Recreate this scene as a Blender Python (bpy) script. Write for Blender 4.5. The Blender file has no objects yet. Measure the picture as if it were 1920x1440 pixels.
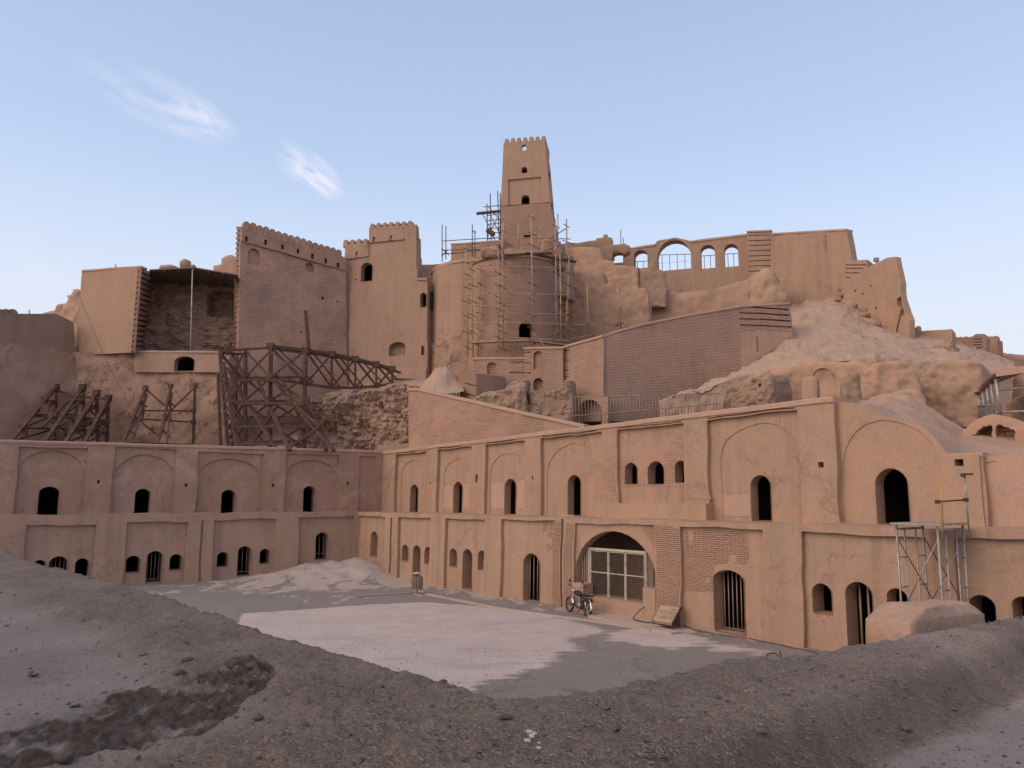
import bpy, math, random
import numpy as np
from mathutils import Vector
from mathutils.geometry import delaunay_2d_cdt
random.seed(7); RNG = np.random.default_rng(11)
R = math.radians
C = bpy.context.scene.collection
sc = bpy.context.scene

# ------------------------------------------------------------------ camera
F, PITCH, EYE = 1450.0, R(8.43), 4.5
CP, SP = math.cos(PITCH), math.sin(PITCH)
cam_d = bpy.data.cameras.new('camera'); cam = bpy.data.objects.new('camera', cam_d); C.objects.link(cam)
cam_d.sensor_width = 36; cam_d.lens = 36 * F / 1920
cam_d.clip_start = .05; cam_d.clip_end = 5000
cam.location = (0, 0, EYE); cam.rotation_euler = (R(90) + PITCH, 0, 0)
sc.camera = cam

# ------------------------------------------------------------------ light
SUN_AZ = math.atan2(-.83, -.57)          # direction towards the low sun (x, y): behind and left of the camera
SUN_EL = R(33)
sun_d = bpy.data.lights.new('sun', 'SUN'); sun = bpy.data.objects.new('sun', sun_d); C.objects.link(sun)
sun_d.energy = 1.55; sun_d.angle = R(50); sun_d.color = (1, .84, .72)
to_sun = Vector((math.sin(SUN_AZ) * math.cos(SUN_EL), math.cos(SUN_AZ) * math.cos(SUN_EL), math.sin(SUN_EL)))
sun.rotation_euler = to_sun.to_track_quat('Z', 'Y').to_euler()
sc.view_settings.view_transform = 'Standard'; sc.view_settings.look = 'None'
sc.view_settings.exposure = 0.0; sc.view_settings.gamma = 1

def ray(px, py):
    x = (px - 960) / F; u = (720 - py) / F
    return np.array([x, CP - u * SP, SP + u * CP])

def build_world():
    w = bpy.data.worlds.new('World'); sc.world = w; w.use_nodes = True
    nt = w.node_tree; nt.nodes.clear(); N = nt.nodes.new; L = nt.links.new
    out = N('ShaderNodeOutputWorld'); bg = N('ShaderNodeBackground'); sky = N('ShaderNodeTexSky')
    sky.sky_type = 'NISHITA'; sky.sun_disc = False; sky.sun_elevation = SUN_EL
    sky.sun_rotation = SUN_AZ; sky.air_density = 1.0; sky.dust_density = 1.6; sky.ozone_density = 2.0; sky.altitude = 1000
    tint = N('ShaderNodeMix'); tint.data_type = 'RGBA'; tint.blend_type = 'MULTIPLY'; tint.inputs[0].default_value = 1
    tint.inputs[7].default_value = (*SKY_TINT, 1)
    L(sky.outputs[0], tint.inputs[6])
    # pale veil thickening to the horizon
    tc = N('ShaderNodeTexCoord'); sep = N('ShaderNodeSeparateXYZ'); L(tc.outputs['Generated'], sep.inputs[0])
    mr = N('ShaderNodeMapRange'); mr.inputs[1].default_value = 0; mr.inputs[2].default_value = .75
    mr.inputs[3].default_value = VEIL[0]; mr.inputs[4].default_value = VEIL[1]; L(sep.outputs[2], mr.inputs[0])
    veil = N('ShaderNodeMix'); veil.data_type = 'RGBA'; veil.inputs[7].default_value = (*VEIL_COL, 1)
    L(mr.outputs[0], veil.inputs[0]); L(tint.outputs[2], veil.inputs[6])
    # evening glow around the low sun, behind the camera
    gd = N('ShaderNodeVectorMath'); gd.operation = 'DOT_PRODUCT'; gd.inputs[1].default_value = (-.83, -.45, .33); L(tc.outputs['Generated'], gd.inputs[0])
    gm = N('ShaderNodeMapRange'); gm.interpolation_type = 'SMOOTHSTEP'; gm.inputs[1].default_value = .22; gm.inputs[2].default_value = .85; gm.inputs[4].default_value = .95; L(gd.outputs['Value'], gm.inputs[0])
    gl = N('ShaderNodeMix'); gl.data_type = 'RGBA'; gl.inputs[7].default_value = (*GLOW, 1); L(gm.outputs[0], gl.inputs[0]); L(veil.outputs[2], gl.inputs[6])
    hm = N('ShaderNodeMapRange'); hm.interpolation_type = 'SMOOTHSTEP'; hm.inputs[1].default_value = .10; hm.inputs[2].default_value = .44; hm.inputs[3].default_value = .95; hm.inputs[4].default_value = 0; L(sep.outputs[2], hm.inputs[0])
    hz_ = N('ShaderNodeMix'); hz_.data_type = 'RGBA'; hz_.inputs[7].default_value = (8.0, 8.5, 9.3, 1); L(hm.outputs[0], hz_.inputs[0]); L(gl.outputs[2], hz_.inputs[6])
    last = hz_.outputs[2]
    # thin wisps of cirrus: (direction, along, length, width, strength)
    def wisp(p0, p1, wid, strength, seed, last):
        d0, d1 = [Vector(ray(*p)).normalized() for p in (p0, p1)]
        c = (d0 + d1).normalized(); ax = (d1 - d0); ln = ax.length / 2; ax.normalize()
        up = c.cross(ax).normalized()
        def dot(v):
            n = N('ShaderNodeVectorMath'); n.operation = 'DOT_PRODUCT'; n.inputs[1].default_value = v
            L(tc.outputs['Generated'], n.inputs[0]); return n.outputs['Value']
        def m(op, a, b, clamp=False):
            n = N('ShaderNodeMath'); n.operation = op; n.use_clamp = clamp
            for i, v in enumerate((a, b)):
                if isinstance(v, (int, float)): n.inputs[i].default_value = v
                else: L(v, n.inputs[i])
            return n.outputs[0]
        a = m('DIVIDE', dot(ax), ln); b = m('DIVIDE', dot(up), wid / F)
        cmb = N('ShaderNodeCombineXYZ'); L(a, cmb.inputs[0]); L(m('MULTIPLY', b, 1.25), cmb.inputs[1]); cmb.inputs[2].default_value = seed
        n1 = N('ShaderNodeTexNoise'); n1.inputs['Scale'].default_value = 1.05; n1.inputs['Detail'].default_value = 7
        n1.inputs['Distortion'].default_value = .7; L(cmb.outputs[0], n1.inputs['Vector'])
        # broad falloff: tail (start) faint, head (end) bright
        aa = m('MULTIPLY', a, a); bb = m('MULTIPLY', b, b)
        r = m('SUBTRACT', 1, m('ADD', aa, bb), True)
        tail = m('MULTIPLY', m('ADD', a, 1.15), .5, True)
        nn = m('MULTIPLY', m('SUBTRACT', n1.outputs[0], .36, True), 3.2, True)
        f = m('MULTIPLY', m('MULTIPLY', m('MULTIPLY', r, nn), tail), strength * 1.7, True)
        front = m('GREATER_THAN', dot(c), 0)
        f = m('MULTIPLY', f, front)
        mx = N('ShaderNodeMix'); mx.data_type = 'RGBA'; mx.inputs[7].default_value = (*CLOUD_COL, 1)
        L(f, mx.inputs[0]); L(last, mx.inputs[6]); return mx.outputs[2]
    last = wisp((110, 100), (452, 262), 46, .55, 1.3, last)
    last = wisp((305, 165), (440, 256), 26, .85, 4.1, last)
    last = wisp((505, 262), (645, 372), 34, 1.3, 7.7, last)
    last = wisp((1800, 588), (1900, 594), 9, .5, 2.2, last)
    last = wisp((-100, 460), (170, 520), 60, .35, 9.2, last)
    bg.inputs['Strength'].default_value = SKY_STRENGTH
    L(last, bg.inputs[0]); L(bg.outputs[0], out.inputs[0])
SKY_STRENGTH = .10
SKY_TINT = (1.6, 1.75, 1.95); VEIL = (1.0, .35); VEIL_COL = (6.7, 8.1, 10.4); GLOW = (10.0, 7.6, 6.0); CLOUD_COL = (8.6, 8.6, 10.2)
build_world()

# ------------------------------------------------------------------ noise
def _hash(ix, iy, iz, seed):
    h = (ix * 374761393 + iy * 668265263 + iz * 2147483647 + seed * 1274126177) & 0xFFFFFFFF
    h = ((h ^ (h >> 13)) * 1274126177) & 0xFFFFFFFF
    h = ((h ^ (h >> 16)) * 2246822519) & 0xFFFFFFFF
    return ((h ^ (h >> 15)) & 0xFFFFFF) / 0xFFFFFF * 2 - 1
def vnoise(p, seed=0):
    p = np.asarray(p, float); i = np.floor(p).astype(np.int64); f = p - i; f = f * f * (3 - 2 * f); o = 0
    for dx in (0, 1):
        for dy in (0, 1):
            for dz in (0, 1):
                w = (f[:, 0] if dx else 1 - f[:, 0]) * (f[:, 1] if dy else 1 - f[:, 1]) * (f[:, 2] if dz else 1 - f[:, 2])
                o = o + w * _hash(i[:, 0] + dx, i[:, 1] + dy, i[:, 2] + dz, seed)
    return o
def fbm(p, scale=1.0, octaves=4, seed=0, gain=.5):
    p = np.asarray(p, float) * scale; o = 0; a = 1
    for k in range(octaves):
        o = o + a * vnoise(p, seed + k * 17); p = p * 2.03 + 5.1; a *= gain
    return o

# ------------------------------------------------------------------ materials
def node_mat(name):
    m = bpy.data.materials.new(name); m.use_nodes = True; nt = m.node_tree
    return m, nt, nt.nodes['Principled BSDF']
def mth(nt, op, a, b=0.0, clamp=False):
    n = nt.nodes.new('ShaderNodeMath'); n.operation = op; n.use_clamp = clamp
    for i, v in enumerate((a, b)):
        if isinstance(v, (int, float)): n.inputs[i].default_value = v
        else: nt.links.new(v, n.inputs[i])
    return n.outputs[0]
def nnoise(nt, vec, scale, detail=4, rough=.55, dist=0):
    n = nt.nodes.new('ShaderNodeTexNoise'); n.inputs['Scale'].default_value = scale; n.inputs['Detail'].default_value = detail
    n.inputs['Roughness'].default_value = rough; n.inputs['Distortion'].default_value = dist
    nt.links.new(vec, n.inputs['Vector']); return n.outputs[0]
def nmap(nt, vec, sc_):
    n = nt.nodes.new('ShaderNodeMapping'); n.inputs['Scale'].default_value = sc_; nt.links.new(vec, n.inputs[0]); return n.outputs[0]
def nmix(nt, f, a, b, blend='MIX'):
    n = nt.nodes.new('ShaderNodeMix'); n.data_type = 'RGBA'; n.blend_type = blend
    for i, v in ((0, f), (6, a), (7, b)):
        if isinstance(v, (int, float)): n.inputs[i].default_value = v
        elif isinstance(v, tuple): n.inputs[i].default_value = (*v, 1)
        else: nt.links.new(v, n.inputs[i])
    return n.outputs[2]
def mrange(nt, v, a, b, c=0.0, d=1.0):
    n = nt.nodes.new('ShaderNodeMapRange'); nt.links.new(v, n.inputs[0])
    for i, x in enumerate((a, b, c, d)): n.inputs[i + 1].default_value = x
    return n.outputs[0]
def mul(c, k): return tuple(x * k for x in c)

def earth(name, col, var=.13, bump=.62, streak=.10, brick=None, worn=0, cracks=0, grain=.13, patch=None, patch_amt=.5, bumpd=.03, crack_scale=1.1):
    """mud plaster; brick=(row height, amount) adds courses, worn mixes plaster over brick, cracks adds a network"""
    m, nt, b = node_mat(name); L = nt.links.new
    tc = nt.nodes.new('ShaderNodeTexCoord'); ob = tc.outputs['Object']; uv = tc.outputs['UV']
    big = nnoise(nt, ob, .16, 5, .6); med = nnoise(nt, ob, 1.1, 5, .65, .4); fine = nnoise(nt, ob, 14, 6, .7)
    st = nnoise(nt, nmap(nt, ob, (1.6, 1.6, .09)), 1.0, 5, .6)
    c = nmix(nt, mrange(nt, big, .3, .7), mul(col, 1 - var), mul(col, 1 + var))
    warm = (col[0] * 1.12, col[1] * 1.02, col[2] * .96); cool = (col[0] * .88, col[1] * .93, col[2] * .97)
    c = nmix(nt, .6, c, nmix(nt, mrange(nt, med, .35, .65), cool, warm))
    blot = nnoise(nt, ob, 3.2, 6, .75, .6); c = nmix(nt, mth(nt, 'MULTIPLY', mrange(nt, blot, .56, .70), .30), c, mul(col, .70)); c = nmix(nt, mth(nt, 'MULTIPLY', mrange(nt, blot, .42, .30), .25), c, mul(col, 1.25))
    if patch: c = nmix(nt, mth(nt, 'MULTIPLY', mrange(nt, nnoise(nt, ob, .55, 6, .7, .8), .52, .62), patch_amt), c, patch)
    if streak:
        c = nmix(nt, mth(nt, 'MULTIPLY', mrange(nt, st, .52, .72), streak * 2.2), c, mul(col, .72))
        c = nmix(nt, mth(nt, 'MULTIPLY', mrange(nt, st, .46, .28), streak * 1.6), c, mul(col, 1.22))
    c = nmix(nt, 1.0, c, nmix(nt, mrange(nt, fine, .3, .7), (1 - grain,) * 3, (1 + grain,) * 3), 'MULTIPLY')
    h = mth(nt, 'ADD', mth(nt, 'MULTIPLY', med, .8), mth(nt, 'MULTIPLY', fine, .35))
    if brick:
        rh, amt = brick
        br = nt.nodes.new('ShaderNodeTexBrick'); br.inputs['Scale'].default_value = 1
        br.inputs['Brick Width'].default_value = rh * 4.5; br.inputs['Row Height'].default_value = rh
        br.inputs['Mortar Size'].default_value = rh * .16; br.inputs['Mortar Smooth'].default_value = .6; br.inputs['Bias'].default_value = -.2
        br.inputs['Color1'].default_value = (1.07, 1.06, 1.06, 1); br.inputs['Color2'].default_value = (.92, .92, .93, 1); br.inputs['Mortar'].default_value = (.64, .62, .62, 1)
        # slightly wavy courses
        ad = nt.nodes.new('ShaderNodeVectorMath'); ad.operation = 'MULTIPLY_ADD'
        cn = nt.nodes.new('ShaderNodeTexNoise'); cn.inputs['Scale'].default_value = 1.2; L(uv, cn.inputs['Vector'])
        L(cn.outputs['Color'], ad.inputs[0]); ad.inputs[1].default_value = (0.02, .10, 0); L(uv, ad.inputs[2]); L(ad.outputs[0], br.inputs['Vector'])
        if worn:
            mask = mth(nt, 'MULTIPLY', mrange(nt, mth(nt, 'ADD', mth(nt, 'MULTIPLY', nnoise(nt, ob, .5, 6, .7, .5), .7), mth(nt, 'MULTIPLY', nnoise(nt, nmap(nt, ob, (1, 1, 5)), 1.2, 4), .3)), worn - .03, worn + .08), amt)
        else: mask = mrange(nt, nnoise(nt, ob, .8, 6, .75), .34, .54, amt * .5, amt)
        c = nmix(nt, mask, c, nmix(nt, 1.0, c, br.outputs['Color'], 'MULTIPLY'))
        hb = mth(nt, 'MULTIPLY', mth(nt, 'MULTIPLY', br.outputs['Fac'], mask), -1.1)
        h = mth(nt, 'ADD', h, hb)
    if cracks:
        vo = nt.nodes.new('ShaderNodeTexVoronoi'); vo.feature = 'DISTANCE_TO_EDGE'; vo.inputs['Scale'].default_value = crack_scale
        wv = nt.nodes.new('ShaderNodeVectorMath'); wv.operation = 'MULTIPLY_ADD'; cn2 = nt.nodes.new('ShaderNodeTexNoise')
        cn2.inputs['Scale'].default_value = 1.6; cn2.inputs['Detail'].default_value = 4; L(ob, cn2.inputs['Vector']); L(cn2.outputs['Color'], wv.inputs[0])
        wv.inputs[1].default_value = (2.2,) * 3; L(ob, wv.inputs[2]); L(wv.outputs[0], vo.inputs['Vector'])
        cm = mth(nt, 'MULTIPLY', mrange(nt, vo.outputs['Distance'], 0, .045, 1, 0), mrange(nt, nnoise(nt, ob, .8, 5, .7), .48, .60, 0, cracks))
        c = nmix(nt, cm, c, mul(col, .48)); h = mth(nt, 'SUBTRACT', h, mth(nt, 'MULTIPLY', cm, 1.2))
    L(c, b.inputs['Base Color']); b.inputs['Roughness'].default_value = .95
    if 'Specular IOR Level' in b.inputs: b.inputs['Specular IOR Level'].default_value = .15
    bp = nt.nodes.new('ShaderNodeBump'); bp.inputs['Strength'].default_value = bump; bp.inputs['Distance'].default_value = bumpd
    L(h, bp.inputs['Height']); L(bp.outputs[0], b.inputs['Normal'])
    return m
def simple(name, col, rough=.6, metal=0, var=.25, scale=6, spot=None):
    m, nt, b = node_mat(name); tc = nt.nodes.new('ShaderNodeTexCoord'); ob = tc.outputs['Object']
    n = nnoise(nt, ob, scale, 5, .65)
    c = nmix(nt, mrange(nt, n, .3, .7), mul(col, 1 - var), mul(col, 1 + var))
    if spot: c = nmix(nt, mrange(nt, nnoise(nt, ob, scale * .4, 5, .7), .52, .6), c, spot)
    nt.links.new(c, b.inputs['Base Color']); b.inputs['Roughness'].default_value = rough; b.inputs['Metallic'].default_value = metal
    return m
PL = (.388, .258, .190)
M = {}
M['plaster'] = earth('mud_plaster', PL, streak=.27, bump=.55, cracks=.4, crack_scale=.32, patch=(.44, .305, .235), patch_amt=.3)
M['plaster_old'] = earth('old_mud_plaster', (.36, .228, .170), var=.2, streak=.12, bump=.8, cracks=.35, crack_scale=.6, patch=(.46, .32, .25), patch_amt=.6, bumpd=.05)
M['coping'] = earth('coping_plaster', (.445, .300, .228), streak=.03, bump=.3)
M['worn'] = earth('worn_brick_plaster', (.42, .268, .205), brick=(.13, .9), worn=.50, streak=.16, bump=.8, bumpd=.06)
M['brick'] = earth('mud_brick', (.45, .292, .220), brick=(.105, 1), bump=.9, streak=.1, bumpd=.05)
M['brick_near'] = earth('mud_brick_near', (.385, .242, .180), brick=(.075, 1), bump=1, streak=.06, bumpd=.04)
M['brick_mix'] = earth('brick_under_thin_plaster', (.395, .255, .190), brick=(.085, .9), worn=.5, bump=.7, streak=.06, bumpd=.04)
M['wall_light'] = earth('new_mud_plaster', (.408, .272, .199), var=.12, streak=.18, cracks=.2, crack_scale=.3, bump=.4)
M['stone'] = earth('cracked_rubble', (.39, .250, .185), var=.2, cracks=.6, bump=1, bumpd=.15, patch=(.5, .35, .27), crack_scale=.95)
M['rubble'] = earth('crumbled_brick_rubble', (.46, .325, .25), var=.3, brick=(.16, .9), worn=.42, bump=1, bumpd=.16, grain=.3, streak=.1)
M['rock'] = earth('eroded_earth', (.365, .245, .180), var=.3, bump=1, bumpd=.15, grain=.2, streak=.05)
M['eroded'] = earth('eroded_plaster', (.44, .285, .205), var=.2, bump=.7, bumpd=.08, grain=.12, streak=.12, patch=(.36, .25, .19), patch_amt=.5)
M['dirt'] = earth('slope_dirt', (.435, .302, .225), var=.15, bump=.9, bumpd=.06, grain=.2, streak=0, patch=(.36, .25, .19), patch_amt=.35)
M['dark_plaster'] = earth('shaded_side_plaster', (.30, .195, .145), var=.2, streak=.2, bump=.6)  # darker copy of the plaster, far left wall's shade put into the colour
M['kerb'] = earth('kerb_mortar', (.46, .365, .315), var=.15, streak=0, bump=.5, patch=(.30, .24, .21), patch_amt=.5)
M['interior'] = simple('shaded_interior', (.030, .022, .018), .95)  # near-black base colour, the unlit depth of the rooms put into it
M['interior_brown'] = simple('hall_interior', (.34, .25, .20), .95)
M['rust'] = simple('rusty_steel', (.085, .040, .030), .75, .1, .35, 3, (.13, .06, .04))
M['steel'] = simple('galvanised_steel', (.36, .34, .32), .5, .55, .2, 12, (.25, .19, .15))
M['bar'] = simple('painted_bar', (.30, .22, .18), .6, .0, .15, 10)
M['pole'] = simple('scaffold_tube', (.42, .28, .19), .6, .0, .3, 5, (.24, .13, .08))
M['pole_dark'] = simple('dark_scaffold_tube', (.12, .085, .075), .6, .2, .3, 5, (.2, .11, .07))
M['orange'] = simple('yellow_painted_tube', (.50, .27, .10), .6, 0, .15, 7, (.36, .2, .1))
M['plank'] = simple('weathered_plank', (.11, .075, .06), .85, 0, .3, 4)
M['wire'] = simple('fence_bar', (.30, .225, .18), .6, .1, .15, 6)
M['cream'] = simple('cream_paint', (.50, .44, .36), .55, 0, .08, 8, (.38, .30, .22))
M['black'] = simple('black_rubber', (.018, .018, .02), .6, 0, .2, 20)
M['seat'] = simple('black_seat', (.02, .018, .024), .45, 0, .2, 20)
M['tank'] = simple('black_tank_paint', (.022, .016, .022), .25, 0, .1, 20)
M['chrome'] = simple('chrome', (.62, .60, .58), .25, .9, .1, 20)
M['engine'] = simple('engine_alloy', (.28, .27, .26), .45, .6, .3, 30)
M['lamp'] = simple('lamp_glass', (.75, .72, .66), .15, 0, .05, 10)
M['red'] = simple('red_lens', (.35, .03, .02), .3, 0, .05, 10)
M['wood'] = simple('sign_wood', (.40, .27, .19), .7, 0, .15, 6)
M['ink'] = simple('sign_lettering', (.06, .04, .03), .8)
M['bin_slat'] = simple('bin_slats', (.26, .18, .12), .7, 0, .3, 9)
M['sheet'] = simple('roof_sheet', (.16, .13, .115), .6, .1, .3, 3)
M['tarp'] = simple('green_cloth', (.25, .21, .14), .9, 0, .3, 2, (.20, .20, .12))

# ------------------------------------------------------------------ frames (surfaces that facades live on)
def X_at(px, Y): return (px - 960) / F * Y / 1.0109
def ground(px, py, z=0.0):
    r = ray(px, py); t = (z - EYE) / r[2]; return np.array([r[0] * t, r[1] * t, z])
def at(px, py, Y):
    r = ray(px, py); t = Y / r[1]; return np.array([r[0] * t, Y, EYE + r[2] * t])
class Plane:
    def __init__(s, A, B, k=0.0, z0=0.0):
        s.A = np.array(A, float); d = np.array(B, float) - s.A; s.len = np.linalg.norm(d); s.u = d / s.len
        s.n = np.array([s.u[1], -s.u[0]]); s.k = k; s.z0 = z0
    def pt(s, a, z, d):
        a, z, d = [np.atleast_1d(np.asarray(v, float)) for v in (a, z, d)]; a, z, d = np.broadcast_arrays(a, z, d)
        q = d + s.k * (z - s.z0)
        return np.stack([s.A[0] + s.u[0] * a - s.n[0] * q, s.A[1] + s.u[1] * a - s.n[1] * q, z], 1)
    def hit(s, px, py):
        r = ray(px, py); # n.(P-A) + k(z-z0) = 0
        den = s.n[0] * r[0] + s.n[1] * r[1] + s.k * r[2]
        t = (s.n @ s.A - s.k * (EYE - s.z0)) / den
        P = np.array([0, 0, EYE]) + r * t
        return float((P[:2] - s.A) @ s.u), float(P[2])
    def offset(s, d): return Plane(s.A - s.n * d, s.A - s.n * d + s.u * s.len, s.k, s.z0)
def YP(xl, Yl, xr, Yr, k=0.0, z0=8.0): return Plane((X_at(xl, Yl), Yl), (X_at(xr, Yr), Yr), k, z0)
class Cyl:
    def __init__(s, px, Y, R_, k=0.0, z0=8.0):
        s.c = np.array([X_at(px, Y), Y]); s.R = R_; s.k = k; s.z0 = z0; s.a0 = math.atan2(-s.c[1], -s.c[0])
    def pt(s, a, z, d):
        a, z, d = [np.atleast_1d(np.asarray(v, float)) for v in (a, z, d)]; a, z, d = np.broadcast_arrays(a, z, d)
        th = s.a0 + a / s.R; r = s.R - s.k * (z - s.z0) - d
        return np.stack([s.c[0] + np.cos(th) * r, s.c[1] + np.sin(th) * r, z], 1)
    def hit(s, px, py):
        r = ray(px, py); z = EYE + r[2] / r[1] * (s.c[1] - s.R)
        for _ in range(6):
            Rr = s.R - s.k * (z - s.z0); a = r[0] ** 2 + r[1] ** 2; b = -2 * (r[:2] @ s.c); c = s.c @ s.c - Rr * Rr
            disc = max(b * b - 4 * a * c, 0); t = (-b - math.sqrt(disc)) / (2 * a); P = r * t; z = EYE + P[2]
        th = math.atan2(P[1] - s.c[1], P[0] - s.c[0]) - s.a0
        th = (th + math.pi) % (2 * math.pi) - math.pi
        return float(th * s.R), float(z)

# ------------------------------------------------------------------ object helpers
def tag(o, label=None, cat=None, group=None, kind=None):
    if label: o['label'] = label
    if cat: o['category'] = cat
    if group: o['group'] = group
    if kind: o['kind'] = kind
    return o
def empty(name, loc, label, cat, group=None):
    o = bpy.data.objects.new(name, None); C.objects.link(o); o.location = tuple(float(v) for v in loc); o.empty_display_size = .3
    return tag(o, label, cat, group)
def link(name, me, parent=None):
    o = bpy.data.objects.new(name, me); C.objects.link(o)
    if parent is not None:
        o.parent = parent; p = parent; off = Vector((0, 0, 0))
        while p is not None: off += p.location; p = p.parent
        o.location = -off
    return o
class MB:
    """collects vertices and faces, all in world space"""
    def __init__(s): s.v = []; s.f = []; s.uv = []; s.sm = []; s.n = 0; s.mi = []
    def add(s, v, f, uv=None, smooth=False, mi=0):
        v = np.asarray(v, float); s.v.append(v); k = s.n
        if isinstance(f, np.ndarray): f = f.tolist()
        s.f += [[i + k for i in q] for q in f]; s.sm += [smooth] * len(f); s.mi += [mi] * len(f); s.n += len(v)
        s.uv.append(np.asarray(uv, float) if uv is not None else np.stack([v[:, 0] * .7 + v[:, 1] * .7, v[:, 2]], 1))
        return s
    def box(s, c, size, rot=None, **k):
        c = np.asarray(c, float); h = np.asarray(size, float) / 2
        v = np.array([[x, y, z] for x in (-1, 1) for y in (-1, 1) for z in (-1, 1)], float) * h
        if rot is not None: v = v @ np.asarray(rot).T
        return s.add(v + c, [[0, 1, 3, 2], [4, 6, 7, 5], [0, 4, 5, 1], [2, 3, 7, 6], [0, 2, 6, 4], [1, 5, 7, 3]], **k)
    def bar(s, a, b, w, h=None, **k):
        a, b = np.asarray(a, float), np.asarray(b, float); d = b - a; L_ = np.linalg.norm(d); h = h or w
        if L_ < 1e-6: return s
        x = d / L_; up = np.array([0, 0, 1.]) if abs(x[2]) < .95 else np.array([0, 1., 0])
        y = np.cross(up, x); y /= np.linalg.norm(y); z = np.cross(x, y)
        return s.box((a + b) / 2, (L_, w, h), np.stack([x, y, z], 1), **k)
    def tube(s, pts, r, n=8, cap=True, closed=False):
        pts = np.asarray(pts, float); m = len(pts); r = np.broadcast_to(np.asarray(r, float), (m,)); V = []
        prev = None
        for i in range(m):
            if closed: d = pts[(i + 1) % m] - pts[i - 1]
            else: d = pts[min(i + 1, m - 1)] - pts[max(i - 1, 0)]
            d = d / (np.linalg.norm(d) + 1e-9)
            if prev is None:
                up = np.array([0, 0, 1.]) if abs(d[2]) < .9 else np.array([1., 0, 0])
            else: up = prev
            y = up - d * (up @ d); y /= np.linalg.norm(y) + 1e-9; prev = y; z = np.cross(d, y)
            for j in range(n):
                t = 2 * math.pi * j / n; V.append(pts[i] + (y * math.cos(t) + z * math.sin(t)) * r[i])
        Fc = []
        for i in range(m if closed else m - 1):
            i2 = (i + 1) % m
            for j in range(n): Fc.append([i * n + j, i * n + (j + 1) % n, i2 * n + (j + 1) % n, i2 * n + j])
        if cap and not closed: Fc.append(list(range(n))[::-1]); Fc.append([(m - 1) * n + j for j in range(n)])
        return s.add(V, Fc, smooth=True)
    def lathe(s, c, axis, prof, n=20):
        """prof: (radius, offset along axis)"""
        c = np.asarray(c, float); a = np.asarray(axis, float); a /= np.linalg.norm(a)
        up = np.array([0, 0, 1.]) if abs(a[2]) < .9 else np.array([1., 0, 0]); y = np.cross(up, a); y /= np.linalg.norm(y); z = np.cross(a, y)
        V = [c + a * o + (y * math.cos(2 * math.pi * j / n) + z * math.sin(2 * math.pi * j / n)) * r for r, o in prof for j in range(n)]
        Fc = [[i * n + j, (i + 1) * n + j, (i + 1) * n + (j + 1) % n, i * n + (j + 1) % n] for i in range(len(prof) - 1) for j in range(n)]
        return s.add(V, Fc, smooth=True)
    def mesh(s, name, mats):
        me = bpy.data.meshes.new(name); V = np.concatenate(s.v); UV = np.concatenate(s.uv)
        me.from_pydata(V.tolist(), [], s.f)
        mats = mats if isinstance(mats, (list, tuple)) else [mats]
        for m_ in mats: me.materials.append(m_)
        uvl = me.uv_layers.new(name='UVMap'); li = np.empty(len(me.loops), np.int32); me.loops.foreach_get('vertex_index', li)
        uvl.data.foreach_set('uv', UV[li].astype(np.float32).ravel())
        if len(me.polygons) == len(s.sm):
            me.polygons.foreach_set('use_smooth', s.sm)
            me.polygons.foreach_set('material_index', s.mi)
        me.update(); return me
    def build(s, name, mats, parent=None): return link(name, s.mesh(name, mats), parent)

# ------------------------------------------------------------------ slabs
def resample(loop, res):
    out = []; n = len(loop)
    for i in range(n):
        a = np.array(loop[i], float); b = np.array(loop[(i + 1) % n], float); k = max(1, int(math.ceil(np.linalg.norm(b - a) / res)))
        for j in range(k): out.append(a + (b - a) * j / k)
    return np.array(out)
def inside(P, loop):
    P = np.asarray(P); x, y = P[:, 0], P[:, 1]; c = np.zeros(len(P), bool); n = len(loop); j = n - 1
    for i in range(n):
        xi, yi = loop[i]; xj, yj = loop[j]
        m = ((yi > y) != (yj > y)) & (x < (xj - xi) * (y - yi) / ((yj - yi) + 1e-12) + xi); c ^= m; j = i
    return c
def edist(P, loop, closed=True):
    P = np.asarray(P, float); d = np.full(len(P), 1e9); n = len(loop)
    for i in range(n if closed else n - 1):
        a = np.array(loop[i], float); b = np.array(loop[(i + 1) % n], float); ab = b - a
        t = np.clip(((P - a) @ ab) / (ab @ ab + 1e-12), 0, 1); q = a + t[:, None] * ab
        d = np.minimum(d, np.hypot(*(P - q).T))
    return d
def ccw(loop):
    l = [tuple(map(float, p)) for p in loop]
    A = sum(l[i][0] * l[(i + 1) % len(l)][1] - l[(i + 1) % len(l)][0] * l[i][1] for i in range(len(l)))
    return l if A > 0 else l[::-1]
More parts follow.
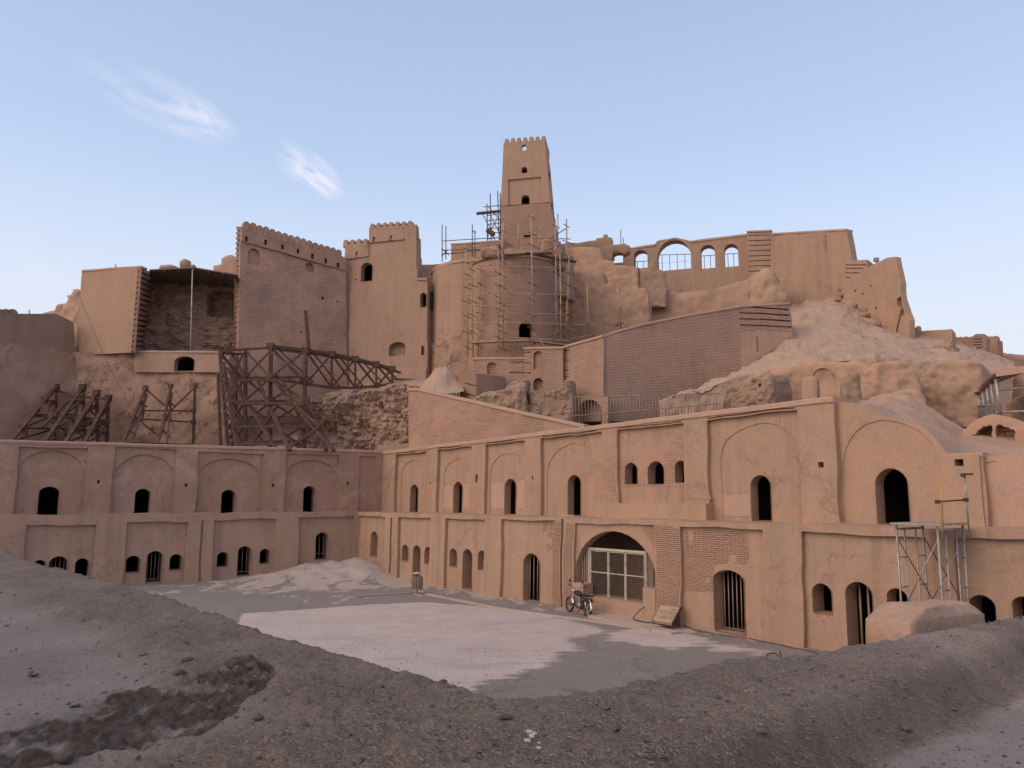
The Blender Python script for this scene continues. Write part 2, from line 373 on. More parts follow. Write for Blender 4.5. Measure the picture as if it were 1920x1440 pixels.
def fill(outline, holes, res):
    """triangulate outline minus holes with a jittered interior grid -> pts, tris"""
    pts = [outline] + list(holes); P = np.concatenate(pts); E = []; k = 0
    for l in pts:
        n = len(l); E += [(k + i, k + (i + 1) % n) for i in range(n)]; k += n
    lo, hi = outline.min(0), outline.max(0); nx = max(1, int((hi[0] - lo[0]) / res)); ny = max(1, int((hi[1] - lo[1]) / res))
    if nx * ny > 1 and nx * ny < 60000:
        gx, gy = np.meshgrid(np.linspace(lo[0], hi[0], nx + 2)[1:-1], np.linspace(lo[1], hi[1], ny + 2)[1:-1])
        G = np.stack([gx.ravel(), gy.ravel()], 1) + RNG.uniform(-.2, .2, (gx.size, 2)) * res
        m = inside(G, outline); G = G[m]
        for h in holes:
            if len(G): G = G[~inside(G, h)]
        for l in pts:
            if len(G): G = G[edist(G, l) > res * .3]
        if len(G): P = np.concatenate([P, G])
    r = delaunay_2d_cdt([Vector(p) for p in P], E, [], 0, 1e-5)
    V = np.array([tuple(v) for v in r[0]]); T = np.array([t for t in r[2] if len(t) == 3])
    cen = V[T].mean(1); m = inside(cen, outline)
    for h in holes: m &= ~inside(cen, h)
    T = T[m]
    a, b, c = V[T[:, 0]], V[T[:, 1]], V[T[:, 2]]
    cr = (b[:, 0] - a[:, 0]) * (c[:, 1] - a[:, 1]) - (b[:, 1] - a[:, 1]) * (c[:, 0] - a[:, 0])
    T[cr < 0] = T[cr < 0][:, ::-1]
    return V, T

def slab(name, fr, outline, mat, parent=None, panels=(), holes=(), thick=1.0, res=.6, amp=.03, nscale=.6, rnd=0.0, d0=0.0,
         wob=.02, back=False, through=True, seed=3, rough=0.0, rscale=2.5, ero=0.0, aniso=1.0, flat=False, px=True, open_bottom=True):
    """a wall standing on frame fr. outline / holes in pixels (px) or (s,z). panels: dict(loop, depth, holes, panels) in (s,z).
    holes in (s,z) with optional through sides to the back"""
    if px: outline = [fr.hit(*p) for p in outline]
    outline = ccw(outline); mb = MB()
    zmin = min(p[1] for p in outline)
    ol = resample(outline, res)
    def wobble(l):
        q = np.column_stack([l, np.zeros(len(l))]); w = np.stack([fbm(q, .9, 3, seed + 1), fbm(q, .9, 3, seed + 2)], 1)
        return l + w * wob
    ol = wobble(ol)
    top = [i for i in range(len(ol))]
    def depth(P):
        q = np.column_stack([P, np.full(len(P), seed * 3.7)]); d = -amp * fbm(q, nscale, 3, seed)
        if rough: d = d - rough * fbm(q * [1, aniso, 1], rscale, 5, seed + 9, .6)
        if ero: d = d + ero * (.6 - 1.8 * np.abs(fbm(q * [1, .35, 1], 1.5, 5, seed + 23, .62))) - ero * .5 * fbm(q * [1, 2.2, 1], 2.6, 5, seed + 29, .65)
        if rnd:
            sel = P[:, 1] > -1e9; e = edist(P, ol); x = np.clip(e / rnd, 0, 1)
            keep = (P[:, 1] - zmin) > rnd * .5
            d = d + np.where(keep, rnd * (1 - np.sqrt(np.clip(1 - (1 - x) ** 2, 0, 1))), 0)
        return d
    def surf(loop, hl, dep):
        V, T = fill(loop, hl, res)
        mb.add(fr.pt(V[:, 0], V[:, 1], dep + depth(V)), T, uv=V, smooth=not flat)
    def ring(loop, da, db, flip=False, same=True):
        n = len(loop); dd = depth(loop); A = fr.pt(loop[:, 0], loop[:, 1], da + dd); B = fr.pt(loop[:, 0], loop[:, 1], db + (dd if same else 0))
        k = [[i, (i + 1) % n, n + (i + 1) % n, n + i] for i in range(n)]
        if not flip: k = [q[::-1] for q in k]
        mb.add(np.concatenate([A, B]), k, uv=np.concatenate([loop + [0, 0], loop + [db - da, 0]]), smooth=False)
    def panelise(loop, ps, hs, dep):
        hl = []
        for p in ps:
            pl = wobble(resample(ccw(p['loop']), res * .6)); hl.append(pl)
            ring(pl, dep, dep + p['depth'], flip=True)
            panelise(pl, p.get('panels', ()), p.get('holes', ()), dep + p['depth'])
        for h in hs:
            hl.append(resample(ccw(h), res * .5))
            if back and through: ring(hl[-1], dep, d0 + thick, flip=True)
        surf(loop, hl, dep)
    panelise(ol, panels, holes, d0)
    # sides and back
    n = len(ol); dd = depth(ol)
    steps = max(1, int(thick / max(res, .5))) if thick > 0 else 0
    if thick > 0:
        rows = []; uvs = []
        for k in range(steps + 1):
            f = k / steps; q = np.column_stack([ol, np.full(n, f * thick + 10)])
            off = amp * .7 * fbm(q, nscale * 1.3, 3, seed + 4)[:, None] if 0 < f else 0
            l2 = ol + (off if k else 0)
            rows.append(fr.pt(l2[:, 0], l2[:, 1], d0 + dd * (1 - f) + f * thick)); uvs.append(ol + [f * thick, 0])
        Fc = [[k * n + i, (k + 1) * n + i, (k + 1) * n + (i + 1) % n, k * n + (i + 1) % n] for k in range(steps) for i in range(n)]
        mb.add(np.concatenate(rows), Fc, uv=np.concatenate(uvs), smooth=False)
        if back:
            V, T = fill(ol, [resample(ccw(h), res * .5) for h in holes] if through else [], res * 1.5)
            mb.add(fr.pt(V[:, 0], V[:, 1], d0 + thick), T[:, ::-1], uv=V)
    return mb.build(name, mat, parent)

def rect_sz(fr, xl, xr, yt, yb=None, zb=None, ymid=None):
    ym = ymid if ymid is not None else yt
    sl = fr.hit(xl, ym)[0]; sr = fr.hit(xr, ym)[0]; zt = fr.hit((xl + xr) / 2, yt)[1]
    if zb is None: zb = fr.hit((xl + xr) / 2, yb)[1]
    return sl, sr, zt, zb
def rect_loop(sl, sr, zt, zb): return [(sl, zb), (sr, zb), (sr, zt), (sl, zt)]
def arch_loop(sl, sr, zt, zb, rise=None, n=9, point=.0):
    w = (sr - sl) / 2; c = (sl + sr) / 2; rise = rise if rise is not None else w * .85; rise = min(rise, zt - zb)
    out = [(sl, zb), (sr, zb)]
    for i in range(n + 1):
        t = math.pi * i / n; x = math.cos(t); y = math.sin(t)
        y = y * (1 - point) + point * (1 - abs(x))
        out.append((c + w * x, zt - rise + rise * y))
    return out
def ring_mesh(fr, loop, da, db, pad=.35, room=3.2, zcap=None):
    """the reveal of an opening and the dark room behind it"""
    l = np.array(ccw(loop)); n = len(l); mb = MB()
    A = fr.pt(l[:, 0], l[:, 1], da - .05); B = fr.pt(l[:, 0], l[:, 1], db)
    mb.add(np.concatenate([A, B]), [[i, (i + 1) % n, n + (i + 1) % n, n + i][::1] for i in range(n)], uv=np.concatenate([l, l + [db - da, 0]]))
    lo, hi = l.min(0) - pad, l.max(0) + [pad, pad]
    if zcap is not None: hi[1] = min(hi[1], zcap)
    q = [(lo[0], lo[1] + pad - .02), (hi[0], lo[1] + pad - .02), (hi[0], hi[1]), (lo[0], hi[1])]
    a = np.array([fr.pt(s, z, db - .01)[0] for s, z in q]); b = np.array([fr.pt(s, z, db + room)[0] for s, z in q])
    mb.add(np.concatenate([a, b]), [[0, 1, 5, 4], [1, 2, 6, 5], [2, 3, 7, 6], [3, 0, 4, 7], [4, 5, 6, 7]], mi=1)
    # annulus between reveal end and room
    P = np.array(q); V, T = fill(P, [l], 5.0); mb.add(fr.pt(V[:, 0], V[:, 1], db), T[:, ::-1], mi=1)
    return mb
def opening(kind, fr, parent, loop, da, reveal=.7, bars=0, mat='plaster', room=3.2, bar_r=.02, back_mat='interior', bar_mat='bar', rails=(), bar_in=.3, zcap=None, pad=.35):
    mb = ring_mesh(fr, loop, da, da + reveal, room=room, pad=pad, zcap=zcap)
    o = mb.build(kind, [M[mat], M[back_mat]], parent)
    l = np.array(loop); lo, hi = l.min(0), l.max(0)
    for i in range(bars):
        s = lo[0] + (hi[0] - lo[0]) * (i + .6) / (bars + .2)
        # top of the arch at this s
        zs = [l[j][1] + (s - l[j][0]) / ((l[(j + 1) % len(l)][0] - l[j][0]) + 1e-9) * (l[(j + 1) % len(l)][1] - l[j][1]) for j in range(len(l)) if min(l[j][0], l[(j + 1) % len(l)][0]) < s <= max(l[j][0], l[(j + 1) % len(l)][0])]
        zt = max(zs) if zs else hi[1]
        p = fr.pt([s, s], [lo[1] + .02, zt - .01], da + bar_in); MB().tube(p, bar_r, 8).build('bar', M[bar_mat], o)
    for z in rails:
        zz = lo[1] + (hi[1] - lo[1]) * z; p = fr.pt([lo[0], hi[0]], [zz, zz], da + bar_in); MB().bar(p[0], p[1], .03, .03).build('rail', M[bar_mat], o)
    return o
def band(name, fr, poly, h, out, mat, parent=None, px=True, depth=.3, res=.8, below=False):
    """a strip running along a polyline in the wall, standing proud by out"""
    p = [fr.hit(*q) for q in poly] if px else poly
    pts = []
    for a, b in zip(p[:-1], p[1:]):
        k = max(1, int(abs(b[0] - a[0]) / res)); pts += [(a[0] + (b[0] - a[0]) * j / k, a[1] + (b[1] - a[1]) * j / k) for j in range(k)]
    pts.append(p[-1]); P = np.array(pts); n = len(P)
    q = np.column_stack([P, np.zeros(n)]); w = fbm(q, .8, 4, 5) * .028
    rows = [fr.pt(P[:, 0], P[:, 1] - h + w, depth), fr.pt(P[:, 0], P[:, 1] - h + w, -out), fr.pt(P[:, 0], P[:, 1] - .02 + w, -out + w), fr.pt(P[:, 0], P[:, 1] + .02 + w, -out + .03), fr.pt(P[:, 0], P[:, 1] + .02 + w, depth)]
    Fc = [[k * n + i, k * n + i + 1, (k + 1) * n + i + 1, (k + 1) * n + i] for k in range(4) for i in range(n - 1)]
    Fc += [[0, n, 2 * n, 3 * n, 4 * n], [k * n + n - 1 for k in (4, 3, 2, 1, 0)]]
    return MB().add(np.concatenate(rows), Fc).build(name, mat, parent)

def loft(name, rows, mat, parent=None, nu=60, nv=30, amp=.2, scale=.5, seed=1, octv=5, gain=.5, px=True, thick=False, ridge=0):
    """surface through rows of (px,py,Y); displaced along its normal"""
    RR = []
    for r in rows:
        P = np.array([at(*q) if px else q for q in r]); d = np.r_[0, np.cumsum(np.linalg.norm(np.diff(P, axis=0), axis=1))]
        t = np.linspace(0, d[-1], nu); RR.append(np.stack([np.interp(t, d, P[:, k]) for k in range(3)], 1))
    RR = np.array(RR); m = len(RR); tt = np.linspace(0, m - 1, nv); G = np.empty((nv, nu, 3))
    for i, t in enumerate(tt):
        k = min(int(t), m - 2); f = t - k; f = f * f * (3 - 2 * f) * .5 + f * .5; G[i] = RR[k] * (1 - f) + RR[k + 1] * f
    gu = np.gradient(G, axis=1); gv = np.gradient(G, axis=0); Nn = np.cross(gu, gv); Nn /= np.linalg.norm(Nn, axis=2, keepdims=True) + 1e-9
    flip = np.sum(Nn * -(G - np.array([0, 0, EYE])), axis=2) < 0; Nn[flip] *= -1
    P = G.reshape(-1, 3); nz = fbm(P, scale, octv, seed, gain)
    if ridge: nz = nz + ridge * (1 - 2 * np.abs(fbm(P * [1, 1, .5], scale * 1.7, 4, seed + 5)))
    P = P + Nn.reshape(-1, 3) * (nz * amp)[:, None]
    Fc = [[i * nu + j, i * nu + j + 1, (i + 1) * nu + j + 1, (i + 1) * nu + j] for i in range(nv - 1) for j in range(nu - 1)]
    return MB().add(P, Fc, uv=np.stack([P[:, 0], P[:, 2]], 1), smooth=True).build(name, mat, parent)
def lump(name, c, size, mat, parent=None, amp=.25, scale=1.2, seed=1, n=28, flat=.0):
    th = np.linspace(0, 2 * math.pi, n, endpoint=False); ph = np.linspace(-math.pi / 2, math.pi / 2, n // 2)
    V = np.array([[math.cos(p) * math.cos(t), math.cos(p) * math.sin(t), math.sin(p)] for p in ph for t in th])
    V = np.sign(V) * np.abs(V) ** .8
    P = V * np.asarray(size) / 2 + np.asarray(c); nz = fbm(P, scale, 5, seed, .55); P = P + V * (nz * amp)[:, None]
    m = len(ph); Fc = [[i * n + j, i * n + (j + 1) % n, (i + 1) * n + (j + 1) % n, (i + 1) * n + j] for i in range(m - 1) for j in range(n)]
    return MB().add(P, Fc, smooth=True).build(name, mat, parent)
_merlon_cache = {}
def merlons(fr, parent, p0, p1, n, w, h, t=.45, mat='plaster', px=True, d0=0.0, base=.25):
    """a row of round topped merlons on a wall top"""
    a = fr.hit(*p0) if px else p0; b = fr.hit(*p1) if px else p1
    for i in range(n):
        f = (i + .5) / n; s = a[0] + (b[0] - a[0]) * f; z = a[1] + (b[1] - a[1]) * f
        ww = w * random.uniform(.93, 1.05); hh = h * random.uniform(.92, 1.06)
        l = [(s - ww / 2, z - base), (s + ww / 2, z - base)] + [(s + ww / 2 * math.cos(q) , z + hh - ww * .45 + ww * .45 * math.sin(q)) for q in np.linspace(0, math.pi, 8)]
        l = np.array(l); m = len(l); A = fr.pt(l[:, 0], l[:, 1], d0 + .03); B = fr.pt(l[:, 0], l[:, 1], d0 + t); 
        A2 = fr.pt(s + (l[:, 0] - s) * .86, z - base + (l[:, 1] - z + base) * .96, d0 - .015)
        Fc = [[i_, (i_ + 1) % m, m + (i_ + 1) % m, m + i_][::-1] for i_ in range(m)]
        mb = MB().add(np.concatenate([A, B]), Fc, smooth=False)
        mb.add(np.concatenate([A, A2]), [[i_, (i_ + 1) % m, m + (i_ + 1) % m, m + i_] for i_ in range(m)], smooth=True)
        mb.add(A2, [list(range(m))]); mb.add(B, [list(range(m))[::-1]])
        mb.build('merlon', M[mat], parent)

# ================================================================== SETTING: ground of the courtyard and hill
corner = np.array([-9.5, 48.2])
uR = np.array([.61296, -.7901]); uL = np.array([.84, .5425])
LR = Plane(corner - uR * 1.0, corner + uR * 48, k=.02, z0=0)        # lower storey, right wing
LL = Plane(corner - uL * 30, corner + uL * 1.0, k=.02, z0=0)        # lower storey, left wing
UR = LR.offset(2.1); UL = LL.offset(1.05)
UR.z0 = 3.7; UL.z0 = 3.7
ZL = 3.70                                                           # ledge height
def pr(xl, xr, yt, depth=.17, fr=None, zb=-.4, ym=None, **k):
    sl, sr, zt, z = rect_sz(fr, xl, xr, yt, zb=zb, ymid=ym); return dict(loop=rect_loop(sl, sr, zt, z), depth=depth, **k)
def op_loop(fr, xl, xr, yt, yb=None, zb=None, rise=None, point=.12, shift=0):
    ym = (yt + (yb if yb else yt + 60)) / 2
    sl, sr, zt, z = rect_sz(fr, xl, xr, yt, yb, zb, ymid=ym); return arch_loop(sl + shift, sr + shift, zt, z, rise=rise, point=point)

# ---------------------------------------------------------------- left wing, lower storey
lw = empty('lower_storey', (*(corner - uL * 14), 0), 'lower storey of the left wing, shaded mud plaster with shallow panels and barred openings', 'facade', 'storeys of the courtyard wings')
def lower_left():
    fr = LL; D = .17
    ops = []                                     # (panel index, kind, loop, bars)
    P = [pr(46, 178, 984, fr=fr, ym=1020), pr(235, 350, 979, fr=fr, ym=1020), pr(399, 516, 974, fr=fr, ym=1020), pr(559, 664, 969, fr=fr, ym=1010)]
    def o(pi, kind, xl, xr, yt, yb=None, zb=None, bars=0, **k):
        l = op_loop(fr, xl, xr, yt, yb, zb); ops.append((pi, kind, l, bars, k)); P[pi].setdefault('holes', []).append(l)
    o(0, 'window', 62, 84, 1050, 1084); o(0, 'doorway', 91, 125, 1043, zb=.1, bars=4); o(0, 'window', 141, 166, 1047, 1082)
    o(1, 'window', 237, 263, 1042, 1074); o(1, 'doorway', 275, 305, 1033, zb=.1, bars=4, rails=(.08,)); o(1, 'window', 319, 342, 1039, 1069)
    o(2, 'window', 408, 429, 1035, 1063); o(2, 'doorway', 446, 472, 1024, 1080, bars=3, rails=(.12,)); o(2, 'window', 488, 507, 1029, 1057)
    o(3, 'doorway', 593, 617, 998, 1049, bars=3, rails=(.2,))
    P.append(dict(loop=rect_loop(*rect_sz(fr, 373.5, 378, 977, zb=-.4, ymid=1040)), depth=.12))
    s0 = 0; s1 = fr.hit(668, 1000)[0] + .35
    slab('wall', fr, rect_loop(s0, s1, ZL, -.6), M['plaster'], lw, panels=P, thick=1.6, res=.4, amp=.03, px=False, seed=21, wob=.045)
    for pi, kind, l, b, k in ops:
        opening(kind, fr, lw, l, D, .8, bars=b, bar_in=.45, **k)
lower_left()

# ---------------------------------------------------------------- right wing, lower storey
rw = empty('lower_storey', (*(corner + uR * 14), 0), 'lower storey of the right wing, sunlit mud wall with gated arch, doorways and triple windows', 'facade', 'storeys of the courtyard wings')
def lower_right():
    fr = LR; D = .18
    P = [pr(664, 720, 968, fr=fr, ym=1020), pr(744.5, 805, 971, fr=fr, ym=1040), pr(832.5, 908, 973.5, fr=fr, ym=1040), pr(939, 1040, 975, fr=fr, ym=1050),
         pr(1075, 1223, 983, fr=fr, ym=1040, depth=.12), pr(1276, 1431, 989, fr=fr, ym=1060), pr(1504, 1742, 1003, fr=fr, ym=1090), pr(1793, 2000, 1012, fr=fr, ym=1060)]
    ops = []
    def o(pi, kind, xl, xr, yt, yb=None, zb=None, bars=0, **k):
        rise = k.pop('rise', None)
        l = op_loop(fr, xl, xr, yt, yb, zb, rise=rise); ops.append((pi, kind, l, bars, k)); P[pi].setdefault('holes', []).append(l)
    o(0, 'niche', 691, 703, 996, 1043, reveal=.45, room=.1, back_mat='plaster')
    o(1, 'niche', 750, 761, 1021, 1052, reveal=.5, room=.15, back_mat='plaster'); o(1, 'doorway', 770, 783.5, 1022, 1081, reveal=1.3); o(1, 'niche', 792, 804, 1025, 1057, reveal=.5, room=.15, back_mat='plaster')
    o(2, 'niche', 839, 852, 1028, 1062, reveal=.5, room=.15, back_mat='plaster'); o(2, 'doorway', 863, 880.5, 1029, 1105, reveal=1.2); o(2, 'niche', 892, 906, 1032, 1069, reveal=.5, room=.15, back_mat='plaster')
    o(3, 'doorway', 977, 1007, 1037, 1128, bars=4, bar_in=.22, reveal=.35)
    o(5, 'doorway', 1334, 1391, 1069, 1187, bars=7, rise=.32, bar_in=.42, reveal=.5, rails=(.03,))
    o(6, 'window', 1519, 1555, 1094, 1151, reveal=.6); o(6, 'doorway', 1581, 1631, 1091, zb=.05, bars=3, bar_in=.5, reveal=.6, bar_r=.035); o(6, 'window', 1659, 1697, 1103, 1152, reveal=.5)
    o(7, 'doorway', 1812, 1863, 1116, zb=.05, reveal=.8); o(7, 'window', 1895, 1938, 1119, 1178, reveal=.6)
    # the big gated arch
    sl, sr, _, _ = rect_sz(fr, 1077, 1226, 1050, zb=0, ymid=1080); zt = fr.hit(1152, 996)[1]
    big = arch_loop(sl, sr, zt, -.4, rise=(sr - sl) / 2 * .80, n=16, point=.02); P[4]['loop'] = rect_loop(sl - .03 - .0, sr + .04, P[4]['loop'][2][1], -.4)
    P[4]['holes'] = [big]
    for x0, x1 in ((1051.5, 1055.5), (728.5, 732)):
        a = dict(loop=rect_loop(*rect_sz(fr, x0, x1, 974 if x0 > 1000 else 970, zb=-.5, ymid=1060)), depth=.2); P.append(a)
    # panels of exposed brick are separate, slightly set-in surfaces
    slab('wall', fr, rect_loop(fr.hit(668, 1000)[0] - .35, 46, ZL, -.6), M['plaster'], rw, panels=P, thick=2.6, res=.4, amp=.03, px=False, seed=33, wob=.04)
    for pi, kind, l, b, k in ops:
        d = P[pi]['depth']; kk = dict(reveal=.6); kk.update(k); opening(kind, fr, rw, l, d, bars=b, **kk)
    # exposed brickwork, standing a few mm out of the coat
    def patch(name, loop, d, mat='brick_near', holes=()): slab(name, fr, loop, M[mat], rw, thick=.05, res=.4, amp=.03, px=False, seed=33, d0=d, wob=.08, holes=holes)
    H = fr.hit
    def q(*pts): return [H(*p) for p in pts]
    patch('exposed_brickwork', q((1012, 979), (1034, 980), (1034, 1134), (1030, 1060), (1015, 1040), (1010, 1020)), .17)
    patch('exposed_brickwork', q((1037, 980), (1050, 981), (1050, 1140), (1037, 1137)), -.012)
    patch('exposed_brickwork', q((1060, 982), (1073, 983), (1073, 1140), (1060, 1138)), -.012)
    patch('exposed_brickwork', q((1225.5, 988), (1273, 990), (1274, 1168), (1232, 1158), (1229, 1100), (1228, 1020)), -.012)
    patch('exposed_brickwork', q((1200, 988), (1221, 988), (1221, 1030), (1213, 1012), (1203, 1001)), .108)
    patch('exposed_brickwork', q((1279, 992), (1396, 995), (1396, 1056), (1388, 1060), (1362, 1056), (1335, 1061), (1331, 1072), (1331, 1110), (1279, 1108)), .168)
    # arch interior hall
    A, B = sl, sr; mb = ring_mesh(fr, big, .12, .52, pad=.9, room=3.0, zcap=3.6)
    g = mb.build('arched_gateway', [M['plaster'], M['interior_brown']], rw)
    return sl, sr, zt
GA = lower_right()

# gate frame with three mesh leaves, standing in the arch
def gate():
    fr = LR; dI = .38
    fr2 = fr.offset(dI)
    xs = [1106, 1140, 1172, 1209]; S = [fr2.hit(x, 1080)[0] for x in xs]
    zt = fr2.hit(1106, 1032)[1]; zb = fr2.hit(1106, 1122)[1]
    base = fr2.pt(S[0], 0, 0)[0]
    g = empty('mesh_gate', base, 'cream metal gate of three wire mesh leaves in the big arch behind the motorcycle', 'gate')
    def bar(name, s0, z0, s1, z1, w, mat='cream', d=0, parent=g):
        p = fr2.pt([s0, s1], [z0, z1], d); return MB().bar(p[0], p[1], w, w).build(name, M[mat], parent)
    bar('frame', S[0] - .05, zb, S[0] - .05, zt + .05, .10); bar('frame', S[3] + .05, zb, S[3] + .05, zt + .05, .10)
    bar('frame', S[0] - .1, zt + .08, S[3] + .1, zt + .08, .09)
    zm = zb + (zt - zb) * .56
    for i in range(3):
        a, b = S[i] + .02, S[i + 1] - .02
        mb = MB()
        for (p, q, r_, s_) in ((a, zb, a, zt), (b, zb, b, zt), (a, zb, b, zb), (a, zt, b, zt), (a, zm, b, zm)):
            P_ = fr2.pt([p, r_], [q, s_], .02); mb.bar(P_[0], P_[1], .045 if q == s_ else .06, .04)
        leaf = mb.build('leaf', M['cream'], g)
        w = MB(); n = int((b - a) / .07)
        for k in range(1, n): P_ = fr2.pt([a + (b - a) * k / n] * 2, [zb, zt], .045); w.bar(P_[0], P_[1], .006)
        n = int((zt - zb) / .07)
        for k in range(1, n): P_ = fr2.pt([a, b], [zb + (zt - zb) * k / n] * 2, .05); w.bar(P_[0], P_[1], .006)
        w.build('wire_mesh', M['wire'], leaf)
    # side bars closing the arch beside the leaves
    sl, sr, ztop = GA
    def arch_z(s):
        c = (sl + sr) / 2; w = (sr - sl) / 2; x = min(1, abs(s - c) / w); return ztop - w * .8 + w * .8 * math.sqrt(max(0, 1 - x * x)) - .05
    sb = fr2.hit(1089, 1080)[0]
    for k in range(4):
        s = sb + (S[0] - .12 - sb) * k / 3.6; bar('bar', s, zb + .3, s, min(arch_z(s), zt + .4), .05, 'wire')
    se = fr2.hit(1226, 1080)[0]
    for k in range(3):
        s = S[3] + .22 + (se - S[3] - .2) * k / 3; bar('bar', s, zb + .5, s, min(arch_z(s), zt + .4), .05, 'wire')
    return fr2, S, zb
GF, GS, GZ = gate()
# low wall under the gate, its end blocks
def lowwall():
    fr = LR
    S0 = fr.hit(1088, 1130)[0]; S1 = fr.hit(1230, 1150)[0]
    o = slab('low_wall', fr, [(S0, -.3), (S1, -.3), (S1, .62), (S0, .62)], M['wall_light'], thick=.9, px=False, d0=.05, res=.4, amp=.012)
    tag(o, 'low plastered sill wall under the mesh gate', 'low wall')
    a = fr.hit(1081, 1130)[0]; b = fr.hit(1101, 1130)[0]
    o = slab('plaster_block', fr, [(a, -.2), (b, -.2), (b, 1.12), (a, 1.12)], M['wall_light'], thick=.55, px=False, d0=-.22, res=.3, amp=.01)
    tag(o, 'low square plaster block behind the motorcycle at the left foot of the arch', 'block')
    a = fr.hit(1207, 1130)[0]; b = fr.hit(1230, 1130)[0]
    o = slab('plaster_block', fr, [(a, -.2), (b, -.2), (b, 1.22), (a, 1.22)], M['wall_light'], thick=.8, px=False, d0=-.05, res=.3, amp=.01)
    tag(o, 'narrow upright plaster block beside the tilted sign at the right foot of the arch', 'block')
lowwall()

# ---------------------------------------------------------------- left wing, upper storey
uw = empty('upper_storey', (*(corner - uL * 14 + [-.5, .9]), ZL), 'upper storey of the left wing, weathered wall of blind arches with four black doorways', 'facade', 'storeys of the courtyard wings')
def arch_in(fr, xl, xr, yt, depth, ysp=None, **k):
    sl, sr, zt, _ = rect_sz(fr, xl, xr, yt, zb=ZL, ymid=yt + 40); rise = zt - fr.hit((xl + xr) / 2, ysp)[1] if ysp else None
    return dict(loop=arch_loop(sl, sr, zt, ZL - .25, rise=rise, n=14, point=.05), depth=depth, **k)
def upper_left():
    fr = UL; ops = []
    P = [pr(31, 160, 839, .14, fr, ZL - .35, 890), pr(212, 328, 840, .10, fr, ZL - .35, 890), pr(370, 493, 849, .14, fr, ZL - .35, 900), pr(534, 635, 852, .12, fr, ZL - .35, 900), pr(673, 704, 855, .10, fr, ZL - .35, 900)]
    spec = [(34, 157, 843, 884, 72, 110, 912), (215, 326, 852, 890, 253, 282, 916), (373, 490, 860, 893, 416, 442, 918), (537, 632, 862, 888, 570, 592, 911)]
    for p, (xl, xr, yt, ys, ol, orr, oy) in zip(P, spec):
        a = arch_in(fr, xl, xr, yt, .10, ys); l = op_loop(fr, ol, orr, oy, zb=ZL - .02, rise=.3)
        a['holes'] = [l]; p['panels'] = [a]; ops.append((l, p['depth'] + .10))
    zt0, zt1 = fr.hit(0, 824)[1], fr.hit(718, 845)[1]
    s0, s1 = 0, fr.hit(718, 900)[0] + .2
    a, b = fr.hit(0, 824), fr.hit(718, 845); sl = (b[1] - a[1]) / (b[0] - a[0])
    top = lambda s: a[1] + sl * (s - a[0])
    for x, y in ((183, 904), (348, 910), (512, 910), (653, 905)):
        h = fr.hit(x, y); P.append(dict(loop=rect_loop(h[0] - .07, h[0] + .07, h[1] + .09, h[1] - .09), depth=.5))
    slab('wall', fr, [(s0, ZL - .5), (s1, ZL - .5), (s1, top(s1) - .1), (s0, top(s0) - .1)], M['plaster_old'], uw, panels=P, thick=2.5, res=.5, amp=.035, px=False, seed=51, wob=.05, rough=.008)
    band('coping', fr, [(s0, top(s0)), (s1, top(s1))], .14, .05, M['coping'], uw, px=False, depth=2.0)
    for l, d in ops: opening('doorway', fr, uw, l, d, .6, mat='plaster_old')
    return top
upper_left()

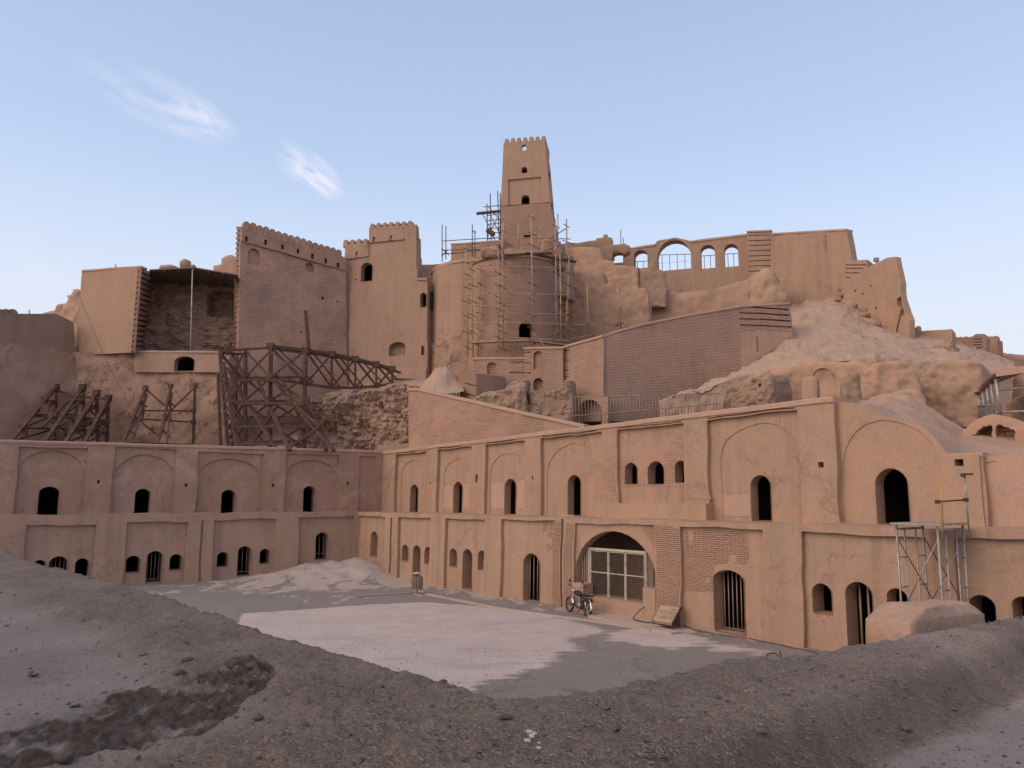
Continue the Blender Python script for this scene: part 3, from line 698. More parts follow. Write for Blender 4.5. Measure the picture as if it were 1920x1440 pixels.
# ---------------------------------------------------------------- right wing, upper storey
ur = empty('upper_storey', (*(corner + uR * 14 + [1.6, 1.2]), ZL), 'upper storey of the right wing, warm plaster bays between pilasters under a rising light coping', 'facade', 'storeys of the courtyard wings')
def upper_right():
    fr = UR; ops = []; zb = ZL - .35; D = .19
    P = [pr(740.5, 797, 847, D, fr, zb, 900), pr(818.5, 883, 839, D, fr, zb, 900), pr(909, 983, 830, D, fr, zb, 900), pr(1013.5, 1128, 817, D, fr, zb, 890),
         pr(1157.5, 1283, 795, D, fr, zb, 880), pr(1327, 1500, 772, D, fr, zb, 880)]
    for p, (xl, xr, yt, ys) in zip(P, [(748, 794, 862, 885), (828, 880, 860, 885), (914, 981, 848, 885), (1020, 1124, 830, 885), None and 0 or (0, 0, 0, 0), (1345, 1498, 792, 860)]):
        if xl: p['panels'] = [arch_in(fr, xl, xr, yt, .035, ys)]
    def o(pi, kind, xl, xr, yt, yb, nest=True, **k):
        rise = k.pop('rise', None); zb = k.pop('zb', None); l = op_loop(fr, xl, xr, yt, yb if zb is None else None, zb, rise=rise)
        t = P[pi]['panels'][0] if nest else P[pi]; t.setdefault('holes', []).append(l); ops.append((kind, l, P[pi]['depth'] + (.035 if nest else 0), k))
    z0 = ZL + .02
    o(0, 'doorway', 764, 778, 908, 0, zb=z0); o(1, 'doorway', 845, 861, 903, 0, zb=z0); o(2, 'doorway', 941, 961.5, 897, 0, zb=z0); o(3, 'doorway', 1059, 1083, 890, 0, zb=z0)
    for xl, xr, yt, yb in ((1167, 1190, 867, 907), (1210, 1240, 864, 907), (1261, 1282.5, 863, 904)): o(4, 'window', xl, xr, yt, yb, nest=False, reveal=.42, mat='brick_mix')
    o(5, 'doorway', 1402, 1439, 890, 0, zb=z0, rise=.38, reveal=.4)
    a, b = fr.hit(716, 847), fr.hit(1565, 743); sl = (b[1] - a[1]) / (b[0] - a[0]); top = lambda s: a[1] + sl * (s - a[0])
    # thin double line under the coping of each bay
    for xl, xr, yt in ((742, 780, 848), (820, 866, 840), (911, 968, 831.5), (1015, 1120, 818), (1159, 1280, 796), (1329, 1498, 773)):
        pass
    for x, y, w, h in ((1538, 874, .10, .10), (893.5, 897, .12, .22), (998, 895, .05, .09), (806.5, 906, .05, .08), (729, 911, .06, .10)):
        q = fr.hit(x, y); P.append(dict(loop=rect_loop(q[0] - w, q[0] + w, q[1] + h, q[1] - h), depth=.55))
    s0 = fr.hit(716, 900)[0] - .2; s1 = fr.hit(1568, 860)[0]
    for xl, xr in ((742, 778), (820, 864), (911, 964), (1016, 1118), (1159, 1279), (1329, 1496)):
        sa, sb = fr.hit(xl, 880)[0], fr.hit(xr, 880)[0]; P.append(dict(loop=[(sa, top(sa) - .255), (sb, top(sb) - .255), (sb, top(sb) - .205), (sa, top(sa) - .205)], depth=.10))
    # panel tops follow the sloping coping
    for p in P[:6]:
        l = p['loop']; p['loop'] = [l[0], l[1], (l[2][0], top(l[2][0]) - .30), (l[3][0], top(l[3][0]) - .30)]
    slab('wall', fr, [(s0, zb - .2), (s1, zb - .2), (s1, top(s1) - .08), (s0, top(s0) - .08)], M['plaster'], ur, panels=P, thick=2.0, res=.4, amp=.022, px=False, seed=61, wob=.045)
    band('coping', fr, [(s0, top(s0)), (s1 + .02, top(s1))], .17, .05, M['coping'], ur, px=False, depth=1.6)
    for kind, l, d, k in ops:
        kk = dict(reveal=.36); kk.update(k); opening(kind, fr, ur, l, d, **kk)
    def q(*pts): return [fr.hit(*p) for p in pts]
    win = [op for op in ops if op[0] == 'window']
    arc = [(1180 + 0, 845), (1186, 832)] + [(1236 + 50 * math.cos(t) * -1, 832 - 26 * math.sin(t)) for t in np.linspace(.15, math.pi - .25, 9)] + [(1282.3, 835), (1282.3, 912), (1160, 912), (1160, 862)]
    slab('exposed_brickwork', fr, q(*arc), M['brick_mix'], ur, thick=.05, res=.4, amp=.022, px=False, seed=61, d0=D - .012, wob=.04, holes=[w[1] for w in win if True])
    slab('exposed_brickwork', fr, q((1286, 905), (1322, 905), (1331, 938), (1287, 940)), M['brick_mix'], ur, thick=.05, res=.4, amp=.022, px=False, seed=61, d0=-.012, wob=.08)
    slab('exposed_brickwork', fr, q((1128, 865), (1154, 856), (1154, 938), (1128, 938)), M['brick_mix'], ur, thick=.05, res=.4, amp=.022, px=False, seed=61, d0=-.012, wob=.08)
    # lighter repaired coats
    for pts, d in (([(825, 912), (843, 910), (843, 955), (822, 955)], D + .022), ([(1322 + 22, 928), (1398, 928), (1400, 968), (1345, 966)], D + .022), ([(862, 908), (879, 907), (879, 954), (863, 954)], D + .022),
                   ([(916, 907), (939, 906), (939, 954), (916, 953)], D + .022), ([(963, 905), (980, 900), (980, 954), (963, 954)], D + .022)):
        slab('repair_coat', fr, q(*pts), M['coping'], ur, thick=.04, res=.3, amp=.022, px=False, seed=61, d0=d, wob=.05)
    f2 = fr.offset(-.32)
    a, b = fr.hit(1127, 950)[0], fr.hit(1334, 950)[0]
    o_ = slab('low_bench', f2, [(a, ZL - .3), (b, ZL - .3), (b, ZL + .62), (a, ZL + .62)], M['wall_light'], thick=.8, px=False, res=.4, amp=.012)
    tag(o_, 'long low plaster bench on the ledge under the three small arched windows', 'bench')
    o_ = slab('door_step', fr.offset(-.45), [(fr.hit(1062, 955)[0], ZL - .1), (fr.hit(1088, 955)[0], ZL - .1), (fr.hit(1088, 955)[0], ZL + .07), (fr.hit(1062, 955)[0], ZL + .07)], M['coping'], thick=.5, px=False, res=.3, amp=.01)
    tag(o_, 'small pale step slab before the doorway left of the long bench', 'step')
upper_right()

# ---------------------------------------------------------------- vaulted hall at the right end
vh = empty('vaulted_hall', (*(corner + uR * 29 + [1.6, 1.4]), ZL), 'mud hall with a rounded vault and one large black doorway on the ledge', 'building')
def vault():
    fr = UR.offset(.25); fr.z0 = 3.7
    l = op_loop(fr, 1641, 1702, 877, zb=ZL + .02, rise=.5)
    H = fr.hit; out = [(H(1562, 752)[0], ZL - .4), H(1562, 752), H(1622, 757), H(1640, 768), H(1658, 781), H(1690, 784), H(1715, 792), H(1737, 806), H(1755, 822), H(1768, 840), H(1778, 853), H(1842, 850), (H(1842, 850)[0], ZL - .4)]
    out = [(s, max(z, ZL - .4)) for s, z in out]
    ctl = [(1579, 900), (1584, 850), (1598, 818), (1622, 797), (1655, 788), (1688, 792), (1716, 804), (1738, 822), (1753, 842), (1760, 868), (1761, 900)]
    arch = []
    for i in range(len(ctl) - 1):
        p0, p1, p2, p3 = [np.array(ctl[min(max(j, 0), len(ctl) - 1)], float) for j in (i - 1, i, i + 1, i + 2)]
        for t in np.linspace(0, 1, 5, endpoint=False): arch.append(H(*(.5 * ((2 * p1) + (-p0 + p2) * t + (2 * p0 - 5 * p1 + 4 * p2 - p3) * t * t + (-p0 + 3 * p1 - 3 * p2 + p3) * t ** 3))))
    arch.append(H(*ctl[-1]))
    hq = H(1800, 868)
    P = [dict(loop=arch + [(arch[-1][0], ZL - .2), (arch[0][0], ZL - .2)], depth=.035, holes=[l]), dict(loop=rect_loop(hq[0] - .13, hq[0] + .13, hq[1] + .1, hq[1] - .1), depth=.5),
         ]
    slab('front_wall', fr, out, M['wall_light'], vh, panels=P, thick=1.4, res=.4, amp=.03, px=False, seed=71, wob=.02)
    opening('doorway', fr, vh, l, .035, .5, mat='wall_light')
    band('pilaster_cap', fr, [(1765, 853.5), (1843, 850.5)], .10, .05, M['wall_light'], vh, depth=.4)
    a_ = fr.hit(1766, 900)[0]; b_ = fr.hit(1842, 900)[0]; zt_ = fr.hit(1800, 853)[1]
    slab('pilaster', fr, [(a_, ZL - .3), (b_, ZL - .3), (b_, zt_), (a_, zt_)], M['wall_light'], vh, thick=.3, res=.4, amp=.02, px=False, seed=72, d0=-.09, panels=[dict(loop=rect_loop(hq[0] - .13, hq[0] + .13, hq[1] + .1, hq[1] - .1), depth=.5)])
    s = fr.hit(1842, 900)[0]; f3 = fr.offset(.22); f3.z0 = 3.7
    out = [f3.hit(1842, 855), f3.hit(1960, 858)]; 
    slab('recessed_bay', f3, [(s - .05, ZL - .4), (s + 8, ZL - .4), (s + 8, out[1][1]), (s - .05, out[0][1])], M['coping'], vh, thick=1, res=.4, amp=.06, px=False, seed=75, rough=.012)
    # barrel vault running back from the wall
    loft('vault_roof', [[(1560, 770, 26), (1622, 764, 25.2), (1660, 790, 24.6), (1700, 795, 24.2), (1740, 815, 23.8), (1775, 862, 23.4), (1850, 862, 22.4), (1960, 862, 21.5)],
                        [(1560, 757, 27), (1625, 756, 27), (1662, 760, 27), (1705, 770, 26.6), (1750, 795, 26.2), (1800, 828, 26), (1860, 836, 25), (1960, 840, 24)],
                        [(1560, 752, 30), (1628, 752, 30), (1665, 741, 30), (1705, 744, 30), (1760, 775, 29.5), (1805, 803, 29), (1860, 812, 28), (1960, 815, 27)],
                        [(1560, 790, 36), (1628, 780, 36), (1665, 770, 36), (1705, 770, 36), (1760, 800, 36), (1805, 820, 36), (1860, 825, 36), (1960, 830, 34)]],
         M['eroded'], vh, nu=160, nv=70, amp=.10, scale=.8, seed=81, octv=7, gain=.55)
vault()
def lunette():
    fr = YP(1780, 28, 1960, 26, 0)
    hole = [(1819, 821), (1825, 815), (1829, 816), (1834, 808), (1841, 805), (1845, 800), (1852, 800), (1855, 797), (1861, 798), (1862, 806), (1860, 815), (1863, 823), (1861, 832), (1853, 830), (1848, 834), (1843, 829), (1836, 829), (1831, 824)]
    hole2 = [(1868, 799), (1872, 794), (1878, 796), (1884, 800), (1890, 800), (1895, 804), (1901, 805), (1905, 811), (1903, 816), (1905, 823), (1902, 829), (1904, 836), (1896, 835), (1890, 838), (1883, 835), (1875, 837), (1868, 833), (1870, 822), (1867, 812)]
    H = lambda L_: [fr.hit(*p) for p in L_]
    o = slab('broken_vault', fr, [(1770, 870), (1775, 838), (1795, 815), (1820, 794), (1845, 782), (1865, 777), (1890, 780), (1930, 796), (1965, 806), (1965, 870)], M['eroded'], thick=4, res=.3, amp=.06,
             panels=[dict(loop=H(hole), depth=.8), dict(loop=H(hole2), depth=.55)], wob=.08, seed=83, rnd=.15)
    tag(o, 'arched end of a broken vault with two crumbled holes in it', 'ruin')
    f2 = fr.offset(.5)
    o = slab('brick_infill', f2, [(1868, 797), (1885, 800), (1904, 808), (1906, 822), (1900, 836), (1868, 834)], M['rubble'], o, thick=.1, res=.2, amp=.05, rough=.06, seed=84)
lunette()

# ================================================================== CITADEL ON THE HILL
def T(o, label, cat, group=None): return tag(o, label, cat, group)
def hz(fr, pts): return [fr.hit(*p) for p in pts]
def pxrect(fr, xl, xr, yt, yb): return rect_loop(*rect_sz(fr, xl, xr, yt, yb, ymid=(yt + yb) / 2))
def pxarch(fr, xl, xr, yt, yb, rise=None, point=.05): return op_loop(fr, xl, xr, yt, yb, rise=rise, point=point)

def hill():
    xs = [-500, -100, 200, 500, 800, 1100, 1400, 1700, 2000, 2500]
    def row(y, Y): return [(x, y(x) if callable(y) else y, Y) for x in xs]
    o = loft('hill', [row(900, 54), row(lambda x: 860 if x < 1500 else 850, 58), row(lambda x: 720 + max(0, x - 1450) * .12, 68), row(lambda x: 640 + max(0, x - 1400) * .15 + max(0, 150 - x) * .1, 78), row(lambda x: 600 + max(0, x - 1400) * .25 + max(0, 150 - x) * .15, 95), row(lambda x: 700 + max(0, x - 1400) * .25, 130)],
             M['dirt'], nu=120, nv=60, amp=.5, scale=.15, seed=91)
    tag(o, kind='structure')
hill()

# --- far left
def far_left():
    fr = YP(-120, 52, 144, 59.2, .01)
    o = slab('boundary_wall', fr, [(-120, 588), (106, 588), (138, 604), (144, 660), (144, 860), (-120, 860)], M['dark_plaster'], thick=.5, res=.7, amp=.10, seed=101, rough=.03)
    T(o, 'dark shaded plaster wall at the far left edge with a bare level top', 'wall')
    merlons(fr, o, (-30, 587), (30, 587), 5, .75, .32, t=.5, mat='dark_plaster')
    o = slab('rough_base_wall', fr.offset(-.35), [(-120, 640), (-60, 637), (0, 641), (60, 650), (110, 655), (140, 662), (142, 860), (-120, 860)], M['plaster_old'], thick=.6, res=.4, amp=.12, rough=.06, seed=103, wob=.12)
    T(o, 'weathered older plaster lower wall behind the leftmost steel props', 'wall')
    fr = YP(60, 61, 160, 59)
    o = slab('ruined_wall_end', fr, [(66, 590), (85, 578), (105, 566), (118, 563), (122, 552), (133, 549), (132, 541), (139, 538), (145, 542), (147, 552), (156, 560), (160, 860), (135, 860), (120, 690), (95, 600)], M['eroded'], thick=2.5, res=.3, amp=.15, rough=.08, seed=105, rnd=.4, ero=.15, wob=.15)
    T(o, 'eroded wall stump with a knob of mud on top, left of the tall plain bastion', 'ruin')
far_left()

def left_bastion():
    b = empty('bastion', at(200, 840, 57), 'tall plain smooth plaster bastion with flat top at the left, left of the rubble bay', 'tower')
    fr = YP(143, 58.5, 268, 56.5, .0)
    slab('front_wall', fr, [(153.5, 508), (265, 500), (252, 661), (142, 665), (146, 600)], M['wall_light'], b, thick=.08, res=.8, amp=.05, seed=111)
    band('coping', fr, [(153.5, 507), (208, 502.5), (265, 499)], .14, .05, M['coping'], b, depth=.6)
    # stepped brick return towards the rubble bay
    n = 16; mb = MB(); 
    def edge(f): return fr.pt(*fr.hit(265 - 13 * f + .5, 501 + 160 * f), .02)[0], at(291 - 21 * f, 514 + 145 * f, 62.3)
    for i in range(n):
        (a0, b0), (a1, b1) = edge((i + .08) / n), edge((i + .72) / n); (c0, d0), (c1, d1) = edge(i / n), edge((i + 1) / n)
        nn = np.cross(b0 - a0, [0, 0, 1.0]); nn /= np.linalg.norm(nn); nn = nn if nn[0] > 0 else -nn
        P = [a0, b0, b1, a1]; V = P + [p - nn * .28 for p in P]; mb.add(V, [[0, 1, 2, 3], [7, 6, 5, 4], [0, 4, 5, 1], [1, 5, 6, 2], [2, 6, 7, 3], [3, 7, 4, 0]])
        mb.add([c0 - nn * .26, d0 - nn * .26, d1 - nn * .26, c1 - nn * .26], [[0, 1, 2, 3]])
    mb.build('stepped_return', M['brick'], b)
    # lower rough face
    f3 = YP(140, 58.3, 430, 57.2)
    o = slab('base_wall', f3, [(138, 660), (250, 658), (410, 658), (430, 660), (432, 870), (134, 870)], M['stone'], thick=3, res=.25, amp=.12, rough=.12, rscale=1.3, seed=115, d0=-.05, wob=.05, holes=[arch_loop(*rect_sz(f3, 330, 367, 669, 696, ymid=682), rise=.4)])
    T(o, 'cracked rubble base wall under the plain bastion behind the small steel frames', 'wall')
    w = pxarch(f3, 330, 367, 669, 696, rise=.4)
    o2 = slab('plaster_upper_band', f3.offset(-.22), [(252, 659), (412, 660), (412, 698), (252, 698)], M['plaster'], o, holes=[w], thick=.3, res=.5, amp=.04, seed=117)
    opening('window', f3.offset(-.22), o, w, 0, .5, pad=.15, back_mat='interior')
    band('coping', f3.offset(-.22), [(251, 658), (415, 659)], .12, .06, M['coping'], o, depth=1.2)
left_bastion()

def rubble_bay():
    fr = YP(262, 62, 448, 61.5)
    o = slab('rubble_wall', fr, [(255, 508), (345, 508), (450, 516), (450, 670), (245, 670)], M['rubble'], thick=1, res=.17, amp=.35, nscale=.35, rough=.26, rscale=1.3, aniso=3.0, flat=True, seed=121,
             panels=[dict(loop=hz(fr, [(386, 548), (398, 541), (440, 548), (446, 570), (444, 594), (410, 597), (388, 590)]), depth=1.2)])
    T(o, 'collapsed wall of crumbled bricks in the open bay under the sheet canopy', 'ruin')
    c = empty('sheet_canopy', at(360, 655, 57.5), 'dark sheet metal canopy over the crumbled brick bay held by thin posts', 'canopy')
    P = [at(280, 507, 57.5), at(362, 502.5, 57.5), at(446, 516, 57.3), at(446, 540, 62), at(362, 533, 62.2), at(286, 530, 62)]
    A = np.array(P); up = np.array([0, 0, .09])
    MB().add(np.concatenate([A, A + up]), [[0, 1, 4, 5], [1, 2, 3, 4], [6, 11, 10, 7], [7, 10, 9, 8], [0, 6, 7, 1], [1, 7, 8, 2], [2, 8, 9, 3], [5, 4, 10, 11], [3, 9, 10, 4], [0, 5, 11, 6]]).build('roof_sheet', M['sheet'], c)
    for k in range(7):
        f = k / 6; a = A[0] * (1 - f) + A[2] * f + [0, 0, (.35 * (1 - abs(2 * f - 1)))]; a[2] -= .12; b = A[5] * (1 - f) + A[3] * f - [0, 0, .1]
        MB().bar(a, b, .07, .12).build('rafter', M['plank'], c)
    MB().tube([at(361, 504, 57.6), at(357, 656, 57.6)], .045).build('post', M['cream'], c)
    MB().tube([at(400, 528, 60.5), at(400, 560, 60.5)], .04).build('post', M['pole_dark'], c)
    MB().tube([at(441, 516, 57.6), at(440, 660, 57.6)], .05).build('post', M['pole_dark'], c)
    for (px, py, w, h, Y, lab, sd) in ((318, 502, 34, 9, 66, 'low worn mound of mud on the skyline above the canopy', 4), (348, 495, 17, 19, 66, 'small round mud knob on the skyline above the canopy post', 5), (364, 500, 12, 8, 66, 'tiny mud bump beside the round knob on the skyline', 6)):
        o = lump('ruin_stub', at(px, py + 2, Y), (w * Y / F, 1.2, h * Y / F * 1.1), M['eroded'], amp=.12, seed=sd); T(o, lab, 'ruin')
    fr = YP(390, 67, 450, 66)
    o = slab('ruined_wall_stub', fr, [(395, 540), (396, 497), (408, 494), (411, 483), (420, 477), (428, 475), (438, 481), (444, 490), (447, 540)], M['eroded'], thick=1.5, res=.3, amp=.08, rnd=.4, seed=123, wob=.1)
    T(o, 'stepped eroded wall stub on the skyline just left of the crenellated wall', 'ruin')
rubble_bay()

def wall_A():
    w = empty('crenellated_wall', at(550, 700, 61), 'high worn brick wall with a long sloping row of rounded merlons, left of the square turret', 'wall', 'crenellated walls of the citadel')
    fr = YP(448, 58.5, 648, 63.3, .02, 8)
    ni = pxarch(fr, 465, 487, 466, 497); n2 = pxarch(fr, 573, 589, 493, 508)
    P = [dict(loop=ni, depth=.25), dict(loop=n2, depth=.3)]
    for x, y, s_ in ((605, 559, .1), (632, 566, .08), (564, 622, .08), (650 - 4, 628, .06)):
        q = fr.hit(x, y); P.append(dict(loop=rect_loop(q[0] - s_, q[0] + s_, q[1] + s_, q[1] - s_), depth=.5))
    slab('wall', fr, [(451, 450), (649, 506), (651, 780), (445, 780)], M['worn'], w, panels=P, thick=1.2, res=.5, amp=.10, nscale=.4, rough=.03, seed=131)
    # parapet band with arrow slits
    f2 = fr.offset(-.14); f2.z0 = 8; sl = []
    for x, y in ((462, 448), (498.5, 454), (530, 463), (559, 471), (586, 480.5), (611, 489), (634, 497)):
        sl.append(dict(loop=pxarch(f2, x - 2.6, x + 2.6, y - 5, y + 5), depth=.5))
    slab('parapet', f2, [(453, 425), (640, 480), (648, 483), (648, 507), (590, 491), (530, 473), (453, 452)], M['plaster_old'], w, panels=sl, thick=.6, res=.4, amp=.03, seed=133, wob=.01)
    merlons(f2, w, (456, 425), (641, 481), 16, .52, .58, t=.5, mat='plaster_old')
    # toothed brick edge on the left
    mb = MB()
    for i in range(25):
        y = 428 + i * 9.6; x = 449.5 - i * .22; a = at(x - 4.5, y, 58.9); b = at(x + 2, y + 1.5, 58.8)
        mb.bar(a, b, .3, .2)
    mb.bar(at(450, 426, 59.1), at(444.5, 668, 59.1), .3, .3)
    mb.build('toothed_edge', M['brick'], w)
wall_A()

def wall_B():
    w = empty('crenellated_wall', at(720, 700, 64), 'crenellated wall with a raised square turret and dark window, right of the long merlon row', 'wall', 'crenellated walls of the citadel')
    fr = YP(645, 63.3, 802, 61.5, .02, 8)
    ops = [pxarch(fr, 677, 698, 493, 527, rise=.35), pxarch(fr, 788, 799, 549, 575), pxarch(fr, 790, 794.5, 648, 665, point=.6)]
    P = [dict(loop=pxarch(fr, 729, 760, 641, 667, rise=.45), depth=.6)]
    q = fr.hit(667, 524); P.append(dict(loop=rect_loop(q[0] - .07, q[0] + .07, q[1] + .07, q[1] - .07), depth=.4))
    slab('wall', fr, [(646, 470), (691, 468), (692, 446), (781, 442), (782, 521), (801, 522), (801, 780), (646, 780)], M['plaster'], w, panels=P, holes=ops, thick=1.0, res=.5, amp=.06, seed=141, rough=.01)
    for l in ops: opening('window', fr, w, l, 0, .7, pad=.25)
    o = slab('rubble_infill', fr.offset(.5), [(728, 650), (761, 650), (761, 670), (728, 670)], M['rubble'], w, thick=.2, res=.2, amp=.05, rough=.08, seed=142)
    f2 = fr.offset(-.14); f2.z0 = 8
    def slits(L_): return [dict(loop=pxarch(f2, x - 2.4, x + 2.4, y - 5, y + 5), depth=.5) for x, y in L_]
    slab('parapet', f2, [(647, 458), (691, 456), (691, 480), (647, 486)], M['plaster'], w, panels=slits([(669, 477)]), thick=.6, res=.4, amp=.02, seed=143, wob=.01)
    slab('turret_parapet', f2, [(692, 427), (780, 421), (781, 446), (692, 455)], M['plaster'], w, panels=slits([(701, 448.5), (733, 446.5), (765, 444)]), thick=.6, res=.4, amp=.02, seed=144, wob=.01)
    merlons(f2, w, (641.5, 458.5), (691, 455.5), 4, .43, .42, t=.5)
    merlons(f2, w, (692, 427.5), (774, 422), 7, .41, .42, t=.5)
    # right side of the turret with notches, small raised wall behind
    f3 = Plane(fr.pt(fr.hit(782, 470)[0], 0, 0)[0][:2], (X_at(791, 64.5), 64.5))
    slab('turret_side', f3, [(780.5, 421), (783.5, 423), (783.5, 470), (786, 478), (791, 485), (791, 521), (780.5, 521)], M['plaster'], w, thick=1, res=.4, amp=.02, seed=145,
         panels=[dict(loop=[f3.hit(781, y), f3.hit(783.2, y + 1), f3.hit(783.2, y + 4), f3.hit(781, y + 3)], depth=.3) for y in (434, 446, 458, 470)])
    fb = YP(783, 66, 830, 66)
    o = slab('rear_parapet', fb, [(783, 496), (812, 496), (846, 493), (846, 540), (783, 540)], M['plaster'], w, thick=1, res=.6, amp=.02, seed=146)
    band('coping', fr, [(782, 522), (801, 521)], .16, .08, M['coping'], w, depth=.8)
    band('base_ledge', fr, [(735, 690), (801, 692)], .9, .25, M['eroded'], w, depth=.1)
wall_B()

def round_tower():
    t = empty('round_bastion', at(840, 720, 61), 'broad rounded plaster bastion with a cracked rubble foot, right of the square turret', 'tower')
    fr = Cyl(902, 64.5, 4.55, .012, 8)
    a = -3.15 * 1.45; top = [(-4.4 * 1.5, 0)]
    zt = fr.hit(870, 488)[1]; S = np.linspace(-6.8, 3.5, 12)
    out = [(-6.8, 6), (3.5, 6)] + [(s, zt - .02) for s in S[::-1]]
    slab('drum', fr, out, M['plaster'], t, px=False, thick=.9, res=.5, amp=.05, seed=151)
    band('coping', fr, [(-6.8, zt + .06), (3.5, zt + .06)], .22, .06, M['coping'], t, px=False, depth=.8, res=.4)
    zc = fr.hit(830, 640)[1]
    f2 = Cyl(902, 64.5, 4.67, .012, 8)
    tops = [(s, zc + .5 * math.sin(s * 1.9) + .25 * math.sin(s * 4.3)) for s in S[::-1]]
    slab('cracked_base', f2, [(-6.6, 6), (3.5, 6)] + tops, M['stone'], t, px=False, thick=.3, res=.3, amp=.06, rough=.09, rscale=1.3, seed=153)
    # floor to close the top
    th = np.linspace(0, 2 * math.pi, 33)[:-1]; V = [(fr.c[0] + 4.2 * math.cos(q), fr.c[1] + 4.2 * math.sin(q), zt - .4) for q in th]
    MB().add(V, [list(range(32))]).build('roof', M['plaster'], t)
    t2 = empty('brick_drum_tower', at(965, 680, 58.5), 'round bare brick tower in the middle, wrapped in scaffold, under the tall keep', 'tower')
    fr = Cyl(963, 61.5, 3.98, .045, 14)
    op = pxarch(fr, 973, 1001, 603, 636, rise=.55)
    zt = fr.hit(965, 478)[1]; zm = fr.hit(965, 592)[1]; zb = fr.hit(965, 690)[1]
    S = np.linspace(-6.5, 7, 14)
    slab('drum', fr, [(-6.5, zm), (7, zm)] + [(s, zt) for s in S[::-1]], M['brick'], t2, px=False, thick=.8, res=.45, amp=.06, seed=155, rough=.015)
    slab('lower_drum', fr, [(-6.5, 5), (7, 5), (7, zm), (-6.5, zm)], M['plaster_old'], t2, px=False, thick=.8, res=.45, amp=.06, seed=155, holes=[op])
    opening('window', fr, t2, op, 0, .7, mat='plaster_old', pad=.2, room=2.5)
    th = np.linspace(0, 2 * math.pi, 33)[:-1]; V = [(fr.c[0] + 3.7 * math.cos(q), fr.c[1] + 3.7 * math.sin(q), zt - .15) for q in th]
    MB().add(V, [list(range(32))]).build('roof', M['brick'], t2)
    # masonry collar above, boulders of rubble
    f4 = Cyl(985, 66, 4.5, .02, 20); za = f4.hit(985, 462)[1]
    slab('collar', f4, [(-6, zt - 2), (6, zt - 2), (6, za), (3, za + .25), (0, za), (-3, za - .1), (-6, za)], M['brick_mix'], t2, px=False, thick=.8, res=.5, amp=.08, seed=157, rough=.03)
    f5 = Cyl(1000, 62.2, 3.0, .0, 20)
    slab('collar', YP(945, 60.6, 1070, 61.5), [(943, 482), (950, 472), (1000, 466), (1045, 468), (1062, 478), (1064, 500), (944, 492)], M['brick_mix'], t2, thick=3, res=.4, amp=.08, seed=158, rough=.03, rnd=.2)
    o = lump('rubble_heap', at(921, 477, 58.9), (1.75, 1.6, 1.25), M['stone'], amp=.22, scale=1.1, seed=12); T(o, 'grey brown lump of rubble on the tower rim left of the keep foot', 'rubble')
    o = lump('rubble_heap', at(1035, 468, 60.5), (1.9, 1.6, 1.6), M['stone'], amp=.3, scale=1.1, seed=15); T(o, 'heap of broken masonry at the right foot of the keep', 'rubble')
    # plank shelves
    for (a, b, lab) in (((938, 479, 57.6), (1035, 474, 57.2), 'straight dark plank lying along the brick drum rim'), ((985, 474, 57.0), (1080, 491, 58.5), 'long dark plank sloping down to the right over the drum rim'), ((936, 462, 57.3), (948, 487, 57), 'short steep plank beside the rubble lump')):
        o = MB().bar(at(*a), at(*b), .30, .10).build('plank', M['plank']); T(o, lab, 'plank')
    # upper brick terrace behind
    fr = YP(835, 69, 945, 66)
    o = slab('brick_terrace_wall', fr, [(828, 500), (846, 487), (846, 457), (885, 454), (938, 451), (945, 451), (945, 500)], M['brick'], thick=2, res=.6, amp=.03, seed=159)
    T(o, 'dark brick parapet between the turret and the keep', 'wall')
    band('coping', fr, [(845, 457), (945, 450)], .12, .06, M['coping'], o, depth=1)
round_tower()

def keep():
    t = empty('keep_tower', at(985, 500, 70), 'tallest tower, square and tapering, smooth above and bare brick below, with merlons on top', 'tower')
    fr = YP(936, 71.4, 1046, 70.5, .02, 20)
    ops = [pxarch(fr, 978, 987, 271, 282), pxarch(fr, 978, 988, 313, 324), pxarch(fr, 977, 992, 365, 381, rise=.3), pxrect(fr, 982, 994, 440.5, 446)]
    H = fr.hit
    pan = dict(loop=hz(fr, [(953, 387), (1015, 381), (1015, 331), (952.5, 337)]), depth=.16, holes=[ops[2]])
    zs = [H(985, 383)[1]]
    up = [(938.5, 386), (1031.5, 379), (1023.2, 281), (943.5, 286)]
    slab('upper_shaft', fr, up, M['wall_light'], t, panels=[pan], holes=[ops[1]], thick=3.6, res=.5, amp=.02, seed=161, wob=.01)
    # parapet storey is thin so that the sky shows through its window
    a = hz(fr, [(943.6, 278), (1022.6, 272), (1021.2, 262), (944.3, 268)])
    slab('upper_shaft_rim', fr, [(943.5, 286), (1023.2, 281), (1021.5, 262), (944.2, 268)], M['wall_light'], t, thick=.45, holes=[ops[0]], back=True, res=.4, amp=.02, seed=161, wob=.01)
    for l, d in ((ops[1], 0), (ops[2], .16)): opening('window', fr, t, l, d, .6, pad=.15, room=2.2, mat='wall_light')
    slab('brick_shaft', fr, [(935, 512), (1049, 512), (1045, 460), (1032, 380), (938.5, 387)], M['brick'], t, holes=[ops[3]], thick=3.9, res=.5, amp=.03, seed=163, d0=.02)
    opening('window', fr, t, ops[3], .02, .5, pad=.1, room=1.5)
    merlons(fr, t, (944.2, 268), (1025, 262), 7, .41, .45, t=.45, mat='wall_light', base=.2)
    # right flank: its own face with recess, narrow windows and merlons
    c = fr.pt(fr.hit(1022.3, 268)[0], 0, 0)[0]
    sd = Plane(fr.pt(fr.hit(1026, 320)[0], 30, 0)[0][:2], fr.pt(fr.hit(1026, 320)[0], 30, 3.6)[0][:2], .0)
    # rear and side rims of the parapet
    sL, sR = fr.hit(944.6, 275)[0], fr.hit(1021.8, 270)[0]; z0, z1 = fr.hit(985, 283)[1], fr.hit(985, 266.5)[1]
    return t, fr, sL, sR, z0, z1
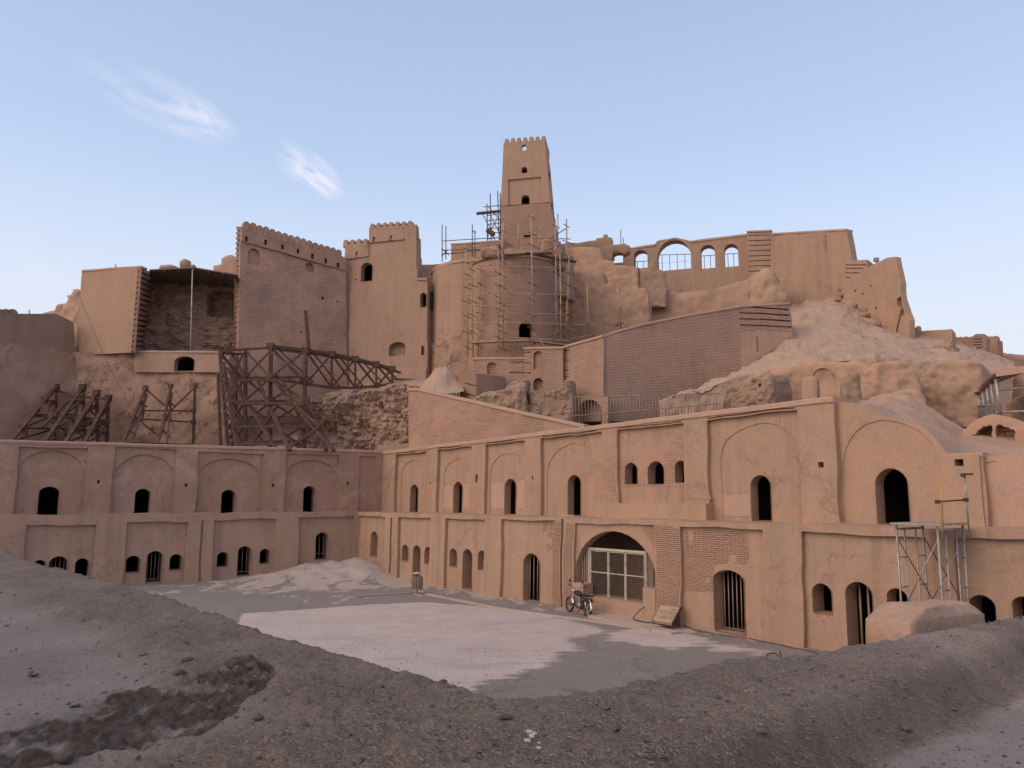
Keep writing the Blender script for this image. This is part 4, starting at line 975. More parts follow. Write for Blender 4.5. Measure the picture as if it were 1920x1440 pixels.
KT, KF, KL, KR, KZ0, KZ1 = keep()
def keep_rest():
    # flank face: follows the tapering side, thin panel on it
    for k, (za, zb_, dd) in enumerate(((0, 0, 0),)):
        pass
    A = KF.pt(KR, KZ1, 0)[0]; 
    # rims on the two sides
    for s_, nm in ((KR - .42, 'side_rim'), (KL, 'side_rim')):
        mb = MB(); a = KF.pt([s_, s_ + .42], [KZ0 - .2] * 2, .45); b = KF.pt([s_, s_ + .42], [KZ0 - .2] * 2, 3.6); up = [0, 0, KZ1 - KZ0 + .2]
        V = np.array([a[0], a[1], b[1], b[0], a[0] + up, a[1] + up, b[1] + up, b[0] + up])
        mb.add(V, [[0, 3, 2, 1], [4, 5, 6, 7], [0, 1, 5, 4], [1, 2, 6, 5], [2, 3, 7, 6], [3, 0, 4, 7]]).build(nm, M['wall_light'], KT)
    # merlons down the right side
    for i in range(7):
        d = .5 + i * .48; p = KF.pt([KR - .42, KR], [KZ1 - .15] * 2, d); q = KF.pt([KR - .42, KR], [KZ1 - .15] * 2, d + .36)
        prof = [(0, 0), (1, 0)] + [(.5 + .5 * math.cos(t), .42 + .18 * math.sin(t)) for t in np.linspace(0, math.pi, 7)]
        V = []
        for e in (0, 1):
            for f, h in prof: V.append(p[e] * (1 - f) + q[e] * f + [0, 0, h + .12])
        n = len(prof); MB().add(V, [list(range(n)), list(range(n, 2 * n))[::-1]] + [[j, j + n, (j + 1) % n + n, (j + 1) % n] for j in range(n)]).build('merlon', M['wall_light'], KT)
    # narrow dark windows in the flank
    for z, y in ((0, 318), (0, 378)):
        s, zz = KF.hit(1026, y); sl = .0
        x = KF.hit(1022 + (y - 264) * .085, y)[0]
        P = KF.pt([x + .012] * 2, [zz - .4, zz + .4], 1.5); MB().bar(P[0], P[1], .03, .7).build('flank_window', M['interior'], KT)
    o = slab('rear_buttress', YP(1030, 73, 1052, 74), [(1036, 420), (1044, 424), (1052, 470), (1054, 500), (1030, 500)], M['brick_mix'], KT, thick=2, res=.5, amp=.05, rnd=.3)
keep_rest()

def arcade():
    a = empty('arcade', at(1290, 560, 76), 'open arcade of arches on the hilltop with the sky showing through them', 'arcade')
    fr = YP(1120, 80, 1450, 74.5, .0)
    holes = [pxarch(fr, 1146, 1168, 472, 493, rise=.5), pxarch(fr, 1188.5, 1214, 469, 503, rise=.55), pxarch(fr, 1232, 1295, 450, 506, rise=1.55), pxarch(fr, 1313.5, 1340.5, 459, 503, rise=.6), pxarch(fr, 1358, 1384, 457, 500, rise=.6)]
    slab('wall', fr, [(1120, 466), (1190, 464), (1228, 458), (1232, 452), (1245, 449), (1263, 446.5), (1281, 448), (1296, 452), (1390, 441), (1402, 440), (1404, 620), (1120, 640)], M['plaster'], a, holes=holes, thick=1.25, back=True, res=.5, amp=.03, seed=171)
    # arch ring
    c = fr.hit(1263.5, 480); l, r = fr.hit(1230.5, 480)[0], fr.hit(1296.5, 480)[0]
    ring = [(c[0] + (r - l) / 2 * math.cos(t), fr.hit(1263, 480)[1] + (fr.hit(1263, 447)[1] - fr.hit(1263, 480)[1]) * math.sin(t) + .06) for t in np.linspace(math.pi * .93, math.pi * .07, 17)]
    P = np.array(ring); Q = np.array([(c[0] + (s - c[0]) * .94, z - .17) for s, z in ring]); n = len(P)
    V = np.concatenate([fr.pt(P[:, 0], P[:, 1], -.06), fr.pt(Q[:, 0], Q[:, 1], -.06), fr.pt(P[:, 0], P[:, 1], 1.3)])
    MB().add(V, [[i, i + 1, n + i + 1, n + i][::-1] for i in range(n - 1)] + [[i, i + 1, 2 * n + i + 1, 2 * n + i] for i in range(n - 1)]).build('arch_ring', M['coping'], a)
    band('coping', fr, [(1192, 463.5), (1229, 457.5)], .2, .08, M['coping'], a, depth=1.2)
    band('coping', fr, [(1296, 451.5), (1402, 438.5)], .2, .08, M['coping'], a, depth=1.2)
    # guard rails in the openings
    for (x0, x1, yt, yb, lab) in ((1189, 1213, 491, 503, 'dark tube railing in the narrow arch left of the big arch'), (1233, 1294, 478, 506, 'dark tube railing with four posts in the widest hilltop arch'), (1314, 1340, 480, 503, 'dark tube railing in the first arch right of the big arch'), (1359, 1383, 476.5, 500, 'dark tube railing in the rightmost hilltop arch')):
        f2 = fr.offset(.9); z0 = fr.hit(x0, yb)[1] - .05
        g = empty('railing', f2.pt(f2.hit(x0, yb)[0], z0, 0)[0], lab, 'railing', 'railings in the hilltop arches')
        sA, sB = f2.hit(x0 - 1, yb)[0], f2.hit(x1 + 1, yb)[0]; zt = f2.hit(x0, yt)[1]; zb = f2.hit(x1, yt - 1.5)[1]
        p = f2.pt([sA, sB], [zt, zb], 0); MB().tube(p, .035).build('top_rail', M['pole_dark'], g)
        n = 4 if x1 - x0 > 40 else 2
        for i in range(n):
            s = sA + (sB - sA) * (i + .7) / (n + .4); p = f2.pt([s, s], [z0, zt + (zb - zt) * (i + .7) / (n + .4)], 0); MB().tube(p, .03).build('post', M['pole_dark'], g)
        if n == 4: p = f2.pt([sA, sB], [(z0 + zt) / 2] * 2, 0); MB().tube(p, .012).build('mid_rail', M['pole_dark'], g)
    # skyline wall left of the arcade
    fr2 = YP(1050, 79, 1200, 77)
    o = slab('skyline_wall', fr2, [(1050, 457), (1063, 455), (1118, 450), (1118, 446), (1130, 444), (1131, 438), (1137, 438), (1138, 444), (1147, 446), (1149, 462), (1149, 480), (1050, 520)], M['eroded'], thick=1.4, res=.3, amp=.05, rnd=.12, seed=173, wob=.08, rough=.03)
    T(o, 'worn wall on the skyline right of the keep with a small finial', 'wall')
    fr3 = YP(1130, 75, 1200, 74)
    o = slab('eroded_wall_top', fr3, [(1128, 475), (1134, 460), (1146, 458), (1160, 457), (1172, 455), (1180, 460), (1179, 472), (1170, 476), (1164, 472), (1150, 474), (1145, 490), (1128, 500)], M['rock'], thick=1, res=.17, amp=.06, rnd=.12, seed=175, wob=.06, rough=.05, ero=.05)
    T(o, 'ragged mud lump overhanging the smallest hilltop arch', 'ruin')
    # pier with horizontal grooves
    fr4 = YP(1400, 74.4, 1450, 73.6, .0); gr = []
    for i, y in enumerate((442, 452, 461, 471, 480.5, 490, 499.5, 509)):
        gr.append(dict(loop=hz(fr4, [(1404, y + 1.6), (1446, y + .4), (1446, y - 1.2), (1404, y)]), depth=.18))
    o = slab('grooved_pier', fr4, [(1401, 434), (1447, 432), (1450, 600), (1403, 600)], M['plaster'], panels=gr, thick=2, res=.6, amp=.02, seed=177, d0=-.25)
    T(o, 'plaster pier with horizontal grooves between the arcade and the big plain wall', 'pier')
    band('coping', fr4.offset(-.25), [(1400, 433), (1448, 431)], .15, .08, M['coping'], o, depth=1.4)
arcade()

def right_walls():
    fr = YP(1447, 73.5, 1600, 66, .03, 20)
    o = slab('high_plain_wall', fr, [(1446, 437), (1587, 430), (1593, 462), (1598, 492), (1606, 620), (1440, 640)], M['plaster'], thick=.8, res=.7, amp=.06, seed=181)
    T(o, 'largest plain plaster wall on the hilltop, right of the grooved pier', 'wall')
    band('coping', fr, [(1446, 437), (1587, 429.5)], .16, .07, M['coping'], o, depth=.9)
    q = [fr.hit(1548, 441), fr.hit(1548, 470)]; p = fr.pt([q[0][0]] * 2, [q[0][1], q[1][1]], -.01); MB().bar(p[0], p[1], .12, .08).build('rain_stain_groove', M['dark_plaster'], o)
    fr2 = YP(1580, 65.2, 1630, 63.8, .0); gr = [dict(loop=hz(fr2, [(1586, y + 1), (x1, y + 1), (x1, y - .8), (1586, y - .6)]), depth=.18) for y, x1 in ((496.5, 1624), (503, 1618), (511.5, 1611), (520, 1600))]
    o = slab('grooved_pier', fr2, [(1581, 489), (1626, 487), (1627, 660), (1578, 640), (1577, 494)], M['plaster'], panels=gr, thick=2, res=.6, amp=.03, seed=183)
    T(o, 'low grooved pier between the big plain wall and the leaning right wall', 'pier')
    fr3 = YP(1585, 64.6, 1712, 57.5, .02, 12)
    o = slab('leaning_wall', fr3, [(1583, 527), (1610, 513), (1626, 502), (1645, 491), (1662, 484), (1679, 481.5), (1684, 505), (1689, 530), (1692, 556), (1699, 585), (1705, 600), (1706, 640), (1700, 700), (1583, 700)], M['wall_light'], thick=.5, res=.4, amp=.10, seed=185, wob=.05,
             panels=[dict(loop=[(fr3.hit(x, y)[0] - .09, fr3.hit(x, y)[1] - .09), (fr3.hit(x, y)[0] + .09, fr3.hit(x, y)[1] - .09), (fr3.hit(x, y)[0] + .09, fr3.hit(x, y)[1] + .09), (fr3.hit(x, y)[0] - .09, fr3.hit(x, y)[1] + .09)], depth=.3) for x, y in ((1603, 546), (1617, 550), (1632, 536), (1642, 578), (1624, 582))] +
             [dict(loop=hz(fr3, [(1683, 562), (1690, 555), (1694, 575), (1697, 590), (1690, 592), (1684, 625), (1681, 622), (1686, 595), (1688, 580), (1682, 572)]), depth=.35)])
    T(o, 'bulging plaster wall with a jagged crack at its right edge, topped by a tiny lamp', 'wall')
    l = MB().box(at(1643, 487, 61.5), (.35, .3, .3)).bar(at(1643, 490, 61.5), at(1643, 495, 61.5), .06).build('floodlight', M['steel']); T(l, 'tiny grey floodlight on the rim of the leaning right wall', 'lamp')
    # low walls stepping away to the right
    fr4 = YP(1695, 60, 1790, 58)
    o = slab('low_rampart', fr4, [(1695, 624), (1712, 622), (1785, 617), (1787, 720), (1690, 720)], M['wall_light'], thick=2, res=.5, amp=.06, seed=187)
    T(o, 'low plain rampart right of the cracked wall', 'wall')
    for x, lab in ((1711, 'small round merlon stub beside the cracked wall'), (1722, 'smaller round merlon stub right of its twin above the low rampart')):
        o = lump('merlon_stub', at(x, 618, 62), (.42, .4, .6), M['eroded'], amp=.03, seed=x); T(o, lab, 'merlon')
    fr5 = YP(1780, 74, 1872, 71)
    o = slab('far_crenellated_wall', fr5, [(1778, 638), (1826, 637), (1848, 638), (1870, 637), (1875, 700), (1778, 720)], M['plaster_old'], thick=1.5, res=.6, amp=.05, seed=189)
    T(o, 'far crenellated wall at the right behind the toothed brick pier', 'wall', 'crenellated walls of the citadel')
    merlons(fr5, o, (1786, 638), (1826, 638), 4, .50, .38, t=.5, mat='plaster_old'); merlons(fr5, o, (1847, 638), (1871, 637), 3, .42, .38, t=.5, mat='plaster_old')
    fr6 = YP(1822, 69, 1850, 68.2); gr = [dict(loop=hz(fr6, [(1825, y + 1.8), (1841, y + 1.2), (1841, y - .6), (1825, y)]), depth=.35) for y in np.arange(635, 684, 5.4)]
    o = slab('toothed_pier', fr6, [(1823, 630), (1830, 626), (1844, 626), (1849, 634), (1852, 720), (1823, 720)], M['brick'], panels=gr, thick=1.4, res=.4, amp=.04, seed=191)
    T(o, 'toothed broken brick pier standing on the far right wall', 'pier')
    fr7 = YP(1850, 84, 1990, 70)
    o = slab('outer_rampart', fr7, [(1855, 664), (1880, 666), (1920, 676), (1990, 695), (1990, 760), (1850, 740)], M['plaster_old'], thick=2, res=.8, amp=.08, seed=193)
    T(o, 'long outer rampart with tiny merlons running out at the right edge', 'wall')
    merlons(fr7, o, (1864, 665), (1985, 694), 22, .32, .32, t=.5, mat='plaster_old')
right_walls()

def mid_ruins():
    # plain lower front under the arcade
    fr = YP(1190, 71, 1480, 67)
    o = slab('plain_terrace_wall', fr, [(1120, 500), (1160, 503), (1200, 503), (1240, 506), (1245, 540), (1272, 549), (1300, 545), (1340, 540), (1400, 524), (1420, 510), (1470, 520), (1480, 640), (1120, 680)], M['eroded'], thick=3, res=.35, amp=.2, seed=201, rnd=.15, ero=.10, rough=.03)
    T(o, 'smooth worn terrace wall sloping below the hilltop arcade', 'wall')
    fr = YP(1195, 69.5, 1270, 69)
    o = slab('ruin_pillar', fr, [(1197, 575), (1199, 508), (1214, 505), (1217, 493), (1222, 488), (1230, 489), (1234, 503), (1248, 508), (1250, 545), (1248, 575)], M['rock'], thick=1.2, res=.17, amp=.08, rough=.05, rnd=.12, ero=.06, seed=203, wob=.04)
    T(o, 'small eroded pillar stump below the big hilltop arch', 'ruin')
    # stepped eroded mass right of the drum tower
    fr = YP(1050, 66, 1220, 64)
    o = slab('stepped_ruin', fr, [(1010, 512), (1075, 507), (1129, 507), (1131, 531), (1155, 533), (1160, 538), (1212, 539), (1216, 560), (1217, 605), (1216, 650), (1010, 670)], M['eroded'], thick=3, res=.22, amp=.14, nscale=.35, rnd=.08, seed=205, wob=.08, rough=.03, ero=.10)
    T(o, 'smooth eroded stepped mass right of the scaffolded drum', 'ruin')
    fr = YP(1050, 72, 1150, 70)
    o = slab('eroded_ridge', fr, [(1050, 466), (1108, 462), (1126, 465), (1129, 486), (1150, 489), (1153, 497), (1195, 500), (1199, 570), (1140, 575), (1050, 575)], M['eroded'], thick=3, res=.2, amp=.10, nscale=.4, rnd=.10, seed=207, wob=.08, rough=.09, rscale=.9, ero=.05, aniso=3.2)
    T(o, 'rounded mud ridge between the keep foot and the smallest hilltop arch', 'ruin')
    fr = YP(1395, 62.5, 1485, 61.5)
    o = slab('mud_outcrop', fr, [(1402, 590), (1404, 545), (1410, 520), (1420, 505), (1434, 497), (1446, 496), (1455, 503), (1463, 525), (1473, 548), (1481, 565), (1484, 590)], M['eroded'], thick=3, res=.22, amp=.25, nscale=.5, rnd=.8, seed=209, wob=.15, rough=.06, ero=.15)
    T(o, 'rounded eroded mud outcrop in front of the grooved pier', 'ruin')
    # ramp wall: lit part and receding part
    r = empty('ramp_wall', at(1130, 750, 50), 'long brick ramp wall rising to the right across the middle of the hill', 'wall')
    fa = YP(1055, 52.6, 1131, 50.2, .02, 8)
    slab('left_face', fa, [(1055, 650), (1131, 629), (1132, 790), (1056, 790)], M['brick'], r, thick=2, res=.5, amp=.04, seed=211,
         panels=[dict(loop=hz(fa, [(1056, y + 1), (1067, y + 1), (1067, y - .6), (1056, y - .6)]), depth=.15) for y in (656.5, 675, 694, 706)] )
    fb = YP(1131, 50.2, 1487, 54, .02, 8)
    gr = [dict(loop=hz(fb, p), depth=.22) for p in ([(1386, 576), (1479, 582), (1479, 579), (1386, 573.5)], [(1386, 587.5), (1482, 592.5), (1482, 589.5), (1386, 585)], [(1386, 598.5), (1483, 603.5), (1483, 600.5), (1386, 596)], [(1388, 610), (1484, 615), (1484, 612), (1388, 607.5)])]
    slab('main_face', fb, [(1131, 629), (1150, 622), (1208, 606), (1300, 588), (1390, 573), (1480, 567), (1485, 600), (1486, 640), (1480, 660), (1391, 700), (1391, 790), (1131, 790)], M['brick'], r, panels=gr, thick=2, res=.5, amp=.05, seed=213, rough=.012)
    band('coping', fa, [(1055, 650), (1131, 628.5)], .13, .07, M['coping'], r, depth=1.2); band('coping', fb, [(1131, 629), (1150, 622), (1208, 606), (1300, 588), (1390, 573), (1480, 567)], .13, .07, M['coping'], r, depth=1.2)
    slab('plaster_patch', fb.offset(-.06), [(1391, 622), (1432, 621), (1484, 624), (1484, 632), (1455, 652), (1391, 690)], M['eroded'], r, thick=.2, res=.35, amp=.06, seed=215, wob=.05,
         panels=[dict(loop=hz(fb.offset(-.06), [(1417, 632), (1421, 632), (1424, 658), (1419, 659)]), depth=.12)])
    # low arch at the foot
    f3 = YP(1075, 50.8, 1140, 49.6)
    op = pxarch(f3, 1084, 1127, 749, 800, rise=.75)
    o = slab('arched_base', f3, [(1066, 742), (1140, 742), (1140, 810), (1066, 810)], M['brick_mix'], holes=[op], thick=.5, res=.4, amp=.03, seed=217)
    T(o, 'brick base with a low dark arch behind the left end of the railing', 'wall'); opening('archway', f3, o, op, 0, .8, mat='brick', back_mat='interior_brown', room=1.5, pad=.1)
    # blocks in front of the drum
    f4 = YP(985, 53.2, 1057, 52.2)
    n1 = pxarch(f4, 1000, 1016, 658, 692); n2 = pxarch(f4, 1000, 1018, 708.5, 732)
    o = slab('brick_block', f4, [(983, 652), (1055, 651), (1057, 790), (983, 790)], M['brick'], panels=[dict(loop=n1, depth=.22), dict(loop=n2, depth=.45)] + [dict(loop=hz(f4, [(984, y + 1), (996, y + 1), (996, y - .6), (984, y - .6)]), depth=.15) for y in (660, 680, 699)], thick=3.5, res=.4, amp=.03, seed=219)
    T(o, 'taller brick block with two arched niches, left of the ramp wall', 'block'); band('coping', f4, [(981, 651.5), (1057, 650.5)], .13, .07, M['coping'], o, depth=2)
    f5 = YP(885, 54.2, 990, 53.4)
    n3 = pxarch(f5, 913.5, 930.5, 679, 714)
    o = slab('brick_block', f5, [(888, 672), (988, 671), (988, 790), (888, 790)], M['brick'], panels=[dict(loop=n3, depth=.25)] + [dict(loop=hz(f5, [(955, y + 1), (986, y + 1), (986, y - 1), (955, y - 1)]), depth=.15) for y in (679, 698)], thick=3, res=.4, amp=.03, seed=221)
    T(o, 'lower brick block with one arched niche, left of the taller block', 'block'); band('coping', f5, [(886, 671.5), (989, 670.5)], .12, .06, M['coping'], o, depth=2)
    f6 = YP(872, 52.2, 893, 51.2)
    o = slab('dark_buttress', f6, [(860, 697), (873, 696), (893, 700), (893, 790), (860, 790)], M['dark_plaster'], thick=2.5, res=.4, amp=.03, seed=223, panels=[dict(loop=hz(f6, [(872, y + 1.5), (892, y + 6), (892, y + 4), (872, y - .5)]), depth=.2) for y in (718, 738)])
    T(o, 'small dark grooved buttress at the left end of the brick blocks', 'buttress')
    # eroded fins in front
    f7 = YP(880, 50.8, 990, 50.0)
    o = slab('eroded_fin', f7, [(880, 790), (883, 750), (900, 738), (920, 733), (948, 728), (955, 716), (965, 709), (980, 706), (987, 709), (989, 730), (990, 800)], M['rock'], thick=1.6, res=.14, amp=.15, rough=.07, rnd=.2, ero=.10, seed=225, wob=.12, flat=True)
    T(o, 'eroded mud wall fin rising to a rounded post, below the lower brick block', 'ruin')
    f8 = YP(985, 50.6, 1075, 49.6)
    o = slab('eroded_fin', f8, [(984, 800), (988, 733), (1010, 737), (1035, 733), (1048, 731), (1053, 716), (1060, 711), (1069, 712), (1071, 730), (1071, 800)], M['rock'], thick=1.4, res=.14, amp=.15, rough=.07, rnd=.18, ero=.10, seed=227, wob=.12, flat=True)
    T(o, 'eroded mud wall fin ending in a post at the left end of the railing', 'ruin')
    # dirt heap
    o = loft('dirt_heap', [[(785, 735, 52), (810, 738, 51.6), (830, 738, 51.4), (870, 735, 51.5)], [(790, 722, 52.6), (815, 716, 52.2), (835, 716, 52.2), (868, 722, 52.6)], [(800, 712, 53.5), (820, 688, 53.3), (838, 687, 53.3), (862, 712, 53.5)], [(800, 716, 55), (820, 700, 55), (838, 700, 55), (862, 714, 55)]], M['dirt'], nu=40, nv=26, amp=.07, scale=1.2, seed=229, octv=6, gain=.6)
    T(o, 'conical heap of loose earth at the foot of the rounded bastion', 'earth heap')
    o = loft('earth_terrace', [[(600, 760, 57), (700, 750, 57), (800, 750, 55), (900, 770, 54)], [(600, 741, 57), (700, 730, 57), (780, 729, 55), (900, 760, 53)], [(640, 730, 58), (740, 718, 58), (800, 716, 57), (900, 740, 55)], [(640, 724, 63), (740, 712, 63), (800, 712, 63), (900, 720, 62)]], M['dirt'], nu=60, nv=24, amp=.12, scale=.6, seed=231)
    tag(o, kind='structure')
    # rock face
    fr = YP(560, 55, 770, 53.0, .06, 8)
    o = slab('rock_face', fr, [(540, 880), (560, 770), (580, 744), (610, 736), (660, 730), (700, 726), (735, 722), (768, 723), (772, 880)], M['rock'], thick=2.5, res=.14, amp=.5, nscale=.45, rough=.26, rscale=1.1, rnd=.35, ero=.30, aniso=1.2, seed=233, wob=.2, flat=True)
    T(o, 'rugged eroded earth face between the steel shoring and the brick ramp', 'rock')
    # brick ramp with coping in front
    fr = YP(766, 49.0, 1098, 41.5, .02, 8)
    o = slab('sloping_ramp_wall', fr, [(766, 729), (785, 729.5), (860, 746), (960, 769), (1093, 798), (1100, 860), (766, 870)], M['brick_mix'], thick=1.5, res=.5, amp=.04, seed=235)
    T(o, 'triangular brick wall sloping down to the right above the upper storey', 'wall')
    band('coping', fr, [(765, 728), (785, 728.5), (860, 745), (960, 768), (1096, 798)], .15, .08, M['coping'], o, depth=1.2)
    o = slab('low_curb', YP(705, 52.5, 768, 52), [(707, 834), (770, 831), (770, 860), (707, 860)], M['wall_light'], thick=1, res=.5, amp=.02)
    T(o, 'small plaster curb below the rugged earth face', 'curb')
mid_ruins()

def right_hill():
    o = loft('dirt_slope', [
        [(1235, 830, 47), (1290, 830, 47), (1350, 830, 47), (1400, 830, 47), (1450, 830, 46.5), (1520, 830, 46), (1600, 830, 46), (1700, 830, 46), (1790, 830, 46), (1900, 830, 46)],
        [(1235, 752, 47), (1290, 735, 47), (1350, 718, 47), (1400, 700, 47), (1450, 690, 46.5), (1520, 680, 46), (1600, 672, 46), (1700, 672, 46), (1790, 680, 46), (1900, 700, 46)],
        [(1300, 735, 49.5), (1345, 716, 49.5), (1392, 697, 50), (1440, 676, 50), (1490, 660, 50), (1560, 655, 50), (1640, 650, 50), (1730, 655, 50), (1800, 665, 50), (1900, 690, 50)],
        [(1340, 722, 52), (1390, 698, 52), (1440, 668, 53), (1475, 640, 54), (1530, 625, 55), (1590, 620, 55), (1650, 628, 55), (1720, 640, 55), (1800, 650, 55), (1900, 685, 55)],
        [(1400, 690, 55), (1440, 660, 56), (1480, 610, 58), (1500, 590, 59), (1540, 580, 60), (1590, 575, 60), (1640, 605, 59), (1700, 633, 58), (1800, 648, 60), (1900, 685, 60)],
        [(1430, 660, 60), (1460, 620, 60), (1480, 575, 62), (1510, 566, 64), (1550, 561, 65.5), (1590, 548, 66), (1630, 585, 63), (1700, 628, 60), (1800, 648, 63), (1900, 685, 64)]],
        M['dirt'], nu=260, nv=130, amp=.24, scale=.55, seed=241, ridge=.4, octv=7, gain=.58)
    tag(o, kind='structure')
    # rocks along the top edge
    rr = random.Random(5)
    for i, (x, y, Y, w) in enumerate(((1585, 553, 64, 1.0), (1572, 562, 62.5, .7), (1600, 574, 61, .8), (1618, 594, 60, .9), (1640, 612, 59, .7), (1583, 540, 65.2, .8), (1560, 574, 60.5, .5))):
        o = lump('boulder', at(x, y, Y), (w, w, w * .6), M['rock'], amp=.2, scale=2, seed=60 + i, n=18)
        T(o, ('largest earth boulder at the upper corner below the leaning right wall', 'flat earth boulder left of the upper corner boulder', 'earth boulder below the upper corner one', 'second lowest earth boulder along the foot of the leaning wall', 'lowest earth boulder along the foot of the leaning wall', 'topmost earth boulder wedged between the grooved pier and the slope', 'smallest earth boulder out on the open slope')[i], 'boulder', 'boulders below the leaning wall')
    # eroded fronts below
    fr = YP(1340, 45.2, 1460, 42.5)
    q = fr.hit(1426, 724)
    o = slab('mud_ruin', fr, [(1345, 800), (1352, 745), (1358, 728), (1375, 722), (1400, 712), (1425, 702), (1440, 699), (1446, 712), (1447, 740), (1449, 800)], M['rock'], panels=[dict(loop=rect_loop(q[0] - .1, q[0] + .1, q[1] + .1, q[1] - .1), depth=.4)], thick=2.5, res=.14, amp=.22, rough=.10, rnd=.35, ero=.14, seed=243, wob=.15, flat=True)
    T(o, 'craggy mud ruin with a small square hole at the right end of the railing', 'ruin')
    fr = YP(1440, 46.5, 1640, 43.5)
    a = arch_loop(fr.hit(1523, 720)[0], fr.hit(1567, 720)[0], fr.hit(1545, 694)[1], fr.hit(1545, 790)[1], rise=.55)
    o = slab('rear_ruin_wall', fr, [(1440, 800), (1442, 700), (1465, 688), (1500, 681), (1560, 676), (1600, 676), (1640, 690), (1645, 800)], M['eroded'], panels=[dict(loop=a, depth=.10)], thick=2, res=.22, amp=.15, rough=.05, rnd=.2, ero=.12, seed=245, wob=.15)
    T(o, 'worn wall with a faint blind arch above the wing coping', 'ruin')
    fr = YP(1500, 41.2, 1560, 40.4)
    o = slab('mud_pillar', fr, [(1504, 790), (1505, 712), (1508, 708), (1528, 707), (1532, 712), (1534, 790)], M['eroded'], thick=.9, res=.15, amp=.04, rnd=.06, rough=.03, seed=247, wob=.05)
    T(o, 'short square mud pillar right beside the blind arch', 'pillar')
    fr = YP(1570, 41, 1680, 40)
    o = slab('mud_stump', fr, [(1573, 790), (1575, 718), (1580, 712), (1586, 715), (1590, 698), (1602, 697), (1610, 703), (1614, 730), (1614, 790)], M['rock'], thick=1, res=.13, amp=.08, rough=.08, rnd=.2, ero=.12, seed=249, wob=.14)
    T(o, 'jagged mud stump between the square pillar and the rounded mud blocks', 'ruin')
    fr = YP(1610, 43, 1740, 42)
    o = slab('rounded_mud_block', fr, [(1612, 800), (1614, 710), (1622, 692), (1640, 678), (1665, 672), (1700, 671), (1716, 680), (1722, 700), (1724, 724), (1730, 735), (1733, 800)], M['eroded'], thick=4, res=.16, amp=.16, nscale=.5, rough=.09, aniso=2.2, rscale=1.4, rnd=.16, ero=.12, seed=251, wob=.15)
    T(o, 'large rounded mud block behind the crown of the hall vault', 'ruin')
    fr = YP(1620, 38.5, 1740, 37.8)
    o = slab('rounded_mud_ledge', fr, [(1615, 800), (1620, 752), (1632, 745), (1660, 738), (1700, 727), (1722, 727), (1732, 738), (1736, 760), (1738, 800)], M['eroded'], thick=3, res=.16, amp=.12, rnd=.15, rough=.07, aniso=2.2, rscale=1.4, ero=.1, seed=252, wob=.1)
    T(o, 'low rounded mud ledge directly behind the vault crown', 'ruin')
    fr = YP(1725, 45, 1850, 43)
    o = slab('rounded_mud_block', fr, [(1715, 800), (1722, 720), (1730, 700), (1745, 686), (1765, 678), (1800, 673), (1825, 671), (1840, 678), (1843, 700), (1846, 800)], M['wall_light'], thick=5, res=.17, amp=.16, nscale=.5, rnd=.12, rough=.09, aniso=2.4, rscale=1.5, ero=.14, seed=253, wob=.12)
    T(o, 'broad smooth mud block left of the pipe shelter', 'ruin')
    fr = YP(1700, 52, 1800, 50)
    o = slab('hollowed_ruin', fr, [(1690, 720), (1692, 668), (1710, 660), (1740, 648), (1765, 641), (1780, 645), (1788, 660), (1791, 690), (1795, 740)], M['rock'], thick=3, res=.18, amp=.35, nscale=.7, rough=.10, rnd=.3, ero=.2, seed=255, wob=.2, flat=True)
    T(o, 'hollowed craggy ruin on the slope below the low rampart', 'ruin')
    fr = YP(1835, 50, 1990, 46)
    o = slab('back_slope_wall', fr, [(1838, 800), (1838, 683), (1870, 684), (1900, 690), (1935, 693), (1990, 700), (1990, 800)], M['eroded'], thick=3, res=.25, amp=.2, rnd=.25, rough=.06, ero=.12, seed=257, wob=.12)
    T(o, 'worn wall behind the pipe shelter at the right edge', 'wall')
right_hill()

# ---------------------------------------------------------------- pipe shelter at the right edge
def shelter():
    g = empty('pipe_shelter', at(1860, 780, 31), 'shelter of grey pipes with a flat boarded roof at the right edge', 'shelter')
    V = np.array([at(1868, 706, 30.5), at(1985, 690, 29), at(1985, 675, 40), at(1836, 735, 42)])
    V[3] = at(1838, 730, 40); up = np.array([0, 0, .18])
    MB().add(np.concatenate([V, V + up]), [[0, 3, 2, 1], [4, 5, 6, 7], [0, 1, 5, 4], [1, 2, 6, 5], [2, 3, 7, 6], [3, 0, 4, 7]]).build('roof', M['sheet'], g)
    MB().bar(V[0] + [0, 0, .12], V[1] + [0, 0, .12], .12, .26).build('fascia', M['coping'], g)
    for i, (x0, y0, x1, Y) in enumerate(((1834, 738, 1838, 38.5), (1842, 731, 1846, 36.5), (1850, 723, 1855, 34.5), (1858, 715, 1865, 32.5), (1867, 707, 1876, 30.6))):
        MB().tube([at(x0, y0, Y), at(x1, 784, Y)], .055 if i < 4 else .075).build('post', M['steel'], g)
        MB().box(at(x0, y0 - 1, Y), (.24, .24, .14)).build('coupler', M['rust'], g)
    MB().tube([at(1864, 731, 31), at(1985, 722, 30)], .06).build('rail', M['steel'], g)
    MB().tube([at(1833, 761, 38.5), at(1875, 760, 31)], .045).build('rail', M['steel'], g)
    MB().tube([at(1866, 774, 31), at(1985, 767, 30)], .05).build('rail', M['steel'], g)
    fr = YP(1862, 42, 1990, 38.5)
    o = slab('earth_bank', fr, [(1862, 800), (1868, 762), (1880, 752), (1900, 746), (1925, 738), (1950, 734), (1990, 736), (1990, 800)], M['eroded'], thick=2, res=.18, amp=.2, rough=.07, rnd=.3, ero=.15, seed=311, wob=.15)
    T(o, 'eroded earth bank inside the pipe shelter', 'earth bank')
shelter()

